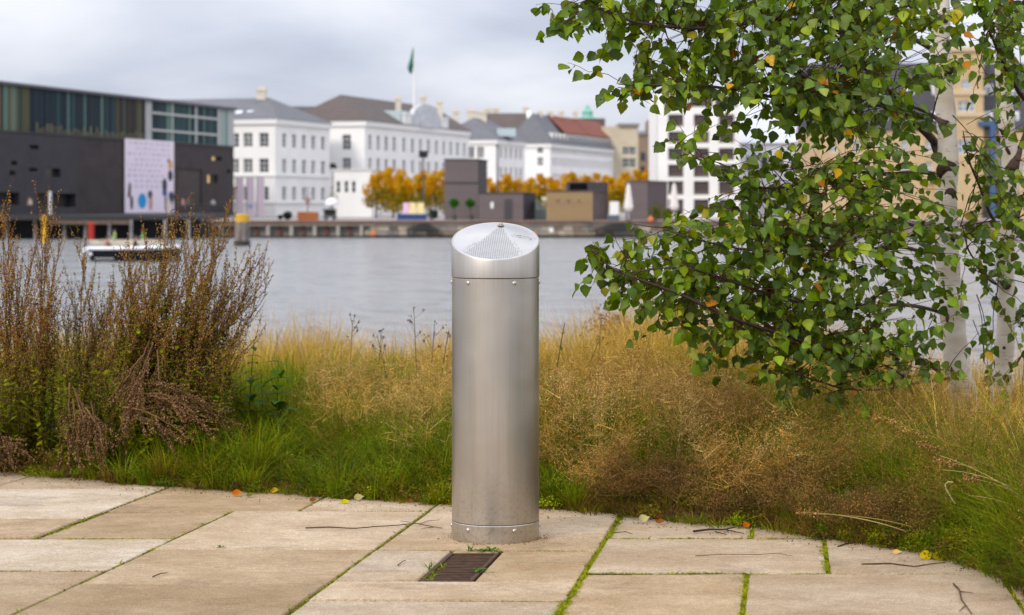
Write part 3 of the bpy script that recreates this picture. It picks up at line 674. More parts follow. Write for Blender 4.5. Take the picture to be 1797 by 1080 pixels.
for px, lb in ((686, 'steel ladder on the quay wall under the autumn trees'), (727, 'steel ladder on the quay wall under the blue stall'), (1037, 'steel ladder on the quay wall beside the brown box'), (1065, 'steel ladder on the quay wall next to the dark landing steps')):
    l_ = thing('quay_ladder', (Xat(px, 199.4), 199.4, WZ), lb, 'ladder', 'ladders on the quay wall'); x = Xat(px, 199.4)
    for dx in (-.16, .16): k = MB(); k.tube([(x + dx, 199.4, WZ - .3), (x + dx, 199.4, QZ - .2)], .05, 6); k.build('rail', M_LAD, l_)
    for z in np.arange(WZ, QZ - .2, .25): k = MB(); k.tube([(x - .16, 199.4, z), (x + .16, 199.4, z)], .025, 5); k.build('rung', M_LAD, l_)
M_BUOY = mat('orange_buoy', (.60, .16, .05), .6)
for px, py, rad, lb in ((655, 411, .26, 'orange fender ball floating at the quay under the trees'), (938, 413, .28, 'orange brown fender ball beside the small white sign'), (1142, 386, .30, 'coral red life ring post on the quay edge among birch leaves')):
    d = 199.0; k = MB(); z = Zat(py, d); k.lathe([(.02, z - rad), (rad * .75, z - rad * .7), (rad, z), (rad * .75, z + rad * .7), (.05, z + rad), (.05, z + rad + .15)], 12, (Xat(px, d), d, 0)); tag(k.build('buoy', M_BUOY, smooth=True), lb, 'buoy')
sg = thing('quay_sign', (Xat(967, 199.3), 199.5, QZ), 'small white sign plate fixed on the quay stones', 'sign'); k = MB(); k.box(Xat(964, 199.3), Xat(971, 199.3), 199.3, 199.35, Zat(408, 199.3), Zat(400, 199.3)); k.build('plate', M_TRIM, sg)
k = MB(); k.tube([(Xat(967.5, 199.3), 199.4, Zat(412, 199.3)), (Xat(967.5, 199.3), 199.4, Zat(402, 199.3))], .04, 6); k.build('bracket', M_LAD, sg)

# ------------------------------------------------------------------ things on the far quay
def base(px, d): return (Xat(px, d), d, QZ)
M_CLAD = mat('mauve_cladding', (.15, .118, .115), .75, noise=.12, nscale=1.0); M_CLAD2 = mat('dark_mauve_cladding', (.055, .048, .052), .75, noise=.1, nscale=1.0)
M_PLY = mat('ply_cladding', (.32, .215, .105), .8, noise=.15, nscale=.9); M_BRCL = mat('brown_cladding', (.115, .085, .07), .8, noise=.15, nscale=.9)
def pavilion(px0, px1, px2, py0, py1, d, label, mf, ms, name='timber_pavilion', slat=True, z_base=None, side=7.0):
    """A box-shaped timber cabin: front px0..px1, side seen as px1..px2, upright boards on the front."""
    zb = QZ if z_base is None else z_base; z1 = Zat(py0, d); x0, x1 = Xat(px0, d), Xat(px1, d)
    d2 = d + side; x2 = Xat(px2, d2)
    root = thing(name, (x0, d, zb), label, 'cabin')
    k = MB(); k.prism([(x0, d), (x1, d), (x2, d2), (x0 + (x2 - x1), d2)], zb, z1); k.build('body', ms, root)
    n = max(4, int((px1 - px0) / 5)); bw = (x1 - x0) / n
    bm_ = MB(); bm_.box(.02, bw - .02, -.05, -.003, .02, z1 - zb - .04); bm_ = bm_.mesh('board', mf)
    for i in range(n):
        o_ = bpy.data.objects.new('board', bm_); o_.location = (i * bw, random.uniform(-.02, 0), 0); o_.parent = root; COL.objects.link(o_)
    k = MB(); k.prism([(x0 - .08, d - .12), (x1 + .08, d - .12), (x2 + .08, d2), (x0 + (x2 - x1) - .08, d2)], z1 + .003, z1 + .12); k.build('roof_edge', ms, root)
    return root
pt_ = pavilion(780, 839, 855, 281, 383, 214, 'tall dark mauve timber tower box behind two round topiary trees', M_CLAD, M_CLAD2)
k = MB(); k.box(Xat(779, 214), Xat(840, 214), 213.86, 213.94, Zat(322, 214), Zat(320, 214)); k.build('joint_rail', M_CLAD2, pt_)
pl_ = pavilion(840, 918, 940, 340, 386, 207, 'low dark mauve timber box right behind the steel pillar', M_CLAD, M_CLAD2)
k = MB(); k.box(Xat(861, 207), Xat(866, 207), 206.88, 206.925, Zat(366, 207), Zat(355, 207)); k.build('sign_plate', M_TRIM, pl_)
k = MB(); k.box(Xat(885, 207), Xat(899, 207), 206.88, 206.92, QZ + .02, Zat(350, 207)); k.build('door', M_CLAD2, pl_)
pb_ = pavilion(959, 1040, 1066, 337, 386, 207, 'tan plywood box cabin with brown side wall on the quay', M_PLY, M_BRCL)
for px in (979, 998, 1016): k = MB(); k.box(Xat(px - 2, 207), Xat(px + 2, 207), 206.9, 206.945, Zat(355, 207), Zat(351, 207)); k.build('vent', M_BRCL, pb_)
pu = thing('timber_pavilion', base(994, 222), 'dark mauve open fronted box standing behind the tan plywood cabin', 'cabin')
k = MB(); ou = Vector((Xat(994, 222), 222)); Lu = Xat(1036, 222) - ou.x; hu = [(.35, Lu - .3, Zat(336, 222), Zat(322, 222))]
facade(k, ou, ua, na, Lu, QZ, Zat(319, 222), hu, 1.2); k.prism([(ou.x, 223.25), (ou.x + Lu, 223.25), (Xat(1067, 229), 229), (Xat(1020, 229), 229)], QZ, Zat(319.2, 222)); k.add([(ou.x + Lu, 222, QZ), (Xat(1067, 229), 229, QZ), (Xat(1067, 229), 229, Zat(319, 222)), (ou.x + Lu, 222, Zat(319, 222))], [(0, 1, 2, 3)])
k.add([(ou.x, 222, Zat(319, 222)), (ou.x + Lu, 222, Zat(319, 222)), (Xat(1067, 229), 229, Zat(319, 222)), (Xat(1020, 229), 229, Zat(319, 222))], [(0, 1, 2, 3)]); k.build('body', M_CLAD2, pu)
k = MB(); k.box(ou.x + .3, ou.x + Lu - .25, 223.1, 223.2, hu[0][2], hu[0][3]); k.build('recess_panel', M_BLACK, pu)
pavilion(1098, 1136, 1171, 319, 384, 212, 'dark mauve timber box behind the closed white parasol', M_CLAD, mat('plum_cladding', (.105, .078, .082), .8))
gh_ = thing('glasshouse', base(948, 210), 'small pale lean-to glasshouse between the dark box and tan cabin', 'glasshouse')
k = MB(); k.add([(Xat(940, 210), 210, Zat(348, 210)), (Xat(962, 210), 210, Zat(366, 210)), (Xat(962, 214), 214, Zat(366, 210)), (Xat(940, 214), 214, Zat(348, 210))], [(0, 1, 2, 3), (3, 2, 1, 0)]); k.build('glass_roof', mat('pale_glass', (.5, .53, .53), .3), gh_)
k = MB(); [k.box(Xat(px, 210), Xat(px + 3, 210), 209.9, 210.05, QZ, Zat(350 + (px - 940) * .8, 210)) for px in (940, 946, 952, 958)]; k.build('post', mat('grey_green_post', (.20, .25, .24), .7), gh_)
k = MB(); k.box(Xat(940, 211), Xat(962, 211), 211, 211.1, QZ, Zat(368, 211)); k.build('back_panel', mat('pale_panel', (.36, .36, .31), .7), gh_)
k = MB(); k.box(Xat(951, 216), Xat(962, 216), 216, 217, Zat(352, 216), Zat(346, 216)); k.box(Xat(953, 216), Xat(955, 216), 216.2, 216.5, QZ, Zat(352, 216) - .003); tag(k.build('awning', mat('cream_awning', (.72, .68, .5), .8)), 'small cream awning over the pale glasshouse', 'awning')

def parasol(px, py0, d, label):
    r = thing('parasol', base(px, d), label, 'parasol', 'closed white parasols on the quay'); x, y, z = r.location
    k = MB(); k.tube([(x, y, z), (x, y, Zat(py0 - 2, d))], .035, 6); k.build('pole', M_TRIM, r)
    zt, zl = Zat(py0, d), Zat(py0 + 48, d); k = MB(); prof = [(.06, zt), (.16, zt - .25), (.26, zt - 1.0), (.36, zl + .8), (.42, zl + .35), (.22, zl)]
    n = 16; vs = [(x + rr_ * (1 + .12 * (-1) ** j) * math.cos(2 * math.pi * j / n), y + rr_ * (1 + .12 * (-1) ** j) * math.sin(2 * math.pi * j / n), zz) for rr_, zz in prof for j in range(n)]
    k.add(vs, [(i * n + j, (i + 1) * n + j, (i + 1) * n + (j + 1) % n, i * n + (j + 1) % n) for i in range(len(prof) - 1) for j in range(n)]); k.build('canopy', mat('cream_canvas', (.72, .68, .63), .85), r)
    k = MB(); k.lathe([(.35, z), (.35, z + .1), (.08, z + .14)], 10, (x, y, 0)); k.build('base', M_LAD, r)
parasol(1103, 323, 203, 'closed cream parasol in front of the dark mauve box'); parasol(1183, 322, 204, 'closed cream parasol in front of the white apartments')
bd = thing('white_board', base(1078, 203), 'upright white board on a dark stand beside the closed parasol', 'board')
k = MB(); k.box(Xat(1070, 203), Xat(1086, 203), 203, 203.12, Zat(377, 203), Zat(354, 203)); k.build('panel', M_TRIM, bd); k = MB(); k.box(Xat(1066, 203), Xat(1087, 203), 203.0, 203.5, QZ, Zat(378, 203)); k.build('stand', mat('slate_blue', (.08, .10, .13), .7), bd)

def leaf_ball(c, r, n, size, cols, squash=1.0, seed=0):
    g = np.random.default_rng(seed); v = g.normal(size=(n, 3)); v /= np.linalg.norm(v, axis=1)[:, None]; v *= (g.random((n, 1)) ** .4) * r
    lump = 1 + .25 * np.sin(v[:, :1] * 2.3 / r * 2 + seed) * np.cos(v[:, 2:] * 3.1 / r + seed)
    v = v * lump; v[:, 2] *= squash; v += np.array(c)
    a = g.normal(size=(n, 3)); a /= np.linalg.norm(a, axis=1)[:, None]; b = np.cross(a, g.normal(size=(n, 3))); b /= np.linalg.norm(b, axis=1)[:, None]
    s = size * g.uniform(.6, 1.3, (n, 1)); q_ = np.stack([v - a * s, v + b * s * .6, v + a * s, v - b * s * .6], 1).reshape(-1, 3)
    i = np.arange(n) * 4; t_ = np.stack([np.stack([i, i + 1, i + 2], 1), np.stack([i, i + 2, i + 3], 1)], 1).reshape(-1, 3)
    cc = np.array(cols)[g.integers(0, len(cols), n)] * g.uniform(.75, 1.25, (n, 1)); return q_, t_, np.repeat(cc, 4, 0)
for px, lb in ((797, 'round green topiary tree in front of the tall mauve box, nearer the trees'), (826, 'round green topiary tree in front of the tall mauve box, nearer the low box')):
    r = thing('topiary_tree', base(px, 209), lb, 'tree', 'topiary trees on the quay'); x, y, z = r.location
    V_, T_, C_ = leaf_ball((x, y, Zat(357, 209)), .5, 500, .1, [(.03, .10, .02), (.05, .15, .03)], .9, px); np_mesh('crown', V_, T_, C_, VEG, r)
    k = MB(); k.tube([(x, y, z + .4), (x, y, Zat(360, 209))], .05, 6); k.build('trunk', mat('far_bark', (.08, .06, .045), .9), r)
    k = MB(); k.lathe([(.22, z), (.3, z + .5), (.32, z + .5)], 10, (x, y, 0)); k.build('pot', M_LAD, r)
for px, d, hgt, lb in ((1152, 204, 1.7, 'slim green shrub in front of the mauve box and parasol'), (1172, 206, 1.2, 'small yellowish shrub next to the second closed parasol'), (505, 214, .85, 'rounded dark green clipped shrub by the rust container'), (760, 216, 1.1, 'dark hedge of shrubs beside the yellow panels'), (492, 218, .45, 'tiny dark shrub beside the rounded clipped shrub')):
    r = thing('shrub', base(px, d), lb, 'shrub'); x, y, z = r.location; col = [(.012, .022, .012), (.02, .03, .015)] if px < 800 else [(.10, .12, .03), (.06, .09, .02), (.14, .12, .03)]
    V_, T_, C_ = leaf_ball((x, y, z + hgt * .5), hgt * (.5 if px > 800 else .55), 500, .1, col, 1.0, px); np_mesh('foliage', V_, T_, C_, VEG, r)
    k = MB(); k.tube([(x, y, z), (x, y, z + hgt * .6)], .03, 5); k.build('stem', mat('far_bark', (.08, .06, .045), .9), r)
# autumn trees: three crowns, copied along the quay with their own size and turn
protos = []
for s_ in range(3):
    r = thing('autumn_tree', (0, 0, QZ), '', 'tree'); g = np.random.default_rng(40 + s_); Vs, Ts, Cs, k_ = [], [], [], 0
    for b_ in range(9):
        a = b_ * 2.4; rad = 1.25 * g.random() ** .5; zc = 1.9 + 3.6 * b_ / 8; rr_ = 1.35 * (1 - .5 * b_ / 8) * g.uniform(.8, 1.15)
        lowmix = [(.26, .20, .03), (.16, .17, .025), (.46, .24, .02)] if b_ < 4 else [(.66, .33, .03), (.76, .40, .03), (.50, .31, .03), (.66, .27, .02), (.55, .40, .05)]
        V_, T_, C_ = leaf_ball((rad * math.cos(a), rad * math.sin(a), zc), rr_ * .92, 300, .16, lowmix, 1.1, s_ * 20 + b_); Vs.append(V_); Ts.append(T_ + k_); Cs.append(C_); k_ += len(V_)
    np_mesh('crown', np.concatenate(Vs), np.concatenate(Ts), np.concatenate(Cs), VEG, r, local=True)
    k = MB(); k.tube([(0, 0, 0), (.03, 0, 1.5), (0, .05, 3.5), (.1, 0, 5)], [.13, .11, .07, .02], 7)
    for j in range(5): a = j * 1.3; k.tube([(0, 0, 1.4 + .4 * j), (.7 * math.cos(a), .7 * math.sin(a), 2.3 + .4 * j)], [.05, .015], 5)
    k.build('trunk', mat('far_bark', (.08, .06, .045), .9), r, local=True); protos.append(r)
spots = [(660, 240, 1.0, 'first orange tree of the row, its low branches over the white annex'), (690, 246, 1.12, 'tall orange tree just behind the first one of the row'), (712, 236, .92, 'green-tinged tree above the yellow and pink panels'), (738, 244, 1.02, 'orange tree under the dark floodlight mast'), (764, 240, 1.05, 'orange tree touching the tall mauve box'),
         (868, 262, .95, 'orange tree beside the thin lamp mast above the low mauve box'), (893, 258, 1.0, 'orange tree above the roof of the low mauve box'), (920, 265, .96, 'broad orange tree between the pillar and the glasshouse'), (945, 255, 1.02, 'golden tree above the small glasshouse'), (972, 264, .95, 'orange tree rising behind the tan cabin'),
         (1003, 268, 1.1, 'orange tree partly behind the open fronted box'), (1035, 270, 1.1, 'pale orange tree above the open fronted box'), (1066, 258, .98, 'orange tree at the corner of the tan cabin'), (1085, 252, .95, 'orange tree seen above the white board'), (1110, 270, 1.18, 'brownish orange tree behind the closed parasol'), (1140, 275, 1.25, 'olive brown tree next to the white apartments')]
for i, (px, d, s_, lb) in enumerate(spots):
    o_ = protos[i] if i < 3 else copy_tree(protos[i % 3]); o_.location = (Xat(px, d), d, QZ); o_.scale = (s_ * .92, s_ * .92, s_ * .9 * (1.0 if px < 800 else .98)); o_.rotation_euler.z = i * 1.7
    tag(o_, lb, 'tree', 'autumn trees on the far quay')
for px, d, hgt, lb in ((540, 222, 3.6, 'thin young tree with few brown leaves by the rust container'), (583, 224, 3.8, 'young half bare tree behind the white parasol cart')):
    r = thing('young_tree', base(px, d), lb, 'tree'); x, y, z = r.location; k = MB(); k.tube([(x, y, z), (x, y, z + hgt)], [.06, .02], 6)
    for j in range(10): a = j * 2.1; zz = z + hgt * (.35 + .06 * j); k.tube([(x, y, zz), (x + .5 * math.cos(a), y + .5 * math.sin(a), zz + .5)], [.025, .008], 4)
    k.build('trunk', mat('far_bark', (.08, .06, .045), .9), r); V_, T_, C_ = leaf_ball((x, y, z + hgt * .55), .8 if px == 583 else .35, 160 if px == 583 else 60, .09, [(.22, .2, .1), (.3, .25, .14)] if px == 583 else [(.4, .16, .1)], 1.3, px); np_mesh('crown', V_, T_, C_, VEG, r)
# container, cart, stall, panels
k = MB(); xa, xb = Xat(522, 205), Xat(556, 205); k.add([(xa, 205, QZ), (xb, 205, QZ), (xb, 206.6, QZ), (xa, 206.6, QZ), (xa - .03, 204.95, QZ + .85), (xb + .03, 204.95, QZ + .85), (xb + .03, 206.65, QZ + .85), (xa - .03, 206.65, QZ + .85), (xa + .1, 205.1, QZ + .85), (xb - .1, 205.1, QZ + .85), (xb - .1, 206.5, QZ + .85), (xa + .1, 206.5, QZ + .85), (xa + .1, 205.1, QZ + .4), (xb - .1, 205.1, QZ + .4), (xb - .1, 206.5, QZ + .4), (xa + .1, 206.5, QZ + .4)],
        [(0, 1, 5, 4), (1, 2, 6, 5), (2, 3, 7, 6), (3, 0, 4, 7), (4, 5, 9, 8), (5, 6, 10, 9), (6, 7, 11, 10), (7, 4, 8, 11), (8, 9, 13, 12), (9, 10, 14, 13), (10, 11, 15, 14), (11, 8, 12, 15), (12, 13, 14, 15)])
tag(k.build('planter_box', mat('rusty_steel', (.30, .10, .03), .9, noise=.3, nscale=2)), 'rust orange steel planter box on the quay edge', 'planter')
ct = thing('vendor_cart', base(581, 210), 'dark vendor cart under a white umbrella near the quay edge', 'cart'); x, y, z = ct.location
k = MB(); k.box(x - .75, x + .1 + .35, y, y + 1, z + .35, z + 1.05); k.build('body', M_BLACK, ct); k = MB(); k.box(x - .9, x + .5, y - .2, y + 1.1, z + 1.06, z + 1.14); k.build('counter', mat('navy_counter', (.02, .025, .05), .6), ct)
for dx in (-.5, .3): k = MB(); k.tube([(x + dx, y - .08, z + .3), (x + dx, y - .02, z + .3)], .3, 12); k.build('wheel', M_LAD, ct)
k = MB(); k.tube([(x, y + .5, z + 1), (x, y + .5, z + 2.3)], .03, 6); k.build('pole', M_TRIM, ct); k = MB(); k.lathe([(.65, z + 1.5), (.68, z + 1.75), (.5, z + 2.1), (.08, z + 2.3)], 12, (x, y + .5, 0)); k.build('umbrella', mat('white_canvas', (.78, .8, .8), .8), ct)
st = thing('market_stall', base(722, 212), 'blue market stall with pink and yellow panels standing on it', 'stall'); x, y, z = st.location
k = MB(); k.box(Xat(697, 212), Xat(748, 212), 212, 213.4, z, Zat(376, 212)); k.build('counter', mat('stall_blue', (.02, .05, .16), .6), st)
for px0, px1, col, nm in ((707, 718, (.72, .48, .62), 'pink'), (719, 730, (.80, .66, .32), 'yellow'), (732, 744, (.80, .68, .36), 'yellow')): k = MB(); k.box(Xat(px0, 212), Xat(px1, 212), 212.1, 212.2, Zat(375.7, 212), Zat(356, 212)); k.build('panel', mat('panel_' + nm, col, .7), st)
for px, lb in ((421, 'pale pink tall banner nearest the dark theatre'), (440, 'pale pink tall banner in the middle with a small blue mark'), (458, 'pale pink tall banner furthest from the theatre')):
    d = 262; r = thing('pink_banner', base(px, d), lb, 'banner', 'pink banners at the white corner house'); k = MB(); w2 = 6.2; k.box(Xat(px - w2, d), Xat(px + w2, d), d, d + .06, Zat(379, d), Zat(312, d)); k.build('cloth', mat('pink_cloth', (.84, .68, .74), .85), r)
    k = MB(); k.tube([(Xat(px - w2, d) - .07, d, QZ), (Xat(px - w2, d) - .07, d, Zat(310, d))], .05, 6); k.build('pole', M_LAD, r)
    if px == 440: k = MB(); k.lathe([(.02, -.35), (.2, -.2), (.26, 0), (.2, .2), (.02, .35)], 10, (0, 0, 0)); k.v = [(Xat(440, d) + v[0], d - .02 + v[1] * .05, Zat(362, d) + v[2]) for v in k.v]; k.build('emblem', mat('blue_mark', (.3, .42, .72), .8), r)
# masts and lamps
lm = thing('floodlight_mast', base(743, 232), 'dark floodlight mast rising from the autumn trees', 'mast'); x, y, z = lm.location
k = MB(); k.tube([(x, y, z), (x, y, Zat(276, 232))], .10, 6); k.build('pole', M_LAD, lm); k = MB(); k.box(x - .5, x + .5, y - .25, y + .25, Zat(277, 232), Zat(265, 232)); k.build('lamp_box', M_BLACK, lm)
ll = thing('floodlight_mast', base(585, 240), 'dark slanted spotlight on a pale mast in front of the white house', 'mast'); x, y, z = ll.location
k = MB(); k.tube([(x - .3, y, z), (x - .3, y, Zat(293, 240))], .06, 6); k.build('pole', M_TRIM, ll); k = MB(); k.prism([(x - .4, y - .3), (x + .45, y - .3), (x + .45, y + .3), (x - .4, y + .3)], Zat(296, 240), Zat(287, 240)); k.v = [(v[0] - (.25 if v[2] > Zat(290, 240) and v[0] > x else 0), v[1], v[2]) for v in k.v]; k.build('lamp_box', M_BLACK, ll)
lp = thing('lamp_mast', base(873, 250), 'thin dark lamp mast above the low mauve box', 'mast'); x, y, z = lp.location; k = MB(); k.tube([(x, y, z), (x, y, Zat(258, 250))], [.14, .09], 6); k.build('pole', M_LAD, lp); k = MB(); k.lathe([(.1, Zat(258, 250)), (.3, Zat(257, 250)), (.08, Zat(254, 250))], 8, (x, y, 0)); k.build('lamp_head', M_LAD, lp)
fp = thing('flagpole', (Xat(727, 306), 306, ze2), 'tall white flagpole with a green flag on the pediment house', 'flagpole'); x, y, z = fp.location
k = MB(); k.tube([(x, y, Zat(190, 306)), (x, y, Zat(82, 306))], [.20, .10], 8); k.build('pole', M_TRIM, fp)
k = MB(); n_ = 8
for i in range(n_ + 1):
    f = i / n_; w_ = .15 + f * 1.05 if f < .8 else 1.0 - (f - .8) * 3; k.v += [(x - .1 - .75 * max(0, f - .7), y - .12 * math.sin(f * 6), Zat(82 + 47 * f, 306)), (x - .1 - w_ * .9 - .45 * max(0, f - .7), y + .35 * math.sin(f * 5 + 1), Zat(84 + 46 * f, 306))]
k.f = [(2 * i, 2 * i + 1, 2 * i + 3, 2 * i + 2) for i in range(n_)]; k.mi = [0] * n_
fl = k.build('flag', mat('flag_green', (.03, .16, .12), .8), fp, smooth=True); sl = fl.modifiers.new('cloth_thickness', 'SOLIDIFY'); sl.thickness = .03
# mooring dolphin and yellow pile
md = thing('mooring_dolphin', (Xat(425, 161), 161, WZ), 'weathered mooring dolphin of grey piles with a yellow cap', 'mooring post'); x, y, z = md.location
mp_ = mat('dolphin_timber', (.20, .17, .15), .9, noise=.45, nscale=3, stretch=(1, 1, .3))
for j in range(6): a = j * math.pi / 3; k = MB(); k.tube([(x + .38 * math.cos(a), y + .38 * math.sin(a), z - 1.5), (x + .36 * math.cos(a), y + .36 * math.sin(a), z + 1.84)], .21, 8); k.build('pile', mp_, md)
k = MB(); k.lathe([(.56, z + 1.85), (.56, z + 2.42), (.50, z + 2.5)], 14, (x, y, 0)); k.build('cap', mat('yellow_paint', (.55, .32, .03), .6, noise=.15, nscale=3), md); k = MB(); k.lathe([(.66, z - .5), (.66, z + .35), (.6, z + .4)], 14, (x, y, 0)); k.build('weed_collar', mat('wet_weed', (.03, .026, .02), .6), md)
yp = thing('yellow_pile', (Xat(77, 175), 175, WZ), 'slim yellow marker pile standing in the water', 'marker post'); x, y, z = yp.location
k = MB(); k.tube([(x, y, z - 1), (x, y, z + 2.05)], .19, 10); k.build('post', mat('yellow_paint2', (.66, .36, .02), .55), yp); k = MB(); k.lathe([(.25, z + 1.8), (.25, z + 2.2), (.05, z + 2.35)], 10, (x, y, 0)); k.build('cap', mat('yellow_paint2', (.66, .36, .02), .55), yp)
rd = thing('red_life_ring_post', (Xat(161, 190.5), 190.3, WZ), 'dark red fender post on the theatre deck edge', 'fender'); x, y, z = rd.location
k = MB(); k.tube([(x, y, z - .8), (x, y, z + 1.55)], .3, 10); k.build('post', mat('deep_red', (.36, .025, .012), .6), rd); k = MB(); k.lathe([(.34, z + 1.3), (.34, z + 1.5), (.2, z + 1.6)], 10, (x, y, 0)); k.build('cap', mat('deep_red', (.36, .025, .012), .6), rd)
# ------------------------------------------------------------------ boats and people
M_SKIN = mat('skin', (.50, .30, .22), .6); M_HAIR = mat('hair', (.04, .025, .015), .7)
def person(loc, label, top, trousers, pose='sit', rz=0.0):
    """One continuous skinned body in the given pose; the face and hair are small children."""
    J = {'pelvis': (0, 0, .0), 'waist': (0, .02, .2), 'chest': (0, .03, .42), 'neck': (0, .02, .57), 'head': (0, -.01, .68), 'crown': (0, 0, .80)}
    for s, n in ((-1, 'l'), (1, 'r')):
        if pose == 'sit': J.update({'sh' + n: (.19 * s, .03, .50), 'el' + n: (.27 * s, -.06, .24), 'ha' + n: (.17 * s, -.30, .18), 'hi' + n: (.10 * s, 0, -.02), 'kn' + n: (.13 * s, -.44, .02), 'an' + n: (.12 * s, -.46, -.38), 'to' + n: (.13 * s, -.62, -.41)})
        else: J.update({'sh' + n: (.19 * s, .03, .50), 'el' + n: (.26 * s, .05, .22), 'ha' + n: (.25 * s, -.05, -.02), 'hi' + n: (.10 * s, 0, -.05), 'kn' + n: (.11 * s, -.03 * s, -.47), 'an' + n: (.11 * s, .05 * s, -.86), 'to' + n: (.12 * s, -.14, -.90)})
    rad = {'pelvis': .15, 'waist': .135, 'chest': .155, 'neck': .06, 'head': .095, 'crown': .075, 'sh': .07, 'el': .045, 'ha': .045, 'hi': .095, 'kn': .062, 'an': .042, 'to': .04}
    names = list(J); ix = {n: i for i, n in enumerate(names)}
    E = [('pelvis', 'waist'), ('waist', 'chest'), ('chest', 'neck'), ('neck', 'head'), ('head', 'crown')]
    for n in 'lr': E += [('chest', 'sh' + n), ('sh' + n, 'el' + n), ('el' + n, 'ha' + n), ('pelvis', 'hi' + n), ('hi' + n, 'kn' + n), ('kn' + n, 'an' + n), ('an' + n, 'to' + n)]
    me = bpy.data.meshes.new('person'); me.from_pydata([J[n] for n in names], [(ix[a], ix[b]) for a, b in E], [])
    o = bpy.data.objects.new('person', me); COL.objects.link(o)
    o.modifiers.new('skin', 'SKIN'); sub = o.modifiers.new('sub', 'SUBSURF'); sub.levels = sub.render_levels = 1
    for i, n in enumerate(names):
        r_ = rad.get(n, rad.get(n[:2], .05)); me.skin_vertices[0].data[i].radius = (r_, r_ * .8 if n in ('chest', 'waist', 'pelvis') else r_)
    me.skin_vertices[0].data[0].use_root = True
    dg_ = bpy.context.evaluated_depsgraph_get(); dg_.update()
    m2 = bpy.data.meshes.new_from_object(o.evaluated_get(dg_)); o.modifiers.clear(); o.data = m2; m2.name = 'person'
    m2.materials.clear()
    for m in (top, trousers, M_SKIN): m2.materials.append(m)
    for p in m2.polygons:
        c = p.center; p.use_smooth = True
        hand = math.hypot(abs(c.x) - abs(J['har'][0]), c.y - J['har'][1], c.z - J['har'][2]) < .08
        p.material_index = 2 if (c.z > .56 or hand) else (1 if (c.z < .06 and not (abs(c.x) > .2 and pose != 'sit')) else 0)
    o.location = loc; o.rotation_euler.z = rz; tag(o, label, 'person')
    k = MB(); k.lathe([(.06, .66), (.105, .70), (.112, .77), (.085, .84), (.02, .87)], 10, (0, .015, 0)); k.v = [(v[0], v[1] + (.03 if v[2] < .76 else .01), v[2]) for v in k.v]; k.build('hair', M_HAIR, o, smooth=True, local=True)
    k = MB(); k.lathe([(.004, -.03), (.016, -.02), (.012, .02), (.003, .03)], 6, (0, -.105, .69)); k.build('nose', M_SKIN, o, local=True)
    return o
C_ = lambda n, c: mat('cloth_' + n, c, .85)
DB = 117.0
bo = thing('motor_boat', (Xat(232, DB), DB, WZ), 'open motor boat with black hull and white gunwale carrying two people', 'boat'); bx, by, bz = bo.location
def hull(L, W, H, sheer, n=15, low=-.35, bow=1.0):
    """Stations from bow (left) to stern: keel, chine, rail."""
    vs, fs = [], []
    for i in range(n):
        f = i / (n - 1); w_ = W / 2 * min(1, (f * 2.6) ** .6) * (1 - .15 * max(0, f - .7) / .3); x = -L / 2 + L * f; zr_ = H + sheer * (2 * f - 1) * .5 + .06 * (1 - f) ** 2
        rake = -.25 * (1 - f) ** 3
        vs += [(x - rake * 2, 0, low * (.4 + .6 * min(1, f * 3))), (x - rake, -w_ * .92, -.02), (x, -w_, zr_), (x, w_, zr_), (x - rake, w_ * .92, -.02)]
    for i in range(n - 1):
        a, b = i * 5, i * 5 + 5
        for j in (0, 1, 3, 4): fs.append((a + j, b + j, b + (j + 1) % 5, a + (j + 1) % 5))
    fs.append((0, 1, 2, 3, 4)); fs.append(tuple((n - 1) * 5 + j for j in (4, 3, 2, 1, 0)))
    return vs, fs
vs, fs = hull(5.2, 1.8, .64, .14); k = MB(); k.add([(bx + v[0], by + v[1], bz + v[2]) for v in vs], fs); k.build('hull', mat('black_hull', (.010, .011, .016), .6, spec=.08), bo)
M_GEL = mat('white_gelcoat', (.78, .79, .8), .3)
k = MB(); st_ = [Vector((bx + vs[i * 5 + 2][0], by + vs[i * 5 + 2][1], bz + vs[i * 5 + 2][2] + .09)) for i in range(15)]; st2 = [Vector((p.x, 2 * by - p.y, p.z)) for p in st_]
k.tube(st_, .10, 8); k.tube(st2, .10, 8); k.build('gunwale', M_GEL, bo, smooth=True)
k = MB(); k.tube([(bx - 2.85, by, bz - .05), (bx - 2.82, by, bz + .3), (bx - 2.65, by, bz + .6), (bx - 2.3, by, bz + .72)], [.12, .18, .19, .12], 10); k.build('bow_fender', M_GEL, bo, smooth=True)
k = MB(); k.box(bx - 2.0, bx + 2.5, by - .75, by + .75, bz + .12, bz + .2); k.build('sole', mat('deck_grey', (.35, .35, .34), .7), bo)
k = MB(); [k.box(bx + dx - .2, bx + dx + .2, by - .45, by + .45, bz + .204, bz + .52) for dx in (-1.45, .25)]; k.build('bench', mat('teak', (.25, .14, .07), .6), bo)
k = MB(); k.lathe([(.02, -.09), (.09, -.07), (.1, 0), (.09, .07), (.02, .09)], 10); k.v = [(bx - 2.25 + v[0], by - .62 + v[1] * .5, bz + .42 + v[2]) for v in k.v]; k.build('fairlead', M_GEL, bo)
person((Xat(189, DB), DB, bz + .58), 'person in navy trousers and tan top sitting near the bow of the motor boat', C_('tan', (.32, .17, .10)), C_('navy', (.012, .014, .035)), 'sit', R(70))
person((Xat(238, DB), DB, bz + .62), 'person in black clothes sitting amidships in the motor boat', C_('black', (.012, .012, .014)), C_('black', (.012, .012, .014)), 'sit', R(90))
DK = 169.0
ky = thing('rowing_boat', (Xat(222, DK), DK, WZ), 'long pale rowing boat with two people passing behind the motor boat', 'boat'); kx, ky_, kz = ky.location
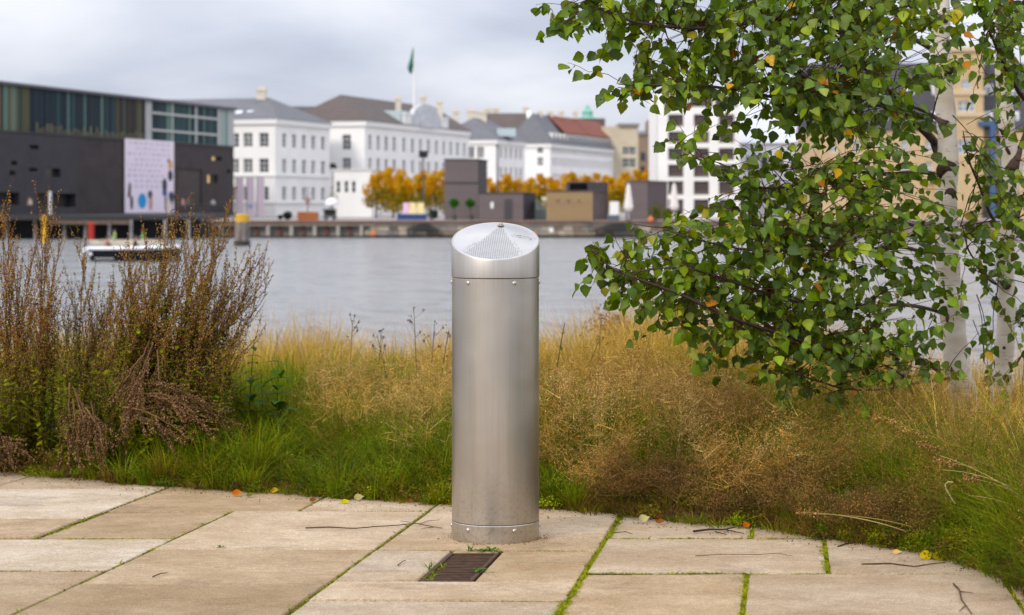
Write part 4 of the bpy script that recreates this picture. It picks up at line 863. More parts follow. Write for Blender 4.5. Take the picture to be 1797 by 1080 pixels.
vs, fs = hull(6.2, .75, .26, .02, low=-.12); k = MB(); k.add([(kx + v[0], ky_ + v[1], kz + v[2]) for v in vs], fs); k.build('hull', mat('cream_hull', (.62, .55, .42), .4), ky)
k = MB(); k.box(kx - 2.2, kx + 2.4, ky_ - .3, ky_ + .3, kz + .22, kz + .31); k.build('deck', mat('salmon_deck', (.62, .36, .26), .5), ky)
for dx in (-.9, 1.7): k = MB(); k.tube([(kx + dx, ky_ - .2, kz + .5), (kx + dx - .6, ky_ - 1.7, kz + .12)], .03, 5); k.build('oar', M_TRIM, ky)
person((Xat(201, DK), DK, kz + .36), 'person in bright green vest rowing in the pale boat, nearer its bow', C_('green', (.32, .52, .12)), C_('dark', (.05, .05, .06)), 'sit', R(-90))
person((Xat(251, DK), DK, kz + .36), 'person in lime green vest in the pale boat, nearer the tall dry shrub', C_('lime', (.24, .50, .14)), C_('dark', (.05, .05, .06)), 'sit', R(-90))
for px, d, tp, lb in ((321, 217, C_('rose', (.42, .22, .20)), 'person in rose jacket standing on the theatre deck beside the poster'), (331, 219, C_('teal', (.06, .12, .12)), 'person in dark teal coat standing on the theatre deck by the gate'), (52, 196, C_('beige', (.6, .47, .36)), 'person in beige jacket on the deck under the theatre windows'), (374, 240, C_('whitish', (.55, .55, .52)), 'person in pale jacket near the theatre corner')):
    person((Xat(px, d), d, zd + .93), lb, tp, C_('dark', (.05, .05, .06)), 'stand', R(random.uniform(-60, 60)))
wp = thing('deck_post', (Xat(88, 192), 192, zd), 'slim white post standing on the theatre deck', 'post'); x, y, z = wp.location
k = MB(); k.tube([(x, y, z), (x, y, Zat(336, 192))], .13, 8); k.build('post', mat('white_post', (.62, .6, .58), .6), wp); k = MB(); k.lathe([(.2, z), (.2, z + .06), (.14, z + .08)], 10, (x, y, 0)); k.build('foot', M_LAD, wp)

# ------------------------------------------------------------------ pavement of big concrete slabs
VPX, VPY = 1378.0, 444.0
def K(k, y): return VPX - (VPX - k) * (y - VPY) / (1080.0 - VPY)       # a receding joint, named by where it meets the bottom edge
def slab_material():
    m = bpy.data.materials.new('concrete_slab'); m.use_nodes = True
    n, l = m.node_tree.nodes, m.node_tree.links; b = n['Principled BSDF']
    t = n.new('ShaderNodeTexCoord'); oi = n.new('ShaderNodeObjectInfo')
    off = n.new('ShaderNodeVectorMath'); off.operation = 'MULTIPLY_ADD'; off.inputs[1].default_value = (1, 1, 1)
    sc_ = n.new('ShaderNodeCombineXYZ'); rm = n.new('ShaderNodeMath'); rm.operation = 'MULTIPLY'; rm.inputs[1].default_value = 37.0
    l.new(oi.outputs['Random'], rm.inputs[0]); l.new(rm.outputs[0], sc_.inputs['X']); l.new(rm.outputs[0], sc_.inputs['Z'])
    l.new(t.outputs['Object'], off.inputs[0]); l.new(sc_.outputs['Vector'], off.inputs[2])
    def tex(scale, st, det=5, rough=.55):
        mpn = n.new('ShaderNodeMapping'); mpn.inputs['Scale'].default_value = st
        x = n.new('ShaderNodeTexNoise'); x.inputs['Scale'].default_value = scale; x.inputs['Detail'].default_value = det; x.inputs['Roughness'].default_value = rough
        l.new(off.outputs['Vector'], mpn.inputs['Vector']); l.new(mpn.outputs['Vector'], x.inputs['Vector']); return x
    def ramp(src, p0, p1, c0, c1):
        r = n.new('ShaderNodeValToRGB'); r.color_ramp.elements[0].position = p0; r.color_ramp.elements[1].position = p1
        r.color_ramp.elements[0].color = (*c0, 1); r.color_ramp.elements[1].color = (*c1, 1); l.new(src.outputs['Fac'], r.inputs['Fac']); return r
    def mul(a, bb, f=1.0, mode='MULTIPLY'):
        x = n.new('ShaderNodeMix'); x.data_type = 'RGBA'; x.blend_type = mode; x.inputs['Factor'].default_value = f
        l.new(a, x.inputs[6]); l.new(bb, x.inputs[7]); return x.outputs[2]
    streak = ramp(tex(8, (1.0, 1.5, 1), 7, .7), .30, .70, (.84, .82, .79), (1.10, 1.10, 1.10))
    cloud = ramp(tex(3.2, (1, 1.1, 1), 6), .34, .66, (.84, .78, .69), (1.10, 1.11, 1.13))
    grit = ramp(tex(170, (1, 1, 1), 3, .75), .36, .60, (.52, .49, .45), (1.14, 1.14, 1.14))
    stain = ramp(tex(2.4, (1, 1.2, 1), 7, .65), .57, .72, (1, 1, 1), (.50, .49, .52))
    pit = ramp(tex(75, (1, 1, 1), 1), .17, .235, (.35, .31, .28), (1, 1, 1))
    c = mul(oi.outputs['Color'], streak.outputs['Color']); c = mul(c, cloud.outputs['Color']); c = mul(c, grit.outputs['Color'], .8); c = mul(c, stain.outputs['Color'], .8); c = mul(c, pit.outputs['Color'], .9)
    c = mul(c, ramp(tex(38, (1, 2, 1), 4, .7), .38, .62, (.86, .84, .80), (1.07, 1.07, 1.08)).outputs['Color']); l.new(c, b.inputs['Base Color']); b.inputs['Roughness'].default_value = .82; b.inputs['Specular IOR Level'].default_value = .3
    g2 = tex(180, (1, 1, 1), 3); bp = n.new('ShaderNodeBump'); bp.inputs['Strength'].default_value = .35; bp.inputs['Distance'].default_value = .004
    g3 = tex(14, (1, 1.6, 1), 5); bp2 = n.new('ShaderNodeBump'); bp2.inputs['Strength'].default_value = .3; bp2.inputs['Distance'].default_value = .01
    l.new(g3.outputs['Fac'], bp2.inputs['Height']); l.new(g2.outputs['Fac'], bp.inputs['Height']); l.new(bp2.outputs['Normal'], bp.inputs['Normal']); l.new(bp.outputs['Normal'], b.inputs['Normal'])
    return m
M_SLAB = slab_material()
def bed_material():
    m = mat('joint_bed', (.06, .06, .02), .95, noise=.6, nscale=14, bump=.6, bscale=120); return m
bk = MB(); c4_ = [(-9, 1.2), (9, 1.2), (9, 10.5), (-9, 10.5)]
bk.add([(x, y, pz(y) - .016) for x, y in c4_], [(0, 1, 2, 3)])
pave = tag(bk.build('pavement', bed_material()), 'worn tan and grey concrete slab pavement with mossy joints', None, kind='structure')
TAN1, TAN2, PINK, GREY, PALE = (.375, .27, .153), (.41, .302, .182), (.475, .37, .25), (.44, .35, .25), (.52, .435, .33)
slabs = [(-1252, -774, 815, 857, PINK), (-1730, -1252, 815, 857, TAN2), (-1730, -1252, 857, 944.5, PINK), (-774, -296, 826, 857, PINK), (-296, 182, 826, 857, TAN2), (-774, -296, 857, 911, PALE), (-774, -296, 911, 944, TAN2), (-296, 182, 857, 897.5, TAN1), (-296, 20, 897.5, 944.5, TAN1),
         (182, 500, 840, 897.5, PINK), (500, 978, 840, 898, PINK), (-458, 20, 944.5, 1002, PALE), (-458, 20, 1002, 1110, TAN2), (-936, -458, 944.5, 1030, PINK), (-936, -458, 1030, 1110, TAN1), (-1252, -774, 857, 944.5, TAN2),
         (20, 500, 897.5, 964, PINK), (20, 500, 964, 1026, TAN2), (20, 500, 1026, 1110, TAN1), (500, 978, 898, 945, PINK), (500, 978, 945, 966.5, TAN2),
         (500, 668, 966.5, 1005, GREY), (500, 668, 1005, 1020.5, PINK), (772, 978, 966.5, 1020.5, TAN2), (668, 772, 966.5, 971, TAN1), (500, 978, 1020.5, 1053, PINK), (500, 978, 1053, 1110, GREY),
         (978, 1303, 840, 944.5, PINK), (1303, 1803, 840, 945.5, PINK), (978, 1465, 944.5, 1006, PINK), (1465, 1950, 945.5, 1010, PINK), (978, 1303, 1006, 1110, TAN2), (1303, 1803, 1008, 1110, PINK), (1803, 2290, 1013, 1110, TAN2), (1950, 2450, 945, 1012, GREY)]
for r_, (ya, yb) in enumerate(((1110, 1175), (1175, 1260), (1260, 1390), (1390, 1620), (1620, 2300))):
    for j in range(-5, 8): slabs.append((20 + 478 * j + (240 if r_ % 2 == 0 else 0), 498 + 478 * j + (240 if r_ % 2 == 0 else 0), ya, yb, random.choice((TAN1, TAN2, PINK, PINK, GREY))))
JOINTS = []
gx, gy = .0062, .0055
M_SLABS = []
for (k0, k1, ya, yb, col) in slabs:
    ya_, yb_ = ya, yb
    q_ = [G(K(k0, yb_), yb_), G(K(k1, yb_), yb_), G(K(k1, ya_), ya_), G(K(k0, ya_), ya_)]
    # leave the joint: narrow across, wider along the receding joints
    ex = (q_[1] - q_[0]).normalized(); ey = (q_[3] - q_[0]).normalized()
    q_ = [q_[0] + ex * gx + ey * gy, q_[1] - ex * gx + ey * gy, q_[2] - ex * gx - ey * gy, q_[3] + ex * gx - ey * gy]
    lift = random.uniform(-.004, .003); tilt = random.uniform(-.0015, .0015)
    cen = sum(q_, Vector()) / 4
    top = [p + (cen - p).normalized() * .006 + Vector((0, 0, lift + (tilt if i in (0, 3) else -tilt))) for i, p in enumerate(q_)]
    mid = [p + Vector((0, 0, lift - .0045)) for p in q_]; bot = [p + Vector((0, 0, -.05)) for p in q_]
    k = MB(); k.add(top + mid + bot, [(0, 1, 2, 3)] + [(i + 4, (i + 1) % 4 + 4, (i + 1) % 4, i) for i in range(4)] + [(i + 8, (i + 1) % 4 + 8, (i + 1) % 4 + 4, i + 4) for i in range(4)])
    s_ = k.build('slab', M_SLAB, pave); v_ = random.uniform(.88, 1.09); s_.color = (col[0] * v_, col[1] * v_, col[2] * v_, 1)
    JOINTS.append((k0, k1, ya, yb))

# drain grate in its frame
gq = [G(K(670, 1019.5), 1019.5), G(K(770, 1019.5), 1019.5), G(K(770, 972), 972), G(K(670, 972), 972)]
M_RUST = mat('rusty_iron', (.075, .042, .026), .8, spec=.15, noise=.35, nscale=30, bump=.2, bscale=150)
gr = thing('drain_grate', gq[0], 'rusty slotted drain grate set in the slabs in front of the pillar', 'drain grate')
ex, ey = (gq[1] - gq[0]), (gq[3] - gq[0]); dn = Vector((0, 0, -1))
def gbar(a, b, c, d, z0, z1, nm):
    """Bar over grate coordinates a..b across, c..d along (0..1)."""
    f = lambda u_, v_: gq[0] + ex * u_ + ey * v_
    p_ = [f(a, c), f(b, c), f(b, d), f(a, d)]; k = MB(); k.add([p + dn * z0 for p in p_] + [p + dn * z1 for p in p_], [(0, 1, 2, 3), (7, 6, 5, 4), (0, 4, 5, 1), (1, 5, 6, 2), (2, 6, 7, 3), (3, 7, 4, 0)]); return k.build(nm, M_RUST, gr)
gbar(-.02, .055, -.01, 1.01, -.001, .045, 'frame'); gbar(.945, 1.02, -.01, 1.01, -.001, .045, 'frame'); gbar(.056, .944, -.012, .018, -.0008, .045, 'frame'); gbar(.056, .944, .982, 1.012, -.0008, .045, 'frame')
nb = 16
for i in range(nb): v0 = .03 + .94 * (i + .22) / nb; gbar(.056, .944, v0, v0 + .94 * .42 / nb, .003, .03, 'bar')
pk_ = MB(); pk_.add([p + dn * .0125 for p in gq], [(0, 1, 2, 3)]); pk_.build('grate_shade_sheet', M_BLACK, gr)  # flat black sheet stands in for the darkness below the bars

# ------------------------------------------------------------------ the steel pillar
BX, BY, BR = -.0566, 7.02, .150
def steel(name, col, rough, vert=True):
    m = bpy.data.materials.new(name); m.use_nodes = True; n, l = m.node_tree.nodes, m.node_tree.links; b = n['Principled BSDF']
    b.inputs['Metallic'].default_value = 1.0
    t = n.new('ShaderNodeTexCoord'); mpn = n.new('ShaderNodeMapping'); mpn.inputs['Scale'].default_value = (60, 60, 1.2) if vert else (8, 8, 8)
    x = n.new('ShaderNodeTexNoise'); x.inputs['Scale'].default_value = 3; x.inputs['Detail'].default_value = 6
    x2 = n.new('ShaderNodeTexNoise'); x2.inputs['Scale'].default_value = 7; x2.inputs['Detail'].default_value = 5
    l.new(t.outputs['Object'], mpn.inputs['Vector']); l.new(mpn.outputs['Vector'], x.inputs['Vector']); l.new(t.outputs['Object'], x2.inputs['Vector'])
    r = n.new('ShaderNodeValToRGB'); r.color_ramp.elements[0].position = .3; r.color_ramp.elements[1].position = .7
    r.color_ramp.elements[0].color = (*[c * .93 for c in col], 1); r.color_ramp.elements[1].color = (*[min(1, c * 1.06) for c in col], 1)
    mixf = n.new('ShaderNodeMath'); mixf.operation = 'MULTIPLY_ADD'; mixf.inputs[1].default_value = .5; l.new(x.outputs['Fac'], mixf.inputs[0])
    hf = n.new('ShaderNodeMath'); hf.operation = 'MULTIPLY'; hf.inputs[1].default_value = .5; l.new(x2.outputs['Fac'], hf.inputs[0]); l.new(hf.outputs[0], mixf.inputs[2])
    l.new(mixf.outputs[0], r.inputs['Fac']); l.new(r.outputs['Color'], b.inputs['Base Color'])
    mr = n.new('ShaderNodeMapRange'); mr.inputs['To Min'].default_value = rough - .06; mr.inputs['To Max'].default_value = rough + .08; l.new(x2.outputs['Fac'], mr.inputs['Value']); l.new(mr.outputs['Result'], b.inputs['Roughness'])
    bp = n.new('ShaderNodeBump'); bp.inputs['Strength'].default_value = .02; bp.inputs['Distance'].default_value = .001; l.new(x.outputs['Fac'], bp.inputs['Height']); l.new(bp.outputs['Normal'], b.inputs['Normal'])
    b.inputs['Anisotropic'].default_value = .3
    xw = n.new('ShaderNodeTexNoise'); xw.inputs['Scale'].default_value = 5; xw.inputs['Detail'].default_value = 2; l.new(t.outputs['Object'], xw.inputs['Vector'])
    bw = n.new('ShaderNodeBump'); bw.inputs['Strength'].default_value = .12; bw.inputs['Distance'].default_value = .02; l.new(xw.outputs['Fac'], bw.inputs['Height']); l.new(bw.outputs['Normal'], bp.inputs['Normal'])
    if vert:      # dried splash marks towards the ground, faint run-off streaks, scattered handling marks
        sp_ = n.new('ShaderNodeSeparateXYZ'); l.new(t.outputs['Object'], sp_.inputs['Vector'])
        lo = n.new('ShaderNodeMapRange'); lo.inputs['From Min'].default_value = .30; lo.inputs['From Max'].default_value = .0; l.new(sp_.outputs['Z'], lo.inputs['Value'])
        m3 = n.new('ShaderNodeMapping'); m3.inputs['Scale'].default_value = (22, 22, 1.0); l.new(t.outputs['Object'], m3.inputs['Vector'])
        x3 = n.new('ShaderNodeTexNoise'); x3.inputs['Scale'].default_value = 1.4; x3.inputs['Detail'].default_value = 4; l.new(m3.outputs['Vector'], x3.inputs['Vector'])
        x4 = n.new('ShaderNodeTexNoise'); x4.inputs['Scale'].default_value = 90; x4.inputs['Detail'].default_value = 3; l.new(t.outputs['Object'], x4.inputs['Vector'])
        r3 = n.new('ShaderNodeMapRange'); r3.inputs['From Min'].default_value = .52; r3.inputs['From Max'].default_value = .75; r3.inputs['To Max'].default_value = .22; l.new(x3.outputs['Fac'], r3.inputs['Value'])
        r4 = n.new('ShaderNodeMapRange'); r4.inputs['From Min'].default_value = .48; r4.inputs['From Max'].default_value = .72; r4.inputs['To Max'].default_value = .55; l.new(x4.outputs['Fac'], r4.inputs['Value'])
        ml = n.new('ShaderNodeMath'); ml.operation = 'MULTIPLY_ADD'; l.new(r4.outputs['Result'], ml.inputs[0]); l.new(lo.outputs['Result'], ml.inputs[1]); l.new(r3.outputs['Result'], ml.inputs[2])
        dm_ = n.new('ShaderNodeMix'); dm_.data_type = 'RGBA'; dm_.inputs[7].default_value = (.30, .255, .20, 1); l.new(ml.outputs[0], dm_.inputs['Factor']); l.new(r.outputs['Color'], dm_.inputs[6]); l.new(dm_.outputs[2], b.inputs['Base Color'])
    return m
M_STEEL = steel('brushed_steel', (.56, .518, .462), .36); M_LID = steel('steel_lid', (.55, .535, .515), .55, False)
pil = thing('steel_pillar', (BX, BY, 0), 'brushed stainless steel pillar with slanted perforated lid standing on the slabs', 'pillar')
NS = 96
SL = .123 / .30; ZMID = (.957 + 1.080) / 2
ztop = lambda y_: ZMID + (y_ - BY) * SL
def ring(r, z): return [(BX + r * math.sin(2 * math.pi * i / NS), BY - r * math.cos(2 * math.pi * i / NS), z) for i in range(NS)]
def ringtop(r, dz=0.0): return [(BX + r * math.sin(2 * math.pi * i / NS), BY - r * math.cos(2 * math.pi * i / NS), ztop(BY - r * math.cos(2 * math.pi * i / NS)) + dz) for i in range(NS)]
def sleeve(rings, nm, m, cap=False):
    k = MB(); vs = [p for r_ in rings for p in r_]; fs = [(i * NS + j, i * NS + (j + 1) % NS, (i + 1) * NS + (j + 1) % NS, (i + 1) * NS + j) for i in range(len(rings) - 1) for j in range(NS)]
    k.add(vs, fs); return k.build(nm, m, pil, smooth=True, angle=R(35))
sleeve([ring(BR, -.03), ring(BR, .0615), ring(BR - .0015, .0632), ring(BR - .012, .0632)], 'base_collar', M_STEEL)
sleeve([ring(BR - .012, .0648), ring(BR - .0022, .0648), ring(BR - .0008, .0662), ring(BR - .0008, .8905), ring(BR - .002, .8918), ring(BR - .014, .8918)], 'body', M_STEEL)
sleeve([ring(BR - .012, .8938), ring(BR - .0012, .8938), ring(BR + .0006, .8955), ringtop(BR + .0006, -.004), ringtop(BR - .0004, -.0008), ringtop(BR - .003, -.0002), ringtop(BR - .006, -.003)], 'cap_ring', M_STEEL)
# lid: a sheet pressed up to a point near the back
APX = Vector((BX + .018, BY + .058, ztop(BY + .058) + .028))
rt = [Vector(p) for p in ringtop(BR - .0045, -.0012)]
k = MB(); NR = 8; vs = []
for j in range(NR):
    f = j / NR; prof = (1 - f)
    for i in range(NS):
        p = APX.lerp(rt[i], f + (1 - f) * .0) if j else APX; base_ = Vector((p.x, p.y, ztop(p.y) - .0012)); lift = .029 * max(0, 1 - f * 1.12) ** 1.0
        vs.append((p.x, p.y, base_.z + lift))
vs += [tuple(p) for p in rt]
k.add(vs, [(j * NS + i, j * NS + (i + 1) % NS, (j + 1) * NS + (i + 1) % NS, (j + 1) * NS + i) for j in range(1, NR) for i in range(NS)]); k.add([vs[0]] + vs[NS:2 * NS], [(0, 1 + i, 1 + (i + 1) % NS) for i in range(NS)])
lid = k.build('lid', M_LID, pil, smooth=True)
def lid_z(x, y):
    """Height of the pressed lid over plan point x, y."""
    dx, dy = x - APX.x, y - APX.y; r_ = math.hypot(dx, dy)
    if r_ < 1e-6: return APX.z
    ux, uy = dx / r_, dy / r_; ax, ay = APX.x - BX, APX.y - BY; b_ = ax * ux + ay * uy; rr_ = BR - .0045
    Rm = -b_ + math.sqrt(max(0, b_ * b_ - (ax * ax + ay * ay - rr_ * rr_))); f = r_ / Rm
    return (ztop(y) - .0012 + .029 * max(0, 1 - f * 1.12)) if f < .975 else None
hole = MB(); nh = 0
def punch(x, y, s=.0013):
    z = lid_z(x, y)
    if z is None: return
    hole.add([(x + s * math.cos(a) , y + s * 1.05 * math.sin(a), z + .0006 + (s * 1.05 * math.sin(a)) * SL) for a in np.linspace(0, 2 * math.pi, 6, endpoint=False)], [tuple(range(6))])
# the perforated fan below the point, rows running down the slope
for ix in range(-22, 24):
    for iy in range(0, 52):
        x = APX.x + ix * .0062 + iy * .0004 - .016; y = APX.y - .022 - iy * .0046
        a = math.degrees(math.atan2(x - APX.x, APX.y - y))
        if -39 < a < 21 or ((-46 < a < 27) and iy > 14 and random.random() < .55): punch(x, y)
for i in range(60):
    u_ = random.random(); x = APX.x + .035 + u_ * .105; y = APX.y - .055 + u_ * .012 + random.choice((-.008, -.004, 0, .004, .008)); punch(x, y, .0014)
hp = hole.build('perforations', mat('hole_dark', (.045, .03, .025), .8), pil); hp['kind'] = 'stuff'
M_SCREW = steel('screw_steel', (.52, .49, .45), .42, False)
k = MB(); k.lathe([(.012, 0), (.012, .003), (.0095, .0034)], 16, (APX.x, APX.y, APX.z - .0025)); k.build('washer', M_SCREW, pil)
k = MB(); k.lathe([(.0072, .0008), (.0072, .0055), (.0055, .0075), (.003, .0077)], 12, (APX.x, APX.y, APX.z)); k.build('lid_bolt', mat('brass_tinted_bolt', (.52, .40, .29), .4, metal=.9), pil)
sk = MB(); pr_s = [(.0078, -.002), (.0078, .0008), (.0068, .0026), (.0042, .0038), (.0012, .0041)]
ns = 12; vs = [(r_ * math.cos(2 * math.pi * j / ns), -h_, r_ * math.sin(2 * math.pi * j / ns)) for r_, h_ in pr_s for j in range(ns)]
sk.add(vs, [(i * ns + j, i * ns + (j + 1) % ns, (i + 1) * ns + (j + 1) % ns, (i + 1) * ns + j) for i in range(len(pr_s) - 1) for j in range(ns)] + [tuple(range(4 * ns, 5 * ns))])
skm = sk.mesh('screw', M_SCREW); skm.polygons.foreach_set('use_smooth', [True] * len(skm.polygons))
for z in (.877, .0455):
    for a in (-38, 26, 90, 150, 208, 270):
        r_ = BR - .0008 if z > .5 else BR
        o_ = bpy.data.objects.new('screw', skm); o_.location = (r_ * math.sin(R(a)), -r_ * math.cos(R(a)), z); o_.rotation_euler.z = R(a); o_.parent = pil; COL.objects.link(o_)
# ------------------------------------------------------------------ verge ground
EDGE_PX = [(-700, 815), (-300, 818), (0, 825), (120, 838), (200, 845), (400, 857), (500, 866), (620, 873), (790, 882), (950, 890), (1100, 904), (1300, 920), (1450, 944), (1600, 966), (1740, 1000), (1797, 1042)]
EPT = [G(a, b) for a, b in EDGE_PX]
ex_, ey_ = [p.x for p in EPT] + [1.62, 1.85, 2.2, 3.2], [p.y for p in EPT] + [5.2, 4.2, 3.2, 1.8]
def edge(x): return np.interp(x, ex_, ey_) + .028 * np.sin(x * 6.1 + .7) + .022 * np.sin(x * 14.3 + 2.0) + .012 * np.sin(x * 31.0)
def gz(x, y):
    """Height of the verge ground."""
    e_ = edge(x); s_ = np.clip(y - e_, 0, None)
    z = -SLOPE * (y - 7.0) + .012 + .05 * (1 - np.exp(-s_ * 2.0)) + .02 * np.sin(x * 2.1 + y) * np.clip(s_, 0, 1)
    z = z + .055 * np.sin(x * 3.3 + 1.3 + y * .6) * np.cos(y * 2.1 + x * .9) * np.clip(s_ * 1.4, 0, 1)
    z = z - np.clip(y - 12.5, 0, None) * .075 - np.clip(y - 19, 0, None) ** 1.5 * .22
    return z
xs = np.linspace(-9, 9, 110); k = MB(); rows_ = 60; vs = []
for x in xs:
    e_ = float(edge(x)) + .02 * math.sin(x * 17) + .012 * math.sin(x * 41)
    for j in range(rows_):
        f = j / (rows_ - 1); y = e_ + (25.5 - e_) * f ** 1.6; z = float(gz(x, y)) - (.02 if j == 0 else 0); vs.append((x, y, z))
k.add(vs, [(i * rows_ + j, (i + 1) * rows_ + j, (i + 1) * rows_ + j + 1, i * rows_ + j + 1) for i in range(len(xs) - 1) for j in range(rows_ - 1)])
tag(k.build('verge_ground', mat('verge_soil', (.045, .032, .018), .95, noise=.5, nscale=20, bump=.8, bscale=60), smooth=True), 'dark soil of the grass verge', None, kind='structure')

# ------------------------------------------------------------------ grasses
def blades(x, y, h, w, lean, ang, c0, c1, bend=1.0, seg=3, z0=None, rng=RNG):
    """Curved tapering blades; all arguments arrays of one length. lean: tip offset as a share of height, ang: its direction."""
    n = len(x); z = gz(x, y) - .01 if z0 is None else z0
    fa = rng.uniform(0, math.pi, n); wx, wy = np.cos(fa) * w / 2, np.sin(fa) * w / 2 * .6
    V = np.empty((n, 2 * seg + 1, 3)); C = np.empty((n, 2 * seg + 1, 3))
    for s in range(seg + 1):
        t = s / seg; off = lean * h * t ** (1 + bend); zz = z + h * (t - .35 * np.abs(lean) * t ** 2 * bend)
        cx, cy = x + np.cos(ang) * off, y + np.sin(ang) * off; tw = (1 - t) ** .6
        cc = c0 * (1 - t) + c1 * t
        if s < seg:
            V[:, 2 * s, 0], V[:, 2 * s, 1], V[:, 2 * s, 2] = cx - wx * tw, cy - wy * tw, zz
            V[:, 2 * s + 1, 0], V[:, 2 * s + 1, 1], V[:, 2 * s + 1, 2] = cx + wx * tw, cy + wy * tw, zz
            C[:, 2 * s] = cc; C[:, 2 * s + 1] = cc
        else: V[:, 2 * s, 0], V[:, 2 * s, 1], V[:, 2 * s, 2] = cx, cy, zz; C[:, 2 * s] = cc
    tri = []
    for s in range(seg - 1): a = 2 * s; tri += [(a, a + 1, a + 3), (a, a + 3, a + 2)]
    a = 2 * (seg - 1); tri.append((a, a + 1, a + 2))
    T = (np.arange(n)[:, None, None] * (2 * seg + 1) + np.array(tri)[None]).reshape(-1, 3)
    return V.reshape(-1, 3), T, C.reshape(-1, 3)
def pick(cols, n, var=.22, rng=RNG):
    c = np.array(cols)[rng.integers(0, len(cols), n)]; return c * rng.uniform(1 - var, 1 + var, (n, 1)) * rng.uniform(.94, 1.06, (n, 3))
def scatter(n, x0, x1, d0, d1, pw=1.0, rng=RNG):
    """Points in the verge: x uniform, depth d behind the edge with power pw (above 1: crowds the front)."""
    x = rng.uniform(x0, x1, n); d = d0 + (d1 - d0) * rng.random(n) ** pw; y = edge(x) + d; return x, y, d
def vnoise(x, y, s, seed=0):
    """Smooth value in 0..1 that groups blades into clumps."""
    v = (np.sin(x * s * 1.7 + seed) * np.cos(y * s * 2.3 + seed * 2) + np.sin((x + y) * s * 3.1 + seed * 3) * .6 + np.cos((x * .7 - y) * s * 5.3 + seed) * .4) / 2
    return np.clip(.5 + .5 * v, 0, 1)
def clumps(x, y, n, spread, rng=RNG):
    i = rng.integers(0, len(x), n); return x[i] + rng.normal(0, spread, n), y[i] + rng.normal(0, spread, n)
def join(parts):
    k = 0; Vs, Ts, Cs = [], [], []
    for V, T, C in parts: Vs.append(V); Ts.append(T + k); Cs.append(C); k += len(V)
    return np.concatenate(Vs), np.concatenate(Ts), np.concatenate(Cs)
pxof = lambda x, y: CX + FPX * x / y
U_ = lambda a, b, n: RNG.uniform(a, b, n)
GREEN = [(.085, .138, .015), (.13, .172, .02), (.055, .10, .012), (.18, .20, .026), (.10, .15, .018)]
OLIVE = [(.13, .135, .03), (.17, .15, .04), (.10, .11, .025), (.20, .17, .05)]
STRAW = [(.60, .43, .20), (.52, .36, .15), (.68, .51, .27), (.44, .31, .13), (.62, .44, .19)]
BROWN = [(.17, .105, .05), (.12, .075, .04), (.22, .14, .07), (.09, .055, .03)]
RUST = [(.26, .16, .07), (.33, .21, .095), (.21, .125, .055), (.38, .26, .13)]
MIXG = GREEN + OLIVE


def tussocks(cx, cy, h, nb_, w0, w1, cols0, cols1, rad=.03, spread=(.2, 1.1), seg=3, bend=1.0):
    """Tufts: nb_ blades fan out of every centre; height, hue and brightness vary from tuft to tuft."""
    m = len(cx); i = np.repeat(np.arange(m), nb_); n = len(i); a = U_(0, 6.28, n); r_ = rad * np.sqrt(RNG.random(n)) * U_(.6, 1.5, m)[i]
    x = cx[i] + np.cos(a) * r_; y = cy[i] + np.sin(a) * r_; hh = (h * U_(.7, 1.3, m))[i] * U_(.45, 1.1, n)
    k0 = np.array(cols0)[RNG.integers(0, len(cols0), m)] * U_(.75, 1.25, m)[:, None]; k1 = np.array(cols1)[RNG.integers(0, len(cols1), m)] * U_(.75, 1.25, m)[:, None]
    j = RNG.random(n) < .3; c1 = np.where(j[:, None], pick(cols1, n), k1[i]) * U_(.8, 1.2, n)[:, None]
    return blades(x, y, hh, U_(w0, w1, n), U_(*spread, n) * (.4 + r_ / (rad * 1.2)), a + RNG.normal(0, .5, n), k0[i] * U_(.8, 1.2, n)[:, None], c1, bend, seg)
def keep(x, y, cond): return x[cond], y[cond]
DUSKB = [(.08, .045, .025), (.05, .03, .018)]
YGREEN = [(.20, .25, .03), (.25, .27, .04), (.17, .22, .03)]
parts = []
# low thatch right at the edge: dark, tangled
n = 24000; x, y, d = scatter(n, -3.4, 2.4, -.05, .7, 1.4); ang = U_(0, 6.28, n)
rt_ = (x > .25)[:, None]  # past the pillar the edge's shadow line is put into darker colours
parts.append(blades(x, y, U_(.02, .09, n), U_(.002, .004, n), U_(.6, 1.8, n), ang, np.where(rt_, pick(DUSKB + BROWN, n), pick(BROWN, n)), np.where(rt_, pick(DUSKB + BROWN + BROWN + RUST[2:3], n), pick(BROWN + OLIVE + RUST, n)), 1.2))
# front green belt from the shrubs to the pillar and a little past it
x, y, d = scatter(560, -1.9, .28, -.05, 1.7, 1.1); v = vnoise(x, y, 2.4, 1); c = v > .30; x, y, d, v = x[c], y[c], d[c], v[c]
parts.append(tussocks(x, y, .08 + .18 * np.clip(d / .65, 0, 1) + .13 * v, 56, .0024, .0062, GREEN + BROWN[:1], GREEN + GREEN + OLIVE + YGREEN, .04, (.2, 1.5)))
x, y, d = scatter(420, -1.9, .30, .0, 1.6, 1.0)
parts.append(tussocks(x, y, .09 + .22 * np.clip(d / .7, 0, 1), 34, .0018, .0036, OLIVE + BROWN, OLIVE + RUST + YGREEN, .05, (.3, 1.5)))
x, y, d = scatter(330, -1.9, .30, -.03, 1.0, 1.3); c = vnoise(x, y, 3.3, 21) > .42; x, y, d = x[c], y[c], d[c]
parts.append(tussocks(x, y, .05 + .12 * np.clip(d / .7, 0, 1), 46, .0016, .0034, BROWN + DUSKB, BROWN + RUST + DUSKB, .06, (.6, 1.8)))
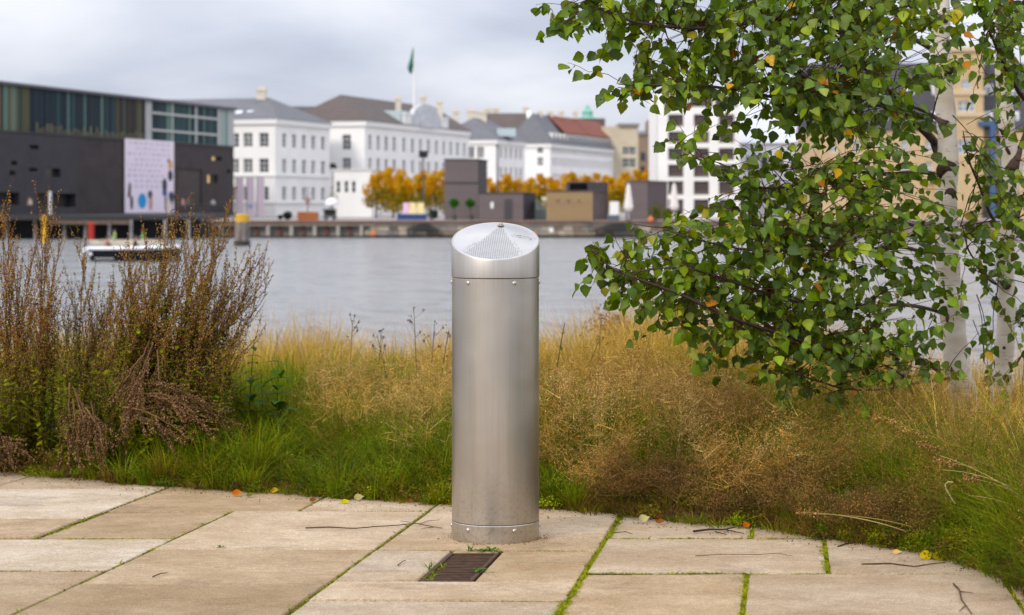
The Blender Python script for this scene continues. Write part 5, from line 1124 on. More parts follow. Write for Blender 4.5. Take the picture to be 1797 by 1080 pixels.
def mounds(n_m, x0, x1, d0, d1, rr_, hh, cols, leafs=240, ln=(.006, .014), pw=1.2):
    """Low cushions of small-leaved herbs: leaves set all over a lumpy dome."""
    x, y, d = scatter(n_m, x0, x1, d0, d1, pw); i = np.repeat(np.arange(n_m), leafs); n = len(i); R_ = U_(*rr_, n_m); H_ = U_(*hh, n_m) * np.clip(.5 + d, .5, 1.3)
    a = U_(0, 6.28, n); e_ = np.arccos(RNG.random(n)); q_ = U_(.55, 1.05, n); px_ = x[i] + np.cos(a) * np.sin(e_) * R_[i] * q_; py_ = y[i] + np.sin(a) * np.sin(e_) * R_[i] * q_; pz_ = gz(x, y)[i] + np.cos(e_) * H_[i] * q_ + RNG.normal(0, .008, n)
    A = RNG.normal(size=(n, 3)); A[:, 2] += .5; A /= np.linalg.norm(A, axis=1)[:, None]; B_ = np.cross(A, RNG.normal(size=(n, 3))); B_ /= np.linalg.norm(B_, axis=1)[:, None]; l_ = U_(*ln, n)[:, None]; p = np.stack([px_, py_, pz_], 1)
    V = np.stack([p, p + A * l_ * .5 + B_ * l_ * .28, p + A * l_, p + A * l_ * .5 - B_ * l_ * .28], 1).reshape(-1, 3); k_ = np.arange(n) * 4; T = np.stack([np.stack([k_, k_ + 1, k_ + 2], 1), np.stack([k_, k_ + 2, k_ + 3], 1)], 1).reshape(-1, 3)
    base = np.array(cols)[RNG.integers(0, len(cols), n_m)] * U_(.7, 1.25, n_m)[:, None]; return V, T, np.repeat(base[i] * U_(.75, 1.3, n)[:, None], 4, 0)
parts.append(mounds(150, -1.45, .30, .0, .9, (.05, .12), (.09, .22), GREEN + GREEN + OLIVE + YGREEN[:1]))
parts.append(mounds(60, -.75, .2, -.02, .35, (.05, .10), (.08, .15), BROWN + GREEN + OLIVE, 220))
parts.append(mounds(110, -3.2, -1.2, .05, 1.2, (.06, .13), (.08, .18), OLIVE + BROWN + GREEN, 240))
parts.append(mounds(90, 1.05, 2.2, -.02, .8, (.05, .11), (.06, .14), GREEN + OLIVE, 260))
parts.append(mounds(60, 1.2, 1.75, -.10, .22, (.04, .08), (.06, .12), GREEN + OLIVE + BROWN, 260))
parts.append(mounds(130, .15, 1.7, .15, 1.8, (.06, .12), (.08, .22), OLIVE + GREEN + BROWN, 200, (.005, .012), 1.0))
# coarse broad-bladed clumps standing out of the fine grass
x, y, d = scatter(170, -1.85, .30, .03, 1.8, .9)
parts.append(tussocks(x, y, .10 + .20 * np.clip(d / .8, 0, 1), 20, .006, .013, GREEN, GREEN + YGREEN + YGREEN, .04, (.3, 1.3)))
x, y, d = scatter(90, .1, 1.9, .1, 2.0, .9)
parts.append(tussocks(x, y, .10 + .20 * np.clip(d / .8, 0, 1), 18, .005, .011, GREEN + OLIVE, GREEN + YGREEN, .04, (.3, 1.3)))
# tufts and creeping weeds that spill over the slab edge
x, y, d = scatter(110, -2.9, 1.85, -.13, .02, .8)
parts.append(tussocks(x, y, np.full(len(x), .055), 30, .002, .005, GREEN + OLIVE + BROWN, GREEN + OLIVE + YGREEN + RUST, .03, (.5, 1.9)))
parts.append(mounds(60, -2.6, 1.8, -.10, .06, (.03, .07), (.04, .08), GREEN + OLIVE + BROWN + YGREEN, 130))
# broad-leaved low weeds
x, y, d = scatter(420, -1.6, .45, -.03, .9, 1.2); c = vnoise(x, y, 4, 4) > .42; x, y, d = x[c], y[c], d[c]
parts.append(tussocks(x, y, .03 + .09 * np.clip(d / .6, 0, 1), 20, .008, .017, GREEN, GREEN + YGREEN, .04, (.5, 1.6)))
x, y, d = scatter(60, .30, 1.9, -.02, .5, 1.2)
parts.append(tussocks(x, y, .03 + .05 * np.clip(d / .4, 0, 1), 18, .006, .013, GREEN, GREEN + YGREEN, .035, (.5, 1.6)))
# right: green and olive tufts under the seed heads
x, y, d = scatter(950, .05, 1.95, -.04, 2.4, 1.0); g_ = vnoise(x, y, 2.2, 9); c = (g_ > .33) & (d > .12); hh = .08 + .24 * np.clip(d / .8, 0, 1)
parts.append(tussocks(x[c], y[c], hh[c], 44, .0018, .0042, GREEN + OLIVE, GREEN + OLIVE + YGREEN, .05)); c = ~c
parts.append(tussocks(x[c], y[c], hh[c], 44, .0016, .0034, BROWN + DUSKB, RUST + BROWN + OLIVE, .055, (.4, 1.5)))
# bright green tussocks at the right corner
x, y, d = scatter(560, 1.0, 2.4, -.03, 1.9, 1.0)
parts.append(tussocks(x, y, .08 + .18 * np.clip(d / .8, 0, 1), 64, .0016, .0036, GREEN, GREEN + GREEN + OLIVE + YGREEN, .05, (.4, 1.6)))
# left: mixed grass below the shrubs
x, y, d = scatter(900, -3.4, -1.2, 0, 1.9, 1.05); hh = .05 + .18 * np.clip(d / .8, 0, 1)
parts.append(tussocks(x, y, hh, 36, .0018, .0042, OLIVE + GREEN + BROWN, OLIVE + RUST + GREEN + YGREEN + BROWN, .05, (.3, 1.4)))
# long bent and fallen stems crossing everything
n = 1500; x, y, d = scatter(n, -3.2, 2.0, .0, 1.8, 1.0)
parts.append(blades(x, y, U_(.10, .34, n), U_(.0016, .003, n), U_(.8, 2.2, n), U_(0, 6.28, n), pick(RUST + STRAW, n), pick(STRAW + RUST + OLIVE, n), 1.3, 4))
tag(np_mesh('meadow_grass', *join(parts), VEG), 'green and brown grass along the pavement edge', None, kind='stuff')

parts = []
# middle belt behind it: patches of green, olive and straw tufts
x, y, d = scatter(2600, -4.0, 3.8, .7, 4.4, 1.2); g_ = vnoise(x, y, 1.5, 3) + RNG.normal(0, .10, len(x)); px = pxof(x, y)
gl = g_ + np.interp(px, [0, 300, 480, 760, 1000, 1150, 1300, 1800], [.14, .34, .44, .38, .12, .08, .2, .28]) - np.clip(d - 2.4, 0, 3) * .10
tall = np.interp(px, [0, 450, 800, 1000, 1150, 1350, 1600, 1800], [.36, .35, .38, .40, .44, .43, .42, .40]) * (.72 + .5 * vnoise(x, y, 1.1, 8)) * np.interp(d, [.7, 1.6], [.75, 1])
for c, c0, c1, w1 in ((gl > .62, GREEN, GREEN + YGREEN, .0062), ((gl <= .62) & (gl > .44), OLIVE + GREEN, OLIVE + YGREEN + RUST, .005), (gl <= .44, OLIVE + RUST, STRAW + STRAW + RUST, .0045)):
    parts.append(tussocks(x[c], y[c], tall[c], 46, .0022, w1, c0, c1, .06, (.15, .85)))
# pale straw at the back, taller to the right
x, y, d = scatter(2300, -5.6, 5.4, 3.0, 9.5, 1.05); px = pxof(x, y); tall = np.interp(px, [0, 420, 560, 640, 790, 950, 1060, 1200, 1500, 1800], [.50, .48, .60, .48, .48, .50, .66, .68, .52, .42]) * (.72 + .45 * vnoise(x, y, 1.4, 5))
parts.append(tussocks(x, y, tall, 44, .003, .007, STRAW + OLIVE + OLIVE, STRAW, .10, (.05, .5)))
c = vnoise(x, y, 1.9, 12) > .66
parts.append(tussocks(x[c], y[c], tall[c] * .8, 30, .003, .007, GREEN + OLIVE, YGREEN + OLIVE, .10, (.05, .5)))
tag(np_mesh('straw_grass', *join(parts), VEG), 'pale straw coloured tall grass in front of the water', None, kind='stuff')

def panicles(n_p, x, y, h, cols, stemc, nb=13, ns=4, size=.0032, zbase=None, blen=(.035, .10)):
    """Airy bent-grass seed heads: a hair-thin stem, fine side branches and tiny spikelets."""
    z0 = gz(x, y) if zbase is None else zbase; lean = U_(.05, .4, n_p); ang = U_(0, 6.28, n_p)
    parts_ = [blades(x, y, h, np.full(n_p, .0018), lean, ang, stemc, stemc, 1.0, 3, z0)]
    t = U_(.52, 1.0, n_p * nb).reshape(n_p, nb); off = lean[:, None] * h[:, None] * t ** 2
    bx_ = x[:, None] + np.cos(ang)[:, None] * off; by_ = y[:, None] + np.sin(ang)[:, None] * off; bz_ = z0[:, None] + h[:, None] * (t - .35 * lean[:, None] * t ** 2)
    a2 = U_(0, 6.28, n_p * nb).reshape(n_p, nb); ln = U_(*blen, n_p * nb).reshape(n_p, nb) * (1.25 - t) * 2; up = U_(-.05, .9, n_p * nb).reshape(n_p, nb)
    dx, dy, dz = np.cos(a2) * ln, np.sin(a2) * ln, up * ln
    B = np.stack([bx_, by_, bz_], -1).reshape(-1, 3); D = np.stack([dx, dy, dz], -1).reshape(-1, 3); m = len(B)
    sd = np.stack([RNG.normal(size=m), RNG.normal(size=m), RNG.normal(size=m)], 1) * .0005
    cs = np.repeat(stemc, nb, 0); V = np.stack([B - sd, B + sd, B + D], 1).reshape(-1, 3); T = np.arange(m * 3).reshape(-1, 3); parts_.append((V, T, np.repeat(cs, 3, 0)))
    f = U_(.35, 1.0, m * ns).reshape(m, ns, 1); S = (B[:, None] + D[:, None] * f + RNG.normal(0, .006, (m, ns, 3))).reshape(-1, 3); q = len(S)
    ax = RNG.normal(size=(q, 3)); ax[:, 2] = np.abs(ax[:, 2]) + .3; ax /= np.linalg.norm(ax, axis=1)[:, None]; bx2 = np.cross(ax, RNG.normal(size=(q, 3))); bx2 /= np.linalg.norm(bx2, axis=1)[:, None] + 1e-9
    sz = size * U_(.6, 1.4, q)[:, None]; V = np.stack([S - ax * sz, S + bx2 * sz * .45, S + ax * sz, S - bx2 * sz * .45], 1).reshape(-1, 3)
    i = np.arange(q) * 4; T = np.stack([np.stack([i, i + 1, i + 2], 1), np.stack([i, i + 2, i + 3], 1)], 1).reshape(-1, 3)
    cc = np.repeat(cols, nb * ns, 0) * U_(.75, 1.25, q)[:, None]; parts_.append((V, T, np.repeat(cc, 4, 0)))
    return join(parts_)
TANH = [(.38, .235, .115), (.48, .32, .17), (.28, .165, .078), (.42, .255, .11), (.55, .39, .23)]
DUSK = [(.24, .15, .075), (.30, .195, .105), (.18, .11, .055)]
parts = []
def seed_clumps(n_c, per, x0, x1, d0, d1, hfun, pal, stems, spread, pw=1.0, **kw):
    """Seed heads gathered in clumps that each lean to one hue."""
    cx_, cy_, cd = scatter(n_c, x0, x1, d0, d1, pw); i = np.repeat(np.arange(n_c), per); n = len(i); x = cx_[i] + RNG.normal(0, spread, n); y = cy_[i] + RNG.normal(0, spread, n); d = y - edge(x); c = d > -.03
    x, y, d, i = x[c], y[c], d[c], i[c]; n = len(x); base = np.array(pal)[RNG.integers(0, len(pal), n_c)] * U_(.75, 1.25, n_c)[:, None]; hc = U_(.75, 1.25, n_c)[i]
    parts.append(panicles(n, x, y, hfun(d) * hc * U_(.7, 1.1, n), base[i] * U_(.85, 1.15, n)[:, None], pick(stems, n), **kw))
seed_clumps(85, 15, .02, 1.0, .15, 2.3, lambda d: .15 + .30 * np.clip(d / .8, 0, 1), TANH + DUSK[:1], RUST + STRAW, .06)
seed_clumps(60, 13, .85, 1.75, .2, 2.3, lambda d: .14 + .26 * np.clip(d / .8, 0, 1), DUSK + TANH[2:3] + [(.26, .20, .07), (.30, .22, .08)], RUST + OLIVE, .07)
seed_clumps(44, 13, -.95, -.06, .45, 2.2, lambda d: .22 + .20 * np.clip(d / 1.2, 0, 1), TANH[:2] + TANH[3:], STRAW, .075, .9)
seed_clumps(46, 12, .30, 1.4, -.02, .35, lambda d: .10 + .25 * d, DUSK + TANH[2:3], BROWN, .045)
seed_clumps(46, 12, -.3, 2.0, 2.2, 5.0, lambda d: .46 + 0 * d, TANH, STRAW, .10, 1.2, nb=9, size=.004)
tag(np_mesh('seed_grass', *join(parts), DRY), 'airy tan seed heads of bent grass', None, kind='stuff')

# moss and small grass along the joints
parts = []
def joint_moss(p, q, dens, wid, hh, cols):
    L_ = (q - p).length; n = max(3, int(dens * L_)); n *= 2; f = RNG.random(n); keep = vnoise(f * L_ * 6 + p.x * 3, f * 0 + p.y * 5, 2.0, p.x * 7) > .12 + RNG.random(n) * .62
    f = f[keep]; n = len(f)
    if n < 2: return
    dv = (q - p).normalized(); x = p.x + dv.x * f * L_ + RNG.normal(0, wid, n) * abs(dv.y); y = p.y + dv.y * f * L_ + RNG.normal(0, wid * .6, n)
    tall_ = RNG.random(n) < .012
    parts.append(blades(x, y, np.where(tall_, min(hh * 1.3, .026), .010 + hh * .22 * RNG.random(n)), U_(.004, .009, n), U_(.6, 2.2, n), U_(0, 6.28, n), pick(cols, n), pick(cols, n), 1.0, 2, pz(y) - .010))
MOSS = [(.20, .23, .015), (.27, .28, .02), (.15, .19, .015), (.30, .28, .03)]; MOSSB = MOSS + [(.12, .10, .04), (.09, .07, .03)]
def rec(k_, ya, yb, dens=2600, wid=.006, hh=.020, cols=MOSSB): joint_moss(G(K(k_, yb), yb), G(K(k_, ya), ya), dens, wid, hh, cols)
def cross(k0, k1, y_, dens=1200, wid=.0045, hh=.016, cols=MOSSB): joint_moss(G(K(k0, y_), y_), G(K(k1, y_), y_), dens, wid, hh, cols)
rec(500, 870, 1100, 2400); rec(978, 880, 1100, 4200, .007, .023, MOSS); rec(20, 897, 950, 2200); rec(20, 950, 1100, 1200); rec(1303, 1006, 1100, 5200, .008, .024, MOSS); rec(1465, 915, 1009, 5600, .009, .028, MOSS)
rec(1803, 1010, 1100, 3600, .008, .022); rec(182, 860, 898, 3600, .006, .02, MOSS); rec(-296, 857, 900, 900); rec(-296, 900, 944, 2200); rec(1303, 905, 945, 3600, .008, .025, MOSS)
cross(1303, 1950, 1009, 5200, .006, .055, MOSS); cross(978, 1303, 1006, 2600, hh=.04); cross(978, 1303, 944.5, 2000, hh=.035); cross(1303, 1650, 945, 2600, hh=.04); cross(182, 500, 898, 1200, hh=.03); cross(320, 500, 897.5, 2200, hh=.035)
cross(-458, 20, 1002, 2200, hh=.035); cross(-300, 20, 944.5, 1500, hh=.03); cross(500, 978, 966.5, 1300, hh=.03); cross(20, 500, 964, 200, hh=.01); cross(500, 978, 1053, 450, hh=.01); cross(500, 978, 898, 600)
for pxa, pya, pxb, pyb, dd, hh in ((370, 962, 402, 962, 6000, .03), (640, 897, 684, 897, 3500, .022), (800, 968, 885, 968, 6500, .03), (704, 1004, 728, 1004, 5000, .025), (858, 1004, 872, 1003, 5000, .03), (745, 1018, 772, 990, 2500, .035)):
    joint_moss(G(pxa, pya), G(pxb, pyb), dd, .008, hh, GREEN + MOSS)
n = 2600; x, y, d = scatter(n, -2.8, 1.8, -.10, .03, .8); ok = vnoise(x, y, 5, 2) > .45; x, y = x[ok], y[ok]; n = len(x)
parts.append(blades(x, y, U_(.01, .05, n), U_(.002, .005, n), U_(.3, 1.5, n), U_(0, 6.28, n), pick(GREEN, n), pick(GREEN + OLIVE, n), 1, 2, pz(y)))
mo = np_mesh('joint_moss', *join(parts), VEG, pave); mo['kind'] = 'stuff'
# crumbs and litter on the slabs near the verge
parts = []; n = 1500; x, y, d = scatter(n, -2.8, 1.9, -.45, .0, .45); aa_ = U_(0, 6.28, 260); rr2 = .153 + .05 * RNG.random(260) ** 2; x = np.concatenate([x, BX + rr2 * np.cos(aa_)]); y = np.concatenate([y, BY + rr2 * np.sin(aa_)]); n = len(x); r_ = U_(.001, .006, n); r_[-260:] *= .6; zz = pz(y) + .003
V = np.stack([np.stack([x + r_ * np.cos(a + x * 50), y + r_ * .8 * np.sin(a + x * 50), zz + .003 * np.cos(a * 2 + y * 90)], 1) for a in (0, 1.9, 3.6)], 1).reshape(-1, 3)
tag(np_mesh('leaf_litter', V, np.arange(n * 3).reshape(-1, 3), np.repeat(pick(BROWN + RUST + [(.05, .035, .02)], n), 3, 0), DRY), 'brown crumbs of leaf litter on the slab edge', None, kind='stuff')
# ------------------------------------------------------------------ tall dry mugwort shrubs
def octa(pts, size, cols, rng=RNG, stretch=1.5):
    """Small seed buds: squashed octahedra at pts."""
    n = len(pts); ax = rng.normal(size=(n, 3)); ax[:, 2] = np.abs(ax[:, 2]) + .4; ax /= np.linalg.norm(ax, axis=1)[:, None]
    b = np.cross(ax, rng.normal(size=(n, 3))); b /= np.linalg.norm(b, axis=1)[:, None]; c = np.cross(ax, b); s = (size * rng.uniform(.6, 1.3, n))[:, None]
    V = np.stack([pts - ax * s * stretch, pts + ax * s * stretch, pts + b * s, pts + c * s, pts - b * s, pts - c * s], 1).reshape(-1, 3)
    t = np.array([(0, 3, 2), (0, 4, 3), (0, 5, 4), (0, 2, 5), (1, 2, 3), (1, 3, 4), (1, 4, 5), (1, 5, 2)]); T = (np.arange(n)[:, None, None] * 6 + t[None]).reshape(-1, 3)
    return V, T, np.repeat(cols, 6, 0)
def tube_np(pts, rad, n=4):
    """Polyline pts (m,3) to a thin tube as triangles."""
    m = len(pts); t = np.gradient(pts, axis=0); t /= np.linalg.norm(t, axis=1)[:, None] + 1e-9
    a = np.cross(t, np.array([.31, .52, .79])); a /= np.linalg.norm(a, axis=1)[:, None] + 1e-9; b = np.cross(t, a); an = np.arange(n) * 2 * math.pi / n
    V = (pts[:, None] + (a[:, None] * np.cos(an)[None, :, None] + b[:, None] * np.sin(an)[None, :, None]) * np.asarray(rad)[:, None, None]).reshape(-1, 3)
    i, j = np.meshgrid(np.arange(m - 1), np.arange(n), indexing='ij'); p = i * n + j; q_ = i * n + (j + 1) % n
    T = np.stack([np.stack([p, q_, q_ + n], -1), np.stack([p, q_ + n, p + n], -1)], 2).reshape(-1, 3)
    return V, T
SEEDB = [(.36, .20, .085), (.28, .155, .075), (.44, .28, .135), (.20, .11, .06), (.37, .26, .12)]
SEEDG = [(.25, .20, .07), (.20, .17, .055), (.31, .24, .10), (.24, .165, .075)]
DEADB = [(.27, .17, .10), (.20, .125, .075), (.34, .22, .135), (.14, .09, .055)]
LEAFM = [(.15, .18, .025), (.21, .22, .035), (.12, .13, .025), (.25, .22, .05)]
def mug_stem(p0, p1, bow, seeds, n_br=16, start=.34, brl=(.07, .25), bud=.0027, dens=220, leafy=0.0, droop=0.0):
    """One stem with side branches crowded with buds: arrays for one mesh."""
    p0, p1 = np.array(p0), np.array(p1); L_ = np.linalg.norm(p1 - p0); t = np.linspace(0, 1, 10)[:, None]
    pts = p0 * (1 - t) + p1 * t + np.array(bow) * (t * (1 - t) * 4) + RNG.normal(0, .004, (10, 3)) * t
    parts_ = []; V, T = tube_np(pts, np.linspace(.0042, .0011, 10), 5); parts_.append((V, T, np.tile(np.array(random.choice([(.15, .085, .06), (.19, .125, .07), (.13, .08, .06)])), (len(V), 1))))
    at = lambda f: np.array([np.interp(f, t[:, 0], pts[:, i]) for i in range(3)])
    axis = (p1 - p0) / L_; buds = []
    for i in range(n_br):
        f = start + (1 - start) * (i + random.random()) / n_br; b0 = at(f); l_ = random.uniform(*brl) * (1.15 - .75 * f) * 1.4
        r_ = RNG.normal(size=3); r_ -= axis * r_.dot(axis); r_ /= np.linalg.norm(r_); d = axis * random.uniform(.7, 1.2) + r_ * random.uniform(.25, .6) + np.array([0, 0, .25 - droop]); d /= np.linalg.norm(d)
        tt = np.linspace(0, 1, 5)[:, None]; bp = b0 + d * l_ * tt + (np.array([0, 0, .22 - droop]) * l_ * tt ** 2); V, T = tube_np(bp, np.linspace(.0013, .0006, 5), 3); parts_.append((V, T, np.tile(np.array((.11, .065, .045)), (len(V), 1))))
        nbud = max(4, int(l_ * dens)); ff = RNG.random((nbud, 1)) ** .8 * .95 + .05; buds.append(b0 + d * l_ * ff + np.array([0, 0, .22 - droop]) * l_ * ff ** 2 + RNG.normal(0, .0036, (nbud, 3)))
    ntip = int(L_ * (1 - start) * dens * .5); f_ = start + .1 + (.9 - start) * RNG.random(ntip); buds.append(np.array([at(v) for v in f_]) + RNG.normal(0, .004, (ntip, 3)))
    B = np.concatenate(buds); parts_.append(octa(B, np.full(len(B), bud), pick(seeds, len(B), .3)))
    if leafy:
        nl = int(leafy * 60); f_ = RNG.uniform(.12, .75, nl); c_ = np.array([at(v) for v in f_]); a = RNG.uniform(0, 6.28, nl); ln = RNG.uniform(.02, .055, nl)[:, None]; d = np.stack([np.cos(a), np.sin(a), RNG.uniform(-.6, .6, nl)], 1)
        s_ = np.cross(d, np.array([0, 0, 1.])) * .22; V = np.stack([c_, c_ + d * ln * .5 + s_ * ln, c_ + d * ln, c_ + d * ln * .5 - s_ * ln], 1).reshape(-1, 3); i = np.arange(nl) * 4
        parts_.append((V, np.stack([np.stack([i, i + 1, i + 2], 1), np.stack([i, i + 2, i + 3], 1)], 1).reshape(-1, 3), np.repeat(pick(LEAFM, nl), 4, 0)))
    return join(parts_)
def shrub(label, foot_px, d, tips, seeds, **kw):
    fx = Xat(foot_px, d); root = thing('mugwort_shrub', (fx, d, float(gz(fx, d))), label, 'shrub', None)
    for (px, py, dd) in tips:
        f0 = np.array((fx + random.gauss(0, .10) + .25 * (Xat(px, dd) - fx), d + random.uniform(-.16, .16), 0)); f0[2] = gz(f0[0], f0[1]); tip = np.array(P(px, py, dd))
        side = np.array([tip[0] - f0[0], 0, 0]); bow = -side * random.uniform(.05, .3) + np.array([random.uniform(-.02, .02), random.uniform(-.03, .03), 0])
        hgt = tip[2] - f0[2]; kk = dict(n_br=max(8, int(24 * abs(hgt))), dens=220); kk.update(kw)
        np_mesh('stem', *mug_stem(f0, tip, bow, seeds, **kk), DRY, root)
    return root
rj = random.uniform
tips_r = [(300, 392, 9.3), (312, 388, 9.4), (330, 398, 9.2), (345, 430, 9.4), (352, 400, 9.5), (372, 410, 9.3), (398, 372, 9.4), (392, 395, 9.2), (405, 405, 9.5), (378, 440, 9.1), (420, 470, 9.3), (432, 468, 9.4), (466, 452, 9.3), (464, 470, 9.4), (460, 500, 9.2), (445, 505, 9.3), (452, 552, 9.2), (410, 545, 9.1), (255, 425, 9.5), (280, 440, 9.4), (235, 480, 9.3), (265, 505, 9.2), (222, 500, 9.5), (330, 470, 9.1), (300, 480, 9.0), (360, 500, 9.1), (340, 540, 8.95), (395, 520, 9.1), (300, 560, 8.95), (420, 600, 9.0), (355, 590, 8.9)]
tips_r += [(rj(250, 440), rj(430, 610), rj(8.95, 9.6)) for _ in range(14)] + [(rj(400, 470), rj(470, 660), rj(9.0, 9.4)) for _ in range(12)] + [(rj(195, 260), rj(440, 560), rj(9.1, 9.5)) for _ in range(6)]
shrub('largest dry mugwort shrub fanning out over the water beside the boat', 240, 9.15, tips_r, SEEDB + SEEDB + SEEDG, leafy=1.6)
tips_l = [(4, 368, 9.6), (14, 400, 9.5), (75, 358, 9.6), (95, 372, 9.6), (60, 440, 9.4), (108, 425, 9.5), (22, 440, 9.7), (-20, 420, 9.5), (-60, 400, 9.6), (40, 530, 9.3), (62, 560, 9.2), (10, 500, 9.4), (-40, 480, 9.3), (-90, 440, 9.6), (85, 500, 9.3), (30, 580, 9.2), (70, 600, 9.1)]
tips_l += [(rj(-120, 110), rj(520, 680), rj(9.2, 9.8)) for _ in range(16)]
shrub('tall sparse mugwort shrub by the yellow marker pile at the picture edge', 35, 9.5, tips_l, SEEDB, leafy=.8)
tips_m = [(136, 432, 9.8), (145, 470, 9.7), (125, 505, 9.7), (160, 520, 9.6), (220, 520, 9.7), (200, 515, 9.6), (115, 560, 9.6), (180, 560, 9.6), (150, 600, 9.4), (210, 590, 9.4)] + [(rj(110, 230), rj(540, 660), rj(9.3, 9.9)) for _ in range(5)]
shrub('shorter mugwort shrub between the two larger ones', 155, 9.6, tips_m, SEEDB + SEEDG, leafy=.8)
# olive-green low growth within them
tips_g = [(rj(-40, 420), rj(580, 740), rj(8.9, 9.5)) for _ in range(60)]
for nm, lo, hi, lb in (('a', -60, 150, 'low olive mugwort growth under the tall sparse shrub'), ('b', 150, 430, 'low olive mugwort growth under the largest shrub')):
    tt_ = [t for t in tips_g if lo <= t[0] < hi]; r = thing('mugwort_shrub', P((lo + hi) / 2, 820, 9.0), lb, 'shrub')
    for px, py, dd in tt_:
        f0 = np.array((Xat(px + rj(-50, 50), dd), dd + rj(-.1, .1), 0)); f0[2] = gz(f0[0], f0[1]); np_mesh('stem', *mug_stem(f0, np.array(P(px, py, dd)), (rj(-.05, .05), 0, 0), SEEDG + LEAFM, n_br=10, start=.15, leafy=1.6, dens=120), VEG, r)
# bent and fallen grey-brown stems
def fallen(label, paths):
    r = None
    for (x0, y0, x1, y1, d0, d1, bowz) in paths:
        a, b = np.array(P(x0, y0, d0)), np.array(P(x1, y1, d1))
        if r is None: r = thing('fallen_mugwort', tuple(a), label, 'dead plant')
        np_mesh('stem', *mug_stem(a, b, (0, 0, bowz), DEADB, n_br=15, start=.15, brl=(.05, .14), dens=210, droop=.35, bud=.0031), DRY, r)
fallen('grey brown mugwort stems fallen sideways over the green grass', [(228, 690, 372, 765, 8.75, 8.6, .05), (235, 700, 352, 740, 8.8, 8.65, .06), (215, 715, 330, 770, 8.7, 8.55, .03), (250, 720, 420, 745, 8.9, 8.8, .04), (240, 730, 300, 775, 8.65, 8.55, .02), (280, 700, 385, 720, 8.95, 8.8, .03), (225, 680, 345, 705, 8.8, 8.75, .04)])
fallen('mugwort stem with a split forked end hanging beneath the big shrub', [(262, 600, 212, 750, 8.85, 8.7, .03), (268, 605, 225, 735, 8.85, 8.65, .02), (250, 625, 205, 700, 8.8, 8.7, .02), (276, 615, 282, 705, 8.85, 8.75, .0), (258, 640, 240, 700, 8.8, 8.65, .01), (255, 635, 216, 778, 8.85, 8.6, .02)])
fallen('dull grey mugwort stems drooping down onto the slab edge', [(128, 680, 188, 834, 8.9, 8.72, .03), (132, 690, 160, 800, 8.9, 8.75, .02), (122, 672, 120, 815, 8.9, 8.8, .02), (160, 705, 176, 815, 8.85, 8.75, .02), (138, 700, 150, 790, 8.9, 8.8, .01), (150, 715, 188, 775, 8.85, 8.72, .0), (128, 700, 138, 826, 8.88, 8.75, .02)])
fallen('dark dry mugwort heap at the corner by the slab edge', [(-30, 770, 48, 800, 9.1, 9.0, .03), (-40, 790, 30, 822, 9.1, 9.0, .02), (-20, 750, 20, 800, 9.1, 9.0, .02), (10, 785, -40, 815, 9.0, 8.95, .02)])

# ------------------------------------------------------------------ other plants standing in the verge
def leaf_blade(p, d, up, ln, wd, fold=.15, curl=.25, n=5):
    """One simple pointed leaf as vertices and triangles."""
    d = np.array(d, float); d /= np.linalg.norm(d); s = np.cross(d, np.array(up, float)); s /= np.linalg.norm(s) + 1e-9; u_ = np.cross(s, d); V, T = [], []
    for i in range(n):
        f = i / (n - 1); w_ = wd * (math.sin(math.pi * min(1, f * .85 + .12)) ** 1.1) * (1 - f ** 3); c = np.array(p) + d * ln * f - u_ * curl * ln * f * f
        V += [c - s * w_ + u_ * fold * w_, c, c + s * w_ + u_ * fold * w_]
    for i in range(n - 1):
        a = i * 3; T += [(a, a + 1, a + 4), (a, a + 4, a + 3), (a + 1, a + 2, a + 5), (a + 1, a + 5, a + 4)]
    return np.array(V), np.array(T)
def leafy_plant(name, label, cat, px, py_top, d, npair, ln, wd, cols, lean=0.0, stemc=(.08, .10, .03)):
    x = Xat(px, d); z0 = float(gz(x, d)); zt = Zat(py_top, d); r = thing(name, (x, d, z0), label, cat); pts = np.array([(x + lean * f * f * .3, d, z0 + (zt - z0) * f) for f in np.linspace(0, 1, 7)])
    V, T = tube_np(pts, np.linspace(.004, .0015, 7), 5); np_mesh('stem', V, T, np.tile(np.array(stemc), (len(V), 1)), VEG, r)
    for i in range(npair):
        f = .18 + .80 * i / max(1, npair - 1); c = np.array([np.interp(f, np.linspace(0, 1, 7), pts[:, k_]) for k_ in range(3)]); a0 = i * 1.57 + rj(-.3, .3)
        for s_ in (0, math.pi):
            k_ = ln * (1.15 - .75 * f) * rj(.8, 1.2); V, T = leaf_blade(c, (math.cos(a0 + s_), math.sin(a0 + s_) * .8, rj(-.25, .25)), (0, 0, 1), k_, wd * k_ / ln, curl=.35); np_mesh('leaf', V, T, np.repeat(pick(cols, 1), len(V), 0), VEG, r, smooth=True)
    return r
NET = [(.035, .085, .012), (.05, .105, .014), (.028, .07, .010)]
leafy_plant('nettle', 'dark green nettle with drooping leaves standing taller in the bright grass', 'plant', 436, 606, 9.3, 12, .11, .036, NET, .08)
leafy_plant('nettle', 'shorter bushy dark green nettle beside the taller one', 'plant', 486, 632, 9.2, 11, .15, .052, NET, .02)
leafy_plant('nettle', 'small nettle low between the two larger nettles', 'plant', 462, 660, 9.15, 9, .12, .040, NET, -.03)
for px, d, py, lb, np_, ln_ in ((968, 9.2, 566, 'yellow green leafy sprig rising right beside the pillar', 15, .05), (1010, 9.4, 600, 'thin arching leafy sprig second from the pillar', 11, .04)):
    leafy_plant('leafy_sprig', lb, 'plant', px, py, d, np_, ln_, .011, [(.13, .15, .03), (.16, .17, .035), (.09, .12, .025)], .2 if px == 968 else .35, (.07, .05, .03))
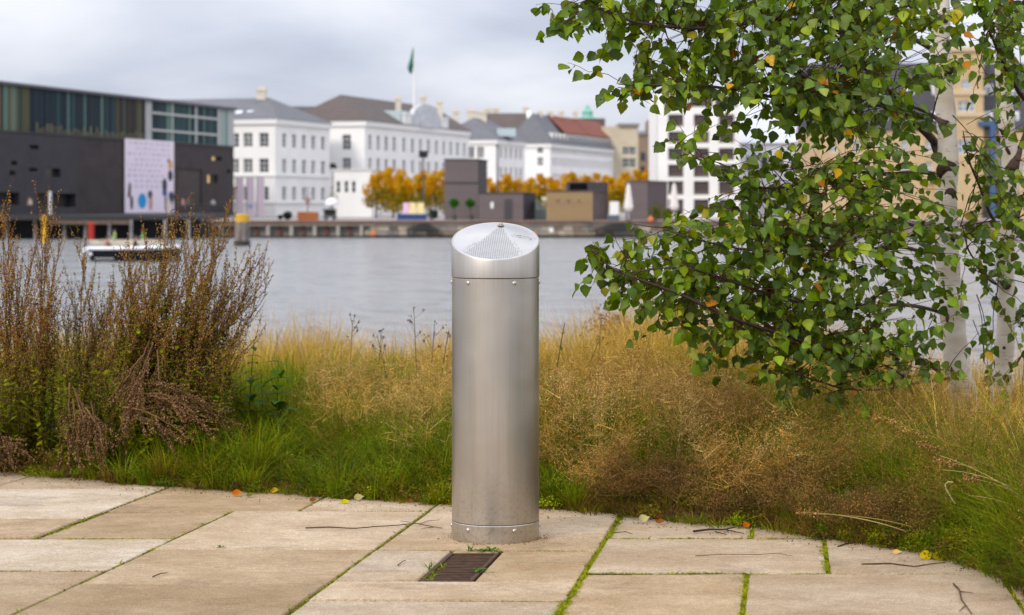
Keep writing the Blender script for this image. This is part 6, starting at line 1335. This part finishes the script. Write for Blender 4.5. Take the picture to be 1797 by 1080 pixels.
def stalk(px, py, d, label, heads, lean=0.0, col=(.13, .10, .05), cat='dry stalk'):
    x = Xat(px, d); z0 = float(gz(x, d)); zt = Zat(py, d); r = thing('dry_stalk', (x, d, z0), label, cat); pts = np.array([(x + lean * f ** 1.5, d, z0 + (zt - z0) * f) for f in np.linspace(0, 1, 8)])
    ps = [tube_np(pts, np.linspace(.0035, .0014, 8), 5)]
    cs = [np.tile(np.array(col), (len(ps[0][0]), 1))]; hp_ = []
    for i in range(heads):
        f = rj(.72, .97); c = np.array([np.interp(f, np.linspace(0, 1, 8), pts[:, k_]) for k_ in range(3)]); e = c + np.array([rj(-.05, .05), rj(-.04, .04), rj(.02, .07)]); V, T = tube_np(np.stack([c, (c + e) / 2 + np.array([0, 0, -.004]), e]), [.0012, .001, .0008], 4); ps.append((V, T)); cs.append(np.tile(np.array(col), (len(V), 1))); hp_.append(e)
    hp_.append(pts[-1]); np_mesh('stem', *join([(a[0], a[1], c) for a, c in zip(ps, cs)]), DRY, r)
    SH_ = True; H_ = np.concatenate([np.array(hp_) + RNG.normal(0, .005, (len(hp_), 3)) for _ in range(5)]); r_sh = np_mesh('seed_head', *octa(H_, np.full(len(H_), .0036), pick([(.10, .065, .04), (.14, .09, .05)], len(H_))), DRY, r); r_sh['kind'] = 'stuff'
for px, py, d, lb, n_, le in ((733, 540, 10.4, 'tallest dry stalk with dark heads in front of the water', 6, -.02), (752, 568, 10.2, 'second tallest dry stalk beside the tallest one', 5, .03), (612, 565, 10.6, 'dry stalk with drooping heads between the nettles and the tallest stalk', 6, .02), (765, 585, 10.1, 'short curved dry stalk next to the pillar', 3, .06), (690, 590, 10.3, 'thin dry stalk leaning among the straw', 3, -.08), (660, 580, 10.8, 'pale thin dry stalk behind the leaning one', 3, .03), (1045, 560, 10.6, 'dry stalk at the edge of the purple brown bush', 4, .03), (1790, 560, 9.0, 'dry stalk at the picture edge beyond the thinner birch', 4, .03)): stalk(px, py, d, lb, n_, le)
r = thing('brown_bush', P(1072, 600, 13.5), 'blurred purple brown bush among the straw close to the birch leaves', 'bush'); ctr = P(1070, 585, 13.5)
V, T, C = leaf_ball((ctr.x, 13.5, ctr.z), .17, 1300, .010, [(.24, .13, .10), (.30, .18, .13), (.18, .10, .08)], 1.0, 3); np_mesh('foliage', V, T, C, DRY, r)
k = MB(); [k.tube([(ctr.x + rj(-.05, .05), 13.5, float(gz(ctr.x, 13.5))), (ctr.x + rj(-.12, .12), 13.5, ctr.z + rj(-.05, .1))], [.006, .002], 4) for _ in range(9)]; k.build('stem', mat('bush_stem', (.10, .06, .05), .9), r)
for px, py, d, lb in ((1530, 765, 7.75, 'grey green downy weed low in the seed grass'), (1395, 800, 7.6, 'pale grey green weed nearest the middle of the seed grass'), (1765, 685, 8.6, 'whitish green downy weed at the foot of the thinner birch')):
    r = thing('downy_weed', P(px, py, d), lb, 'plant'); c = P(px, py, d)
    for i in range(16): a = i * 2.4; V, T = leaf_blade((c.x + .03 * math.cos(a) * rj(0, 1), d + .03 * math.sin(a), c.z + rj(-.06, .05)), (math.cos(a), math.sin(a), rj(.1, .9)), (0, 0, 1), rj(.03, .06), .006); np_mesh('leaf', V, T, np.repeat(pick([(.15, .165, .085), (.19, .20, .11), (.12, .14, .07)], 1), len(V), 0), VEG, r, smooth=True)
    k = MB(); k.tube([(c.x, d, float(gz(c.x, d))), (c.x, d, c.z)], .003, 5); k.build('stem', mat('downy_stem', (.16, .17, .1), .9), r)
# long straw stalks arching out of the corner
def arc_stalk(root, a, b, bow, rad=.0022, col=(.45, .36, .15), head=False):
    a, b = np.array(a), np.array(b); t = np.linspace(0, 1, 12)[:, None]; pts = a * (1 - t) + b * t + np.array(bow) * 4 * t * (1 - t); V, T = tube_np(pts, np.linspace(rad, rad * .4, 12), 5); C = np.tile(np.array(col) * rj(.55, .85), (len(V), 1)); ps = [(V, T, C)]
    if head:
        m = 70; f = RNG.uniform(.82, 1, m); H_ = np.stack([np.interp(f, t[:, 0], pts[:, i]) for i in range(3)], 1) + RNG.normal(0, .006, (m, 3)); ps.append(octa(H_, np.full(m, .0026), pick(TANH + DUSK, m), stretch=2.2))
    np_mesh('stalk', *join(ps), DRY, root)
sc_ = thing('straw_stalks', P(1830, 880, 6.6), 'long pale straw stalks arching out of the green tussock at the corner', 'grass clump')
for (x0, y0, x1, y1, d0, d1, bz, cl, hd) in [(1812, 850, 1698, 660, 6.7, 6.9, .02, (.42, .42, .10), 0), (1825, 880, 1740, 750, 6.6, 6.8, .01, (.48, .40, .16), 0), (1800, 850, 1768, 735, 6.7, 6.8, .0, (.50, .42, .2), 0), (1830, 870, 1590, 755, 6.5, 7.0, .03, (.36, .32, .10), 1), (1840, 885, 1530, 730, 6.5, 7.2, .035, (.40, .33, .12), 1), (1835, 880, 1640, 810, 6.5, 6.7, .03, (.46, .34, .17), 1), (1830, 900, 1650, 800, 6.4, 6.6, .02, (.5, .4, .2), 0), (1840, 895, 1655, 825, 6.4, 6.5, .03, (.52, .42, .22), 0), (1835, 905, 1690, 840, 6.3, 6.4, .03, (.44, .36, .16), 1), (1825, 915, 1700, 870, 6.3, 6.35, .02, (.45, .37, .18), 0), (1845, 880, 1610, 780, 6.5, 6.9, .03, (.38, .25, .14), 1), (1838, 892, 1680, 780, 6.5, 6.75, .01, (.42, .40, .12), 0),
        (1590, 933, 1400, 900, 6.75, 7.0, .02, (.50, .42, .20), 1), (1600, 925, 1435, 903, 6.75, 7.0, .015, (.45, .36, .15), 0)]: arc_stalk(sc_, P(x0, y0, d0), P(x1, y1, d1), (0, -.03, bz), .0024, cl, hd)
hs = thing('hooked_stem', P(1672, 880, 6.6), 'pale stem bent over like a hook in the green corner grass', 'dry stalk'); pts = np.array([P(x, y, 6.6) for x, y in ((1676, 884), (1668, 872), (1660, 858), (1659, 850), (1664, 846), (1672, 847))]); V, T = tube_np(pts, np.full(6, .0026), 6); np_mesh('stem', V, T, np.tile(np.array((.5, .42, .25)), (len(V), 1)), DRY, hs)
# weeds at the grate and on the pavement edge
def rosette(px, py, label, n, ln, wd, cols, spread=.02, up=.5, name='weed'):
    c = G(px, py); r = thing(name, c, label, 'weed')
    for i in range(n):
        a = i * 2.4 + rj(-.3, .3); V, T = leaf_blade((c.x + spread * rj(-1, 1), c.y + spread * .4 * rj(-1, 1), c.z + rj(0, .008)), (math.cos(a), math.sin(a) * .8, up * rj(.3, 1.3)), (0, 0, 1), ln * rj(.6, 1.2), wd * rj(.7, 1.2), curl=.4); np_mesh('leaf', V, T, np.repeat(pick(cols, 1), len(V), 0), VEG, r, smooth=True)
    k = MB(); k.lathe([(.004, -.004), (.002, .01)], 6, tuple(c)); k.build('stem', mat('weed_stem', (.10, .14, .03), .8), r)
WD = [(.07, .17, .02), (.10, .21, .025), (.055, .13, .018)]
rosette(855, 969, 'bright green leafy weed between the pillar and the grate', 26, .026, .006, WD, .030); rosette(826, 969, 'tuft of thin grass at the back edge of the grate', 14, .028, .0022, WD, .010, 2.0); rosette(753, 1000, 'thin grass tuft at the corner of the grate nearer the long twig', 12, .034, .002, WD, .010, 2.2)
rosette(844, 1004, 'small green weed at the side edge of the grate', 14, .024, .005, WD, .016); rosette(386, 962, 'tiny grass tuft alone on the tan slab joint', 10, .016, .002, WD, .018, 1.5); rosette(1085, 893, 'grass tuft growing over the mossy joint at the verge', 30, .11, .0036, GREEN, .03, 1.6, 'grass_tuft'); rosette(1060, 898, 'yellowing leaf tuft beside the grass tuft on the joint', 12, .05, .012, [(.30, .28, .04), (.20, .22, .03)], .03, .6)
rosette(1320, 925, 'short moss tuft standing on the joint under the seed grass', 16, .04, .003, GREEN, .012, 2.0, 'grass_tuft'); rosette(1455, 935, 'dense grass tuft at the head of the mossy joint', 26, .06, .003, GREEN, .02, 1.6, 'grass_tuft')

# fallen leaves and twigs on the slabs
LM = None
def fallen_leaf(px, py, sz, col, label, up=.004, tiltv=.25):
    sz *= 1.0; tiltv = .5 + tiltv * .7; c = G(px, py + 11); r_ = rj(-.7, .7); V, T = leaf_blade((0, 0, 0), (1, 0, 0), (0, 0, 1), sz, sz * .40, .25, -.22, 6); V[:, 0] -= sz / 2; ca, sa = math.cos(r_), math.sin(r_); ct, stt = math.cos(tiltv), math.sin(tiltv)
    x, y, z = V[:, 0], V[:, 1] * ct - V[:, 2] * stt, V[:, 1] * stt + V[:, 2] * ct; z = z - z.min(); V = np.stack([x * ca - y * sa + c.x, x * sa + y * ca + c.y, z + c.z + up], 1); C = np.tile(np.array(col), (len(V), 1)) * np.linspace(.8, 1.2, len(V))[:, None]
    tag(np_mesh('fallen_leaf', V, T, C, DRY, smooth=True), label, 'leaf', 'fallen leaves on the pavement')
OR, YE, PA, BR_ = (.45, .14, .03), (.50, .36, .05), (.50, .44, .24), (.20, .09, .045)
for px, py, sz, col, lb, tv in ((417, 860, .042, OR, 'orange brown leaf lying alone on the tan slab near the green grass', .5), (613, 862, .06, PA, 'large pale cream leaf propped up against the verge', .9), (630, 868, .04, PA, 'smaller pale leaf touching the large cream one', .6), (515, 836, .034, YE, 'yellow leaf lifted on the grass above the slab edge', 1.0), (440, 862, .034, (.12, .13, .04), 'dull green leaf next to the orange brown one', .2), (483, 855, .04, YE, 'yellow leaf at the slab edge beyond the orange one', .3), (606, 874, .036, (.42, .40, .06), 'lime yellow leaf flat on the slab below the cream leaf', .15), (748, 872, .036, PA, 'pale yellow leaf near the pillar at the verge edge', .4), (550, 871, .03, BR_, 'red brown leaf on the mossy joint', .3), (958, 880, .04, OR, 'orange leaf right beside the foot of the pillar at the verge', .5), (1130, 906, .045, PA, 'pale curled leaf by the grass tuft on the slab', .5), (1155, 900, .036, OR, 'small orange leaf beyond the pale curled leaf', .3), (1160, 909, .035, BR_, 'brown leaf below the small orange one', .2), (1310, 916, .034, OR, 'orange leaf on the moss tuft under the seed grass', .5), (1574, 963, .03, (.60, .40, .20), 'light tan leaf at the slab edge below the straw stalks', .2), (1628, 972, .05, YE, 'first yellow leaf of the row along the corner verge', .4), (1650, 973, .05, (.40, .30, .05), 'olive yellow leaf in the row along the corner verge', .4), (1698, 975, .05, YE, 'broad yellow leaf furthest along the corner verge', .4), (1730, 985, .04, OR, 'rusty orange leaf at the corner verge end', .6), (720, 872, .028, BR_, 'small brown leaf at the verge left of the pillar foot', .2)): fallen_leaf(px, py, sz, col, lb, .004 if py > 850 else .03, tv)
def twig(path, rad, label, col=(.075, .05, .035), forks=()):
    pts = np.array([G(a, b, .0045 + .003 * (i % 2)) for i, (a, b) in enumerate(path)]); tt = np.linspace(0, len(pts) - 1, len(pts) * 3); pts = np.stack([np.interp(tt, np.arange(len(pts)), pts[:, i]) for i in range(3)], 1)
    V, T = tube_np(pts, np.linspace(rad, rad * .55, len(pts)), 6); ps = [(V, T, np.tile(np.array(col), (len(V), 1)))]
    for f in forks: p_ = np.array([G(a, b, .005) for a, b in f]); V, T = tube_np(p_, np.linspace(rad * .6, rad * .35, len(p_)), 5); ps.append((V, T, np.tile(np.array(col), (len(V), 1))))
    tag(np_mesh('twig', *join(ps), DRY), label, 'twig', 'twigs on the pavement')
twig([(536, 929), (580, 929), (620, 930), (660, 928), (700, 924), (730, 922), (755, 926), (776, 931)], .0022, 'long thin curved twig across the pale slab before the pillar', forks=[((735, 923), (750, 917), (772, 915)), ((720, 919), (702, 917)), ((760, 928), (740, 930))])
twig([(698, 995), (706, 990), (712, 986)], .0018, 'tiny twig left of the grate'); twig([(1217, 935), (1245, 933), (1270, 932), (1290, 929)], .0042, 'thick dark stick near the seed grass', (.05, .042, .04), forks=[((1270, 932), (1305, 939)), ((1255, 936), (1275, 941))])
twig([(1220, 978), (1270, 977), (1330, 976), (1365, 975), (1392, 979)], .0015, 'faint long thin twig on the big slab', (.2, .12, .09)); twig([(1512, 993), (1560, 993), (1605, 997), (1640, 993), (1660, 990)], .0026, 'long brown twig on the slab by the corner verge', (.11, .06, .045))
twig([(1673, 1027), (1684, 1040), (1687, 1055), (1694, 1066), (1705, 1080)], .0026, 'crooked forked twig at the bottom corner slab', (.11, .07, .05), forks=[((1684, 1041), (1708, 1044)), ((1694, 1066), (1683, 1076))]); twig([(268, 1015), (282, 1011), (294, 1008)], .002, 'short straight twig on the tan slab'); twig([(1075, 938), (1098, 937), (1110, 940)], .0018, 'short thin twig by the mossy joint'); twig([(1470, 962), (1485, 958), (1500, 955), (1492, 950)], .0024, 'short bent twig at the edge of the seed grass')

# ------------------------------------------------------------------ birches
BARK = bpy.data.materials.new('birch_bark'); BARK.use_nodes = True
n, l = BARK.node_tree.nodes, BARK.node_tree.links; b_ = n['Principled BSDF']; b_.inputs['Roughness'].default_value = .75
t = n.new('ShaderNodeTexCoord')
def btex(scale, st, p0, p1, c0, c1, det=4):
    mpn = n.new('ShaderNodeMapping'); mpn.inputs['Scale'].default_value = st; x = n.new('ShaderNodeTexNoise'); x.inputs['Scale'].default_value = scale; x.inputs['Detail'].default_value = det; r = n.new('ShaderNodeValToRGB')
    r.color_ramp.elements[0].position = p0; r.color_ramp.elements[1].position = p1; r.color_ramp.elements[0].color = (*c0, 1); r.color_ramp.elements[1].color = (*c1, 1)
    l.new(t.outputs['Object'], mpn.inputs['Vector']); l.new(mpn.outputs['Vector'], x.inputs['Vector']); l.new(x.outputs['Fac'], r.inputs['Fac']); return r
ba = btex(5, (1, 1, 2.5), .3, .7, (.54, .45, .34), (.76, .69, .58)); bb = btex(14, (1.2, 1.2, 9), .62, .69, (1, 1, 1), (.22, .15, .11)); bc_ = btex(2.5, (1, 1, 1), .62, .72, (1, 1, 1), (.35, .25, .18))
def bmix(a, c, f):
    x = n.new('ShaderNodeMix'); x.data_type = 'RGBA'; x.blend_type = 'MULTIPLY'; x.inputs['Factor'].default_value = f; l.new(a, x.inputs[6]); l.new(c, x.inputs[7]); return x.outputs[2]
l.new(bmix(bmix(ba.outputs['Color'], bb.outputs['Color'], .75), bc_.outputs['Color'], .7), b_.inputs['Base Color'])
M_BRANCH = mat('birch_branch', (.05, .028, .022), .7, noise=.3, nscale=20); M_KNOT = mat('branch_collar', (.085, .05, .035), .85, noise=.4, nscale=30)
D1, D2 = 9.75, 10.0
def smooth_path(pts, n_=6):
    p = np.array(pts, float); k_ = np.linspace(0, len(p) - 1, (len(p) - 1) * n_ + 1); i = np.clip(k_.astype(int), 0, len(p) - 2); f = (k_ - i)[:, None]
    p0, p1, p2, p3 = p[np.clip(i - 1, 0, None)], p[i], p[i + 1], p[np.clip(i + 2, None, len(p) - 1)]
    return .5 * ((2 * p1) + (-p0 + p2) * f + (2 * p0 - 5 * p1 + 4 * p2 - p3) * f ** 2 + (-p0 + 3 * p1 - 3 * p2 + p3) * f ** 3)
def trunk_pts(px_list, d): return smooth_path([tuple(P(a, b, d)) for a, b in px_list], 5)
tr1 = trunk_pts([(1700, 770), (1692, 700), (1680, 640), (1672, 560), (1664, 470), (1660, 380), (1664, 290), (1660, 200), (1652, 110), (1652, 30), (1650, -80), (1640, -300), (1630, -600)], D1)
tr2 = trunk_pts([(1752, 760), (1756, 690), (1762, 620), (1766, 540), (1764, 450), (1772, 370), (1774, 290), (1764, 200), (1760, 110), (1762, 40), (1768, -60), (1775, -300), (1785, -600)], D2)
def taper(n_, r0, r1, flare): f = np.linspace(0, 1, n_); return r0 + (r1 - r0) * f + flare * np.exp(-f * 18)
birch1 = thing('birch_tree', tuple(tr1[0]), 'larger birch with thick pale trunk and dense green leaves reaching over the grass', 'tree')
birch2 = thing('birch_tree', tuple(tr2[0]), 'thinner birch with slim pale trunk standing beyond the larger one', 'tree')
for tr, root, r0, fl in ((tr1, birch1, .066, .018), (tr2, birch2, .05, .011)):
    k = MB(); rr_ = taper(len(tr), r0, .032, fl) * (1 + .05 * np.sin(np.arange(len(tr)) * 1.3)); k.tube(tr, list(rr_), 14); k.build('trunk', BARK, root, smooth=True)
def B(pts): return smooth_path([tuple(P(a, b, d)) for a, b, d in pts], 5)
br1 = [(B([(1662, 300, 9.7), (1640, 250, 9.9), (1600, 210, 9.5), (1575, 190, 9.2), (1540, 175, 8.9), (1490, 160, 8.6), (1450, 150, 8.3), (1380, 125, 8.1), (1300, 105, 8.0)]), .030), (B([(1590, 200, 9.35), (1560, 160, 9.1), (1530, 132, 8.9), (1490, 90, 8.7), (1450, 40, 8.5), (1420, -20, 8.4)]), .016),
       (B([(1668, 340, 9.7), (1650, 310, 10.0), (1610, 302, 9.6), (1560, 306, 9.2), (1500, 303, 8.8), (1420, 320, 8.4), (1340, 330, 8.1), (1260, 300, 7.9), (1200, 262, 7.8)]), .016), (B([(1680, 650, 9.7), (1656, 655, 9.9), (1635, 642, 9.6), (1600, 626, 9.2), (1540, 618, 8.8), (1460, 612, 8.4), (1380, 590, 8.1), (1290, 560, 7.9), (1200, 520, 7.8), (1120, 490, 7.7), (1070, 468, 7.7), (1040, 438, 7.7)]), .020),
       (B([(1684, 662, 9.7), (1640, 668, 9.7), (1590, 675, 9.2), (1540, 684, 8.8), (1480, 682, 8.5), (1440, 670, 8.3), (1390, 655, 8.1)]), .012), (B([(1602, 690, 9.1), (1590, 668, 9.0), (1570, 650, 8.9), (1500, 620, 8.7), (1430, 600, 8.4), (1380, 560, 8.2)]), .010), (B([(1668, 470, 9.7), (1640, 455, 9.9), (1600, 437, 9.4), (1550, 434, 9.0), (1480, 450, 8.6), (1400, 440, 8.3), (1320, 440, 8.0), (1220, 420, 7.8), (1160, 400, 7.8)]), .014),
       (B([(1668, 420, 9.7), (1640, 410, 9.9), (1600, 395, 9.4), (1540, 380, 9.0), (1460, 395, 8.6), (1380, 400, 8.2), (1280, 390, 7.9)]), .014), (B([(1664, 120, 9.7), (1640, 90, 9.9), (1580, 60, 9.4), (1480, 40, 8.8), (1360, 35, 8.3), (1240, 50, 8.0), (1120, 40, 7.8), (1040, 15, 7.7), (975, 50, 7.7)]), .020), (B([(1660, 220, 9.7), (1610, 190, 9.7), (1540, 185, 9.2), (1440, 190, 8.6), (1330, 165, 8.1), (1230, 150, 7.9), (1150, 150, 7.8), (1085, 148, 7.8)]), .014),
       (B([(1654, 40, 9.7), (1600, -20, 9.8), (1500, -60, 9.2), (1380, -80, 8.5), (1250, -60, 8.1), (1150, -40, 7.9)]), .018), (B([(1668, 560, 9.7), (1640, 545, 9.8), (1580, 535, 9.2), (1500, 540, 8.7), (1400, 530, 8.3), (1300, 500, 8.0), (1200, 470, 7.8), (1100, 480, 7.8)]), .014), (B([(1650, -100, 10.3), (1560, -160, 9.6), (1440, -200, 8.9), (1320, -180, 8.3)]), .02), (B([(1662, 330, 10.2), (1648, 290, 9.9), (1632, 240, 9.7), (1642, 180, 9.5), (1660, 130, 9.4)]), .009)]
br2 = [(B([(1775, 300, 9.95), (1810, 200, 10.0), (1790, 165, 9.6), (1765, 120, 9.3), (1745, 75, 9.1), (1725, 30, 8.9), (1700, -30, 8.7)]), .020), (B([(1766, 500, 9.95), (1752, 500, 10.2), (1735, 490, 9.9), (1725, 475, 9.6), (1700, 440, 9.2), (1690, 400, 8.9)]), .014), (B([(1766, 560, 9.95), (1800, 545, 10.2), (1840, 520, 9.6), (1880, 480, 9.2)]), .012), (B([(1762, 610, 9.95), (1780, 640, 10.1), (1800, 615, 9.7), (1840, 590, 9.3)]), .010), (B([(1770, 420, 9.95), (1740, 380, 10.0), (1720, 330, 9.5), (1700, 280, 9.1), (1690, 230, 8.8)]), .013), (B([(1766, 260, 9.95), (1800, 330, 10.0), (1790, 370, 9.5), (1780, 400, 9.1)]), .011), (B([(1764, 60, 9.95), (1800, 0, 10.0), (1860, -40, 9.4), (1950, -60, 9.0)]), .018), (B([(1768, -100, 10.6), (1700, -160, 9.8), (1650, -200, 9.2)]), .016)]
for brs, root in ((br1, birch1), (br2, birch2)):
    for pts, r0 in brs:
        k = MB(); m = len(pts); rr_ = np.linspace(r0 * .78, max(.0022, r0 * .11), m) ; k.tube(pts, list(rr_), 8); k.build('branch', M_BRANCH, root, smooth=True)
        if r0 > .0135: k = MB(); a, c = Vector(pts[0]), Vector(pts[2]); k.tube([a, a.lerp(c, .45), a.lerp(c, 1.0)], [r0 * 1.8, r0 * 1.25, r0 * .8], 9); k.build('branch_collar', M_KNOT, root, smooth=True)
# crown density, one digit per 60-pixel cell of the tree's own vertical plane
DX0, DY0, DS = 940, -60, 60
DENS = ['157899999987888', '346889999986876', '115889999882555', '002568999882334', '000023369972222', '000023459962242', '000013678982355', '001257999985666', '036788997334433', '026899999865422', '001389999974211', '000023699872121', '000000133100020']
LG = [(.078, .125, .010), (.098, .150, .012), (.058, .100, .009), (.120, .165, .014), (.150, .185, .018), (.066, .112, .014), (.090, .135, .022)]
LYELLOW = [(.46, .27, .02), (.36, .28, .03), (.36, .14, .02), (.20, .20, .03), (.25, .22, .03)]
def birch_leaf(seed):
    """Birch leaf about one unit long from its stalk's root: toothed outline, folded along the midrib, tip down."""
    g = np.random.default_rng(seed); ys = np.array([0, .05, .16, .28, .40, .52, .64, .76, .88, 1.0]); xs_ = np.array([0, .20, .36, .41, .385, .32, .24, .16, .075, 0]) * g.uniform(.9, 1.15)
    fold = g.uniform(.05, .65); curl = g.uniform(-.45, .5); tw = g.uniform(-.5, .5); V = []
    for i, (y, x) in enumerate(zip(ys, xs_)):
        tooth = (.018 if i % 2 else -.012) if 1 < i < 9 else 0
        for s_ in (-1, 0, 1): xx = s_ * (x + tooth + g.uniform(-.008, .008)) if s_ else 0; V.append((xx, y + .25, fold * abs(xx) + curl * y * y + tw * xx * y))
    T = []
    for i in range(9): a = i * 3; T += [(a, a + 1, a + 4), (a, a + 4, a + 3), (a + 1, a + 2, a + 5), (a + 1, a + 5, a + 4)]
    k_ = len(V); V += [(-.012, 0, 0), (.012, 0, 0), (0, .25, 0)]; T.append((k_, k_ + 1, k_ + 2))
    return np.array(V), np.array(T)
VAR = []
for i in range(34):
    V, T = birch_leaf(i); col = np.array(LG[i % len(LG)] if i < 29 else LYELLOW[i - 29]) * (.62 + .95 * ((i * 7) % 29) / 29 if i < 29 else 1)  # brightness spread in the colour stands for sheen on turned leaves
    if i % 6 == 5 and i < 29: col = col * np.array((1.05, 1.0, 2.2))  # greyer leaves: sky sheen put into the colour
    C = np.tile(col, (len(V), 1)); C[0:30:3] *= .92; C[1:30:3] *= 1.15
    if i == 28: C = C * np.linspace(.9, 1.5, len(C))[:, None] * np.array((1.8, 1.3, 1))
    VAR.append((V, T, C))
leaves = []       # (projected size, tree, variant, 4x4 basis, position)
def leaf_basis(p, out, size):
    a = np.array([out[0] * .5 + random.gauss(0, .35), out[1] * .5 + random.gauss(0, .35), -random.uniform(.25, 1.1)]); a /= np.linalg.norm(a)
    nrm = np.array([random.gauss(0, .6), -.8 + random.gauss(0, .6), .35 + random.gauss(0, .5)]); nrm -= a * nrm.dot(a); nrm /= np.linalg.norm(nrm); s_ = np.cross(a, nrm)
    M = np.eye(4); M[:3, 0], M[:3, 1], M[:3, 2], M[:3, 3] = s_ * size, a * size, nrm * size, p; return M
ball1 = np.concatenate([p for p, _ in br1] + [tr1[20:]]); ball2 = np.concatenate([p for p, _ in br2] + [tr2[20:]])
twparts = {1: [], 2: []}
def add_twig(px, py, d, tree, nl):
    tip = np.array(P(px, py, d)); cand = ball1 if tree == 1 else ball2; dv = tip - cand
    sc = np.linalg.norm(dv, axis=1) + .5 * np.clip(cand[:, 0] * -1 + tip[0], -1, 1) * (1 if px < 1660 else -1) * (tree == 1); i = int(np.argmin(np.linalg.norm(dv, axis=1) + .25 * np.maximum(0, (tip[0] - cand[:, 0]) * (1 if px < 1650 else -1)))); st0 = cand[i]
    dd_ = np.linalg.norm(dv, axis=1) + .25 * np.maximum(0, (tip[0] - cand[:, 0]) * (1 if px < 1650 else -1)); near = np.argsort(dd_)[:9]; st0 = cand[random.choice(list(near))] + RNG.normal(0, .02, 3); L_ = np.linalg.norm(tip - st0); lim = random.uniform(.28, .55)
    if L_ > lim: st0 = tip + (st0 - tip) * lim / L_ + RNG.normal(0, .05, 3); L_ = lim
    t_ = np.linspace(0, 1, 7)[:, None]; sag = np.array([0, 0, random.uniform(-.02, .10) * L_]); pts = st0 * (1 - t_) + tip * t_ + sag * 4 * t_ * (1 - t_) + RNG.normal(0, .006, (7, 3)) * (t_ * (1 - t_) * 4)
    V, T = tube_np(pts, np.linspace(.0026 if L_ > .3 else .0018, .0009, 7), 4); twparts[tree].append((V, T, np.tile(np.array((.075, .034, .026)), (len(V), 1))))
    out = (tip - st0) / (L_ + 1e-6)
    span = min(1, .22 / max(L_, .05))
    for j in range(nl):
        f = 1 - span * (j / nl) * random.uniform(.8, 1.1); f = min(1, max(.05, f)); p = np.array([np.interp(f, t_[:, 0], pts[:, k_]) for k_ in range(3)]); size = random.uniform(.036, .058) if random.random() > .25 else random.uniform(.022, .036)
        v = random.randrange(28) if random.random() > .026 else random.randrange(28, 34)
        leaves.append((size / d, tree, v, leaf_basis(p, out, size), (px, py)))
for r_, row in enumerate(DENS):
    for c_, ch in enumerate(row):
        lam = int(ch) / 9 * 13.2; nt = int(lam) + (random.random() < lam - int(lam))
        if int(ch) <= 1 and nt == 0 and random.random() < .35 * int(ch): nt = 1
        for _ in range(nt):
            px, py = DX0 + (c_ + random.random()) * DS - 0, DY0 + (r_ + random.random()) * DS; tree = 2 if px > 1700 + rj(-30, 30) else 1
            d = (7.65 + 1.5 * max(0, (px - 1000) / 700) * random.random() + rj(0, .5)) if tree == 1 else rj(8.4, 10.2); add_twig(px, py, d, tree, random.choice((4, 5, 6, 7)))
for px, py in ((955, 68), (962, 60), (985, 25), (990, 12), (1082, 148), (1095, 150), (1140, 182), (1150, 160), (1040, 436), (1050, 450), (1062, 475), (1060, 500), (1075, 520), (1112, 575), (1128, 560), (1150, 565), (1208, 600), (1214, 636), (1165, 250), (1190, 268), (1180, 205), (1200, 250)): add_twig(px, py, 7.75, 1, 4)
for _ in range(420): px, py = rj(1000, 2500), rj(-900, -60); add_twig(px, py, rj(8.0, 11.5), 2 if px > 1750 else 1, 6)
for _ in range(120): px, py = rj(1840, 2300), rj(-60, 560); add_twig(px, py, rj(8.6, 11), 2, 6)
for tree, root in ((1, birch1), (2, birch2)):
    tw_ = np_mesh('twigs', *join(twparts[tree]), DRY, root); tw_['kind'] = 'stuff'
    ls = sorted([q_ for q_ in leaves if q_[1] == tree], key=lambda q_: -q_[0] - (1 if (0 < q_[4][0] < 1797 and 0 < q_[4][1] < 1080) else 0)); LMESH = []
    if tree == 1:
        for i, (V, T, C) in enumerate(VAR):
            o_ = np_mesh('leaf', V, T, C, LEAF, None, smooth=True); LMESH_ = o_.data; bpy.data.objects.remove(o_); VAR[i] = (V, T, C, LMESH_)
    for (_, _, v, M, _) in ls[:298]:
        o_ = bpy.data.objects.new('leaf', VAR[v][3]); COL.objects.link(o_); o_.parent = root; o_.matrix_parent_inverse = Matrix.Translation(-root.location); o_.matrix_basis = Matrix(M.tolist())
    Vs, Ts, Cs, k_ = [], [], [], 0
    for (_, _, v, M, _) in ls[298:]: V = VAR[v][0] @ M[:3, :3].T + M[:3, 3]; Vs.append(V); Ts.append(VAR[v][1] + k_); Cs.append(VAR[v][2]); k_ += len(V)
    fo = np_mesh('foliage', np.concatenate(Vs), np.concatenate(Ts), np.concatenate(Cs), LEAF, root, smooth=True); fo['kind'] = 'stuff'
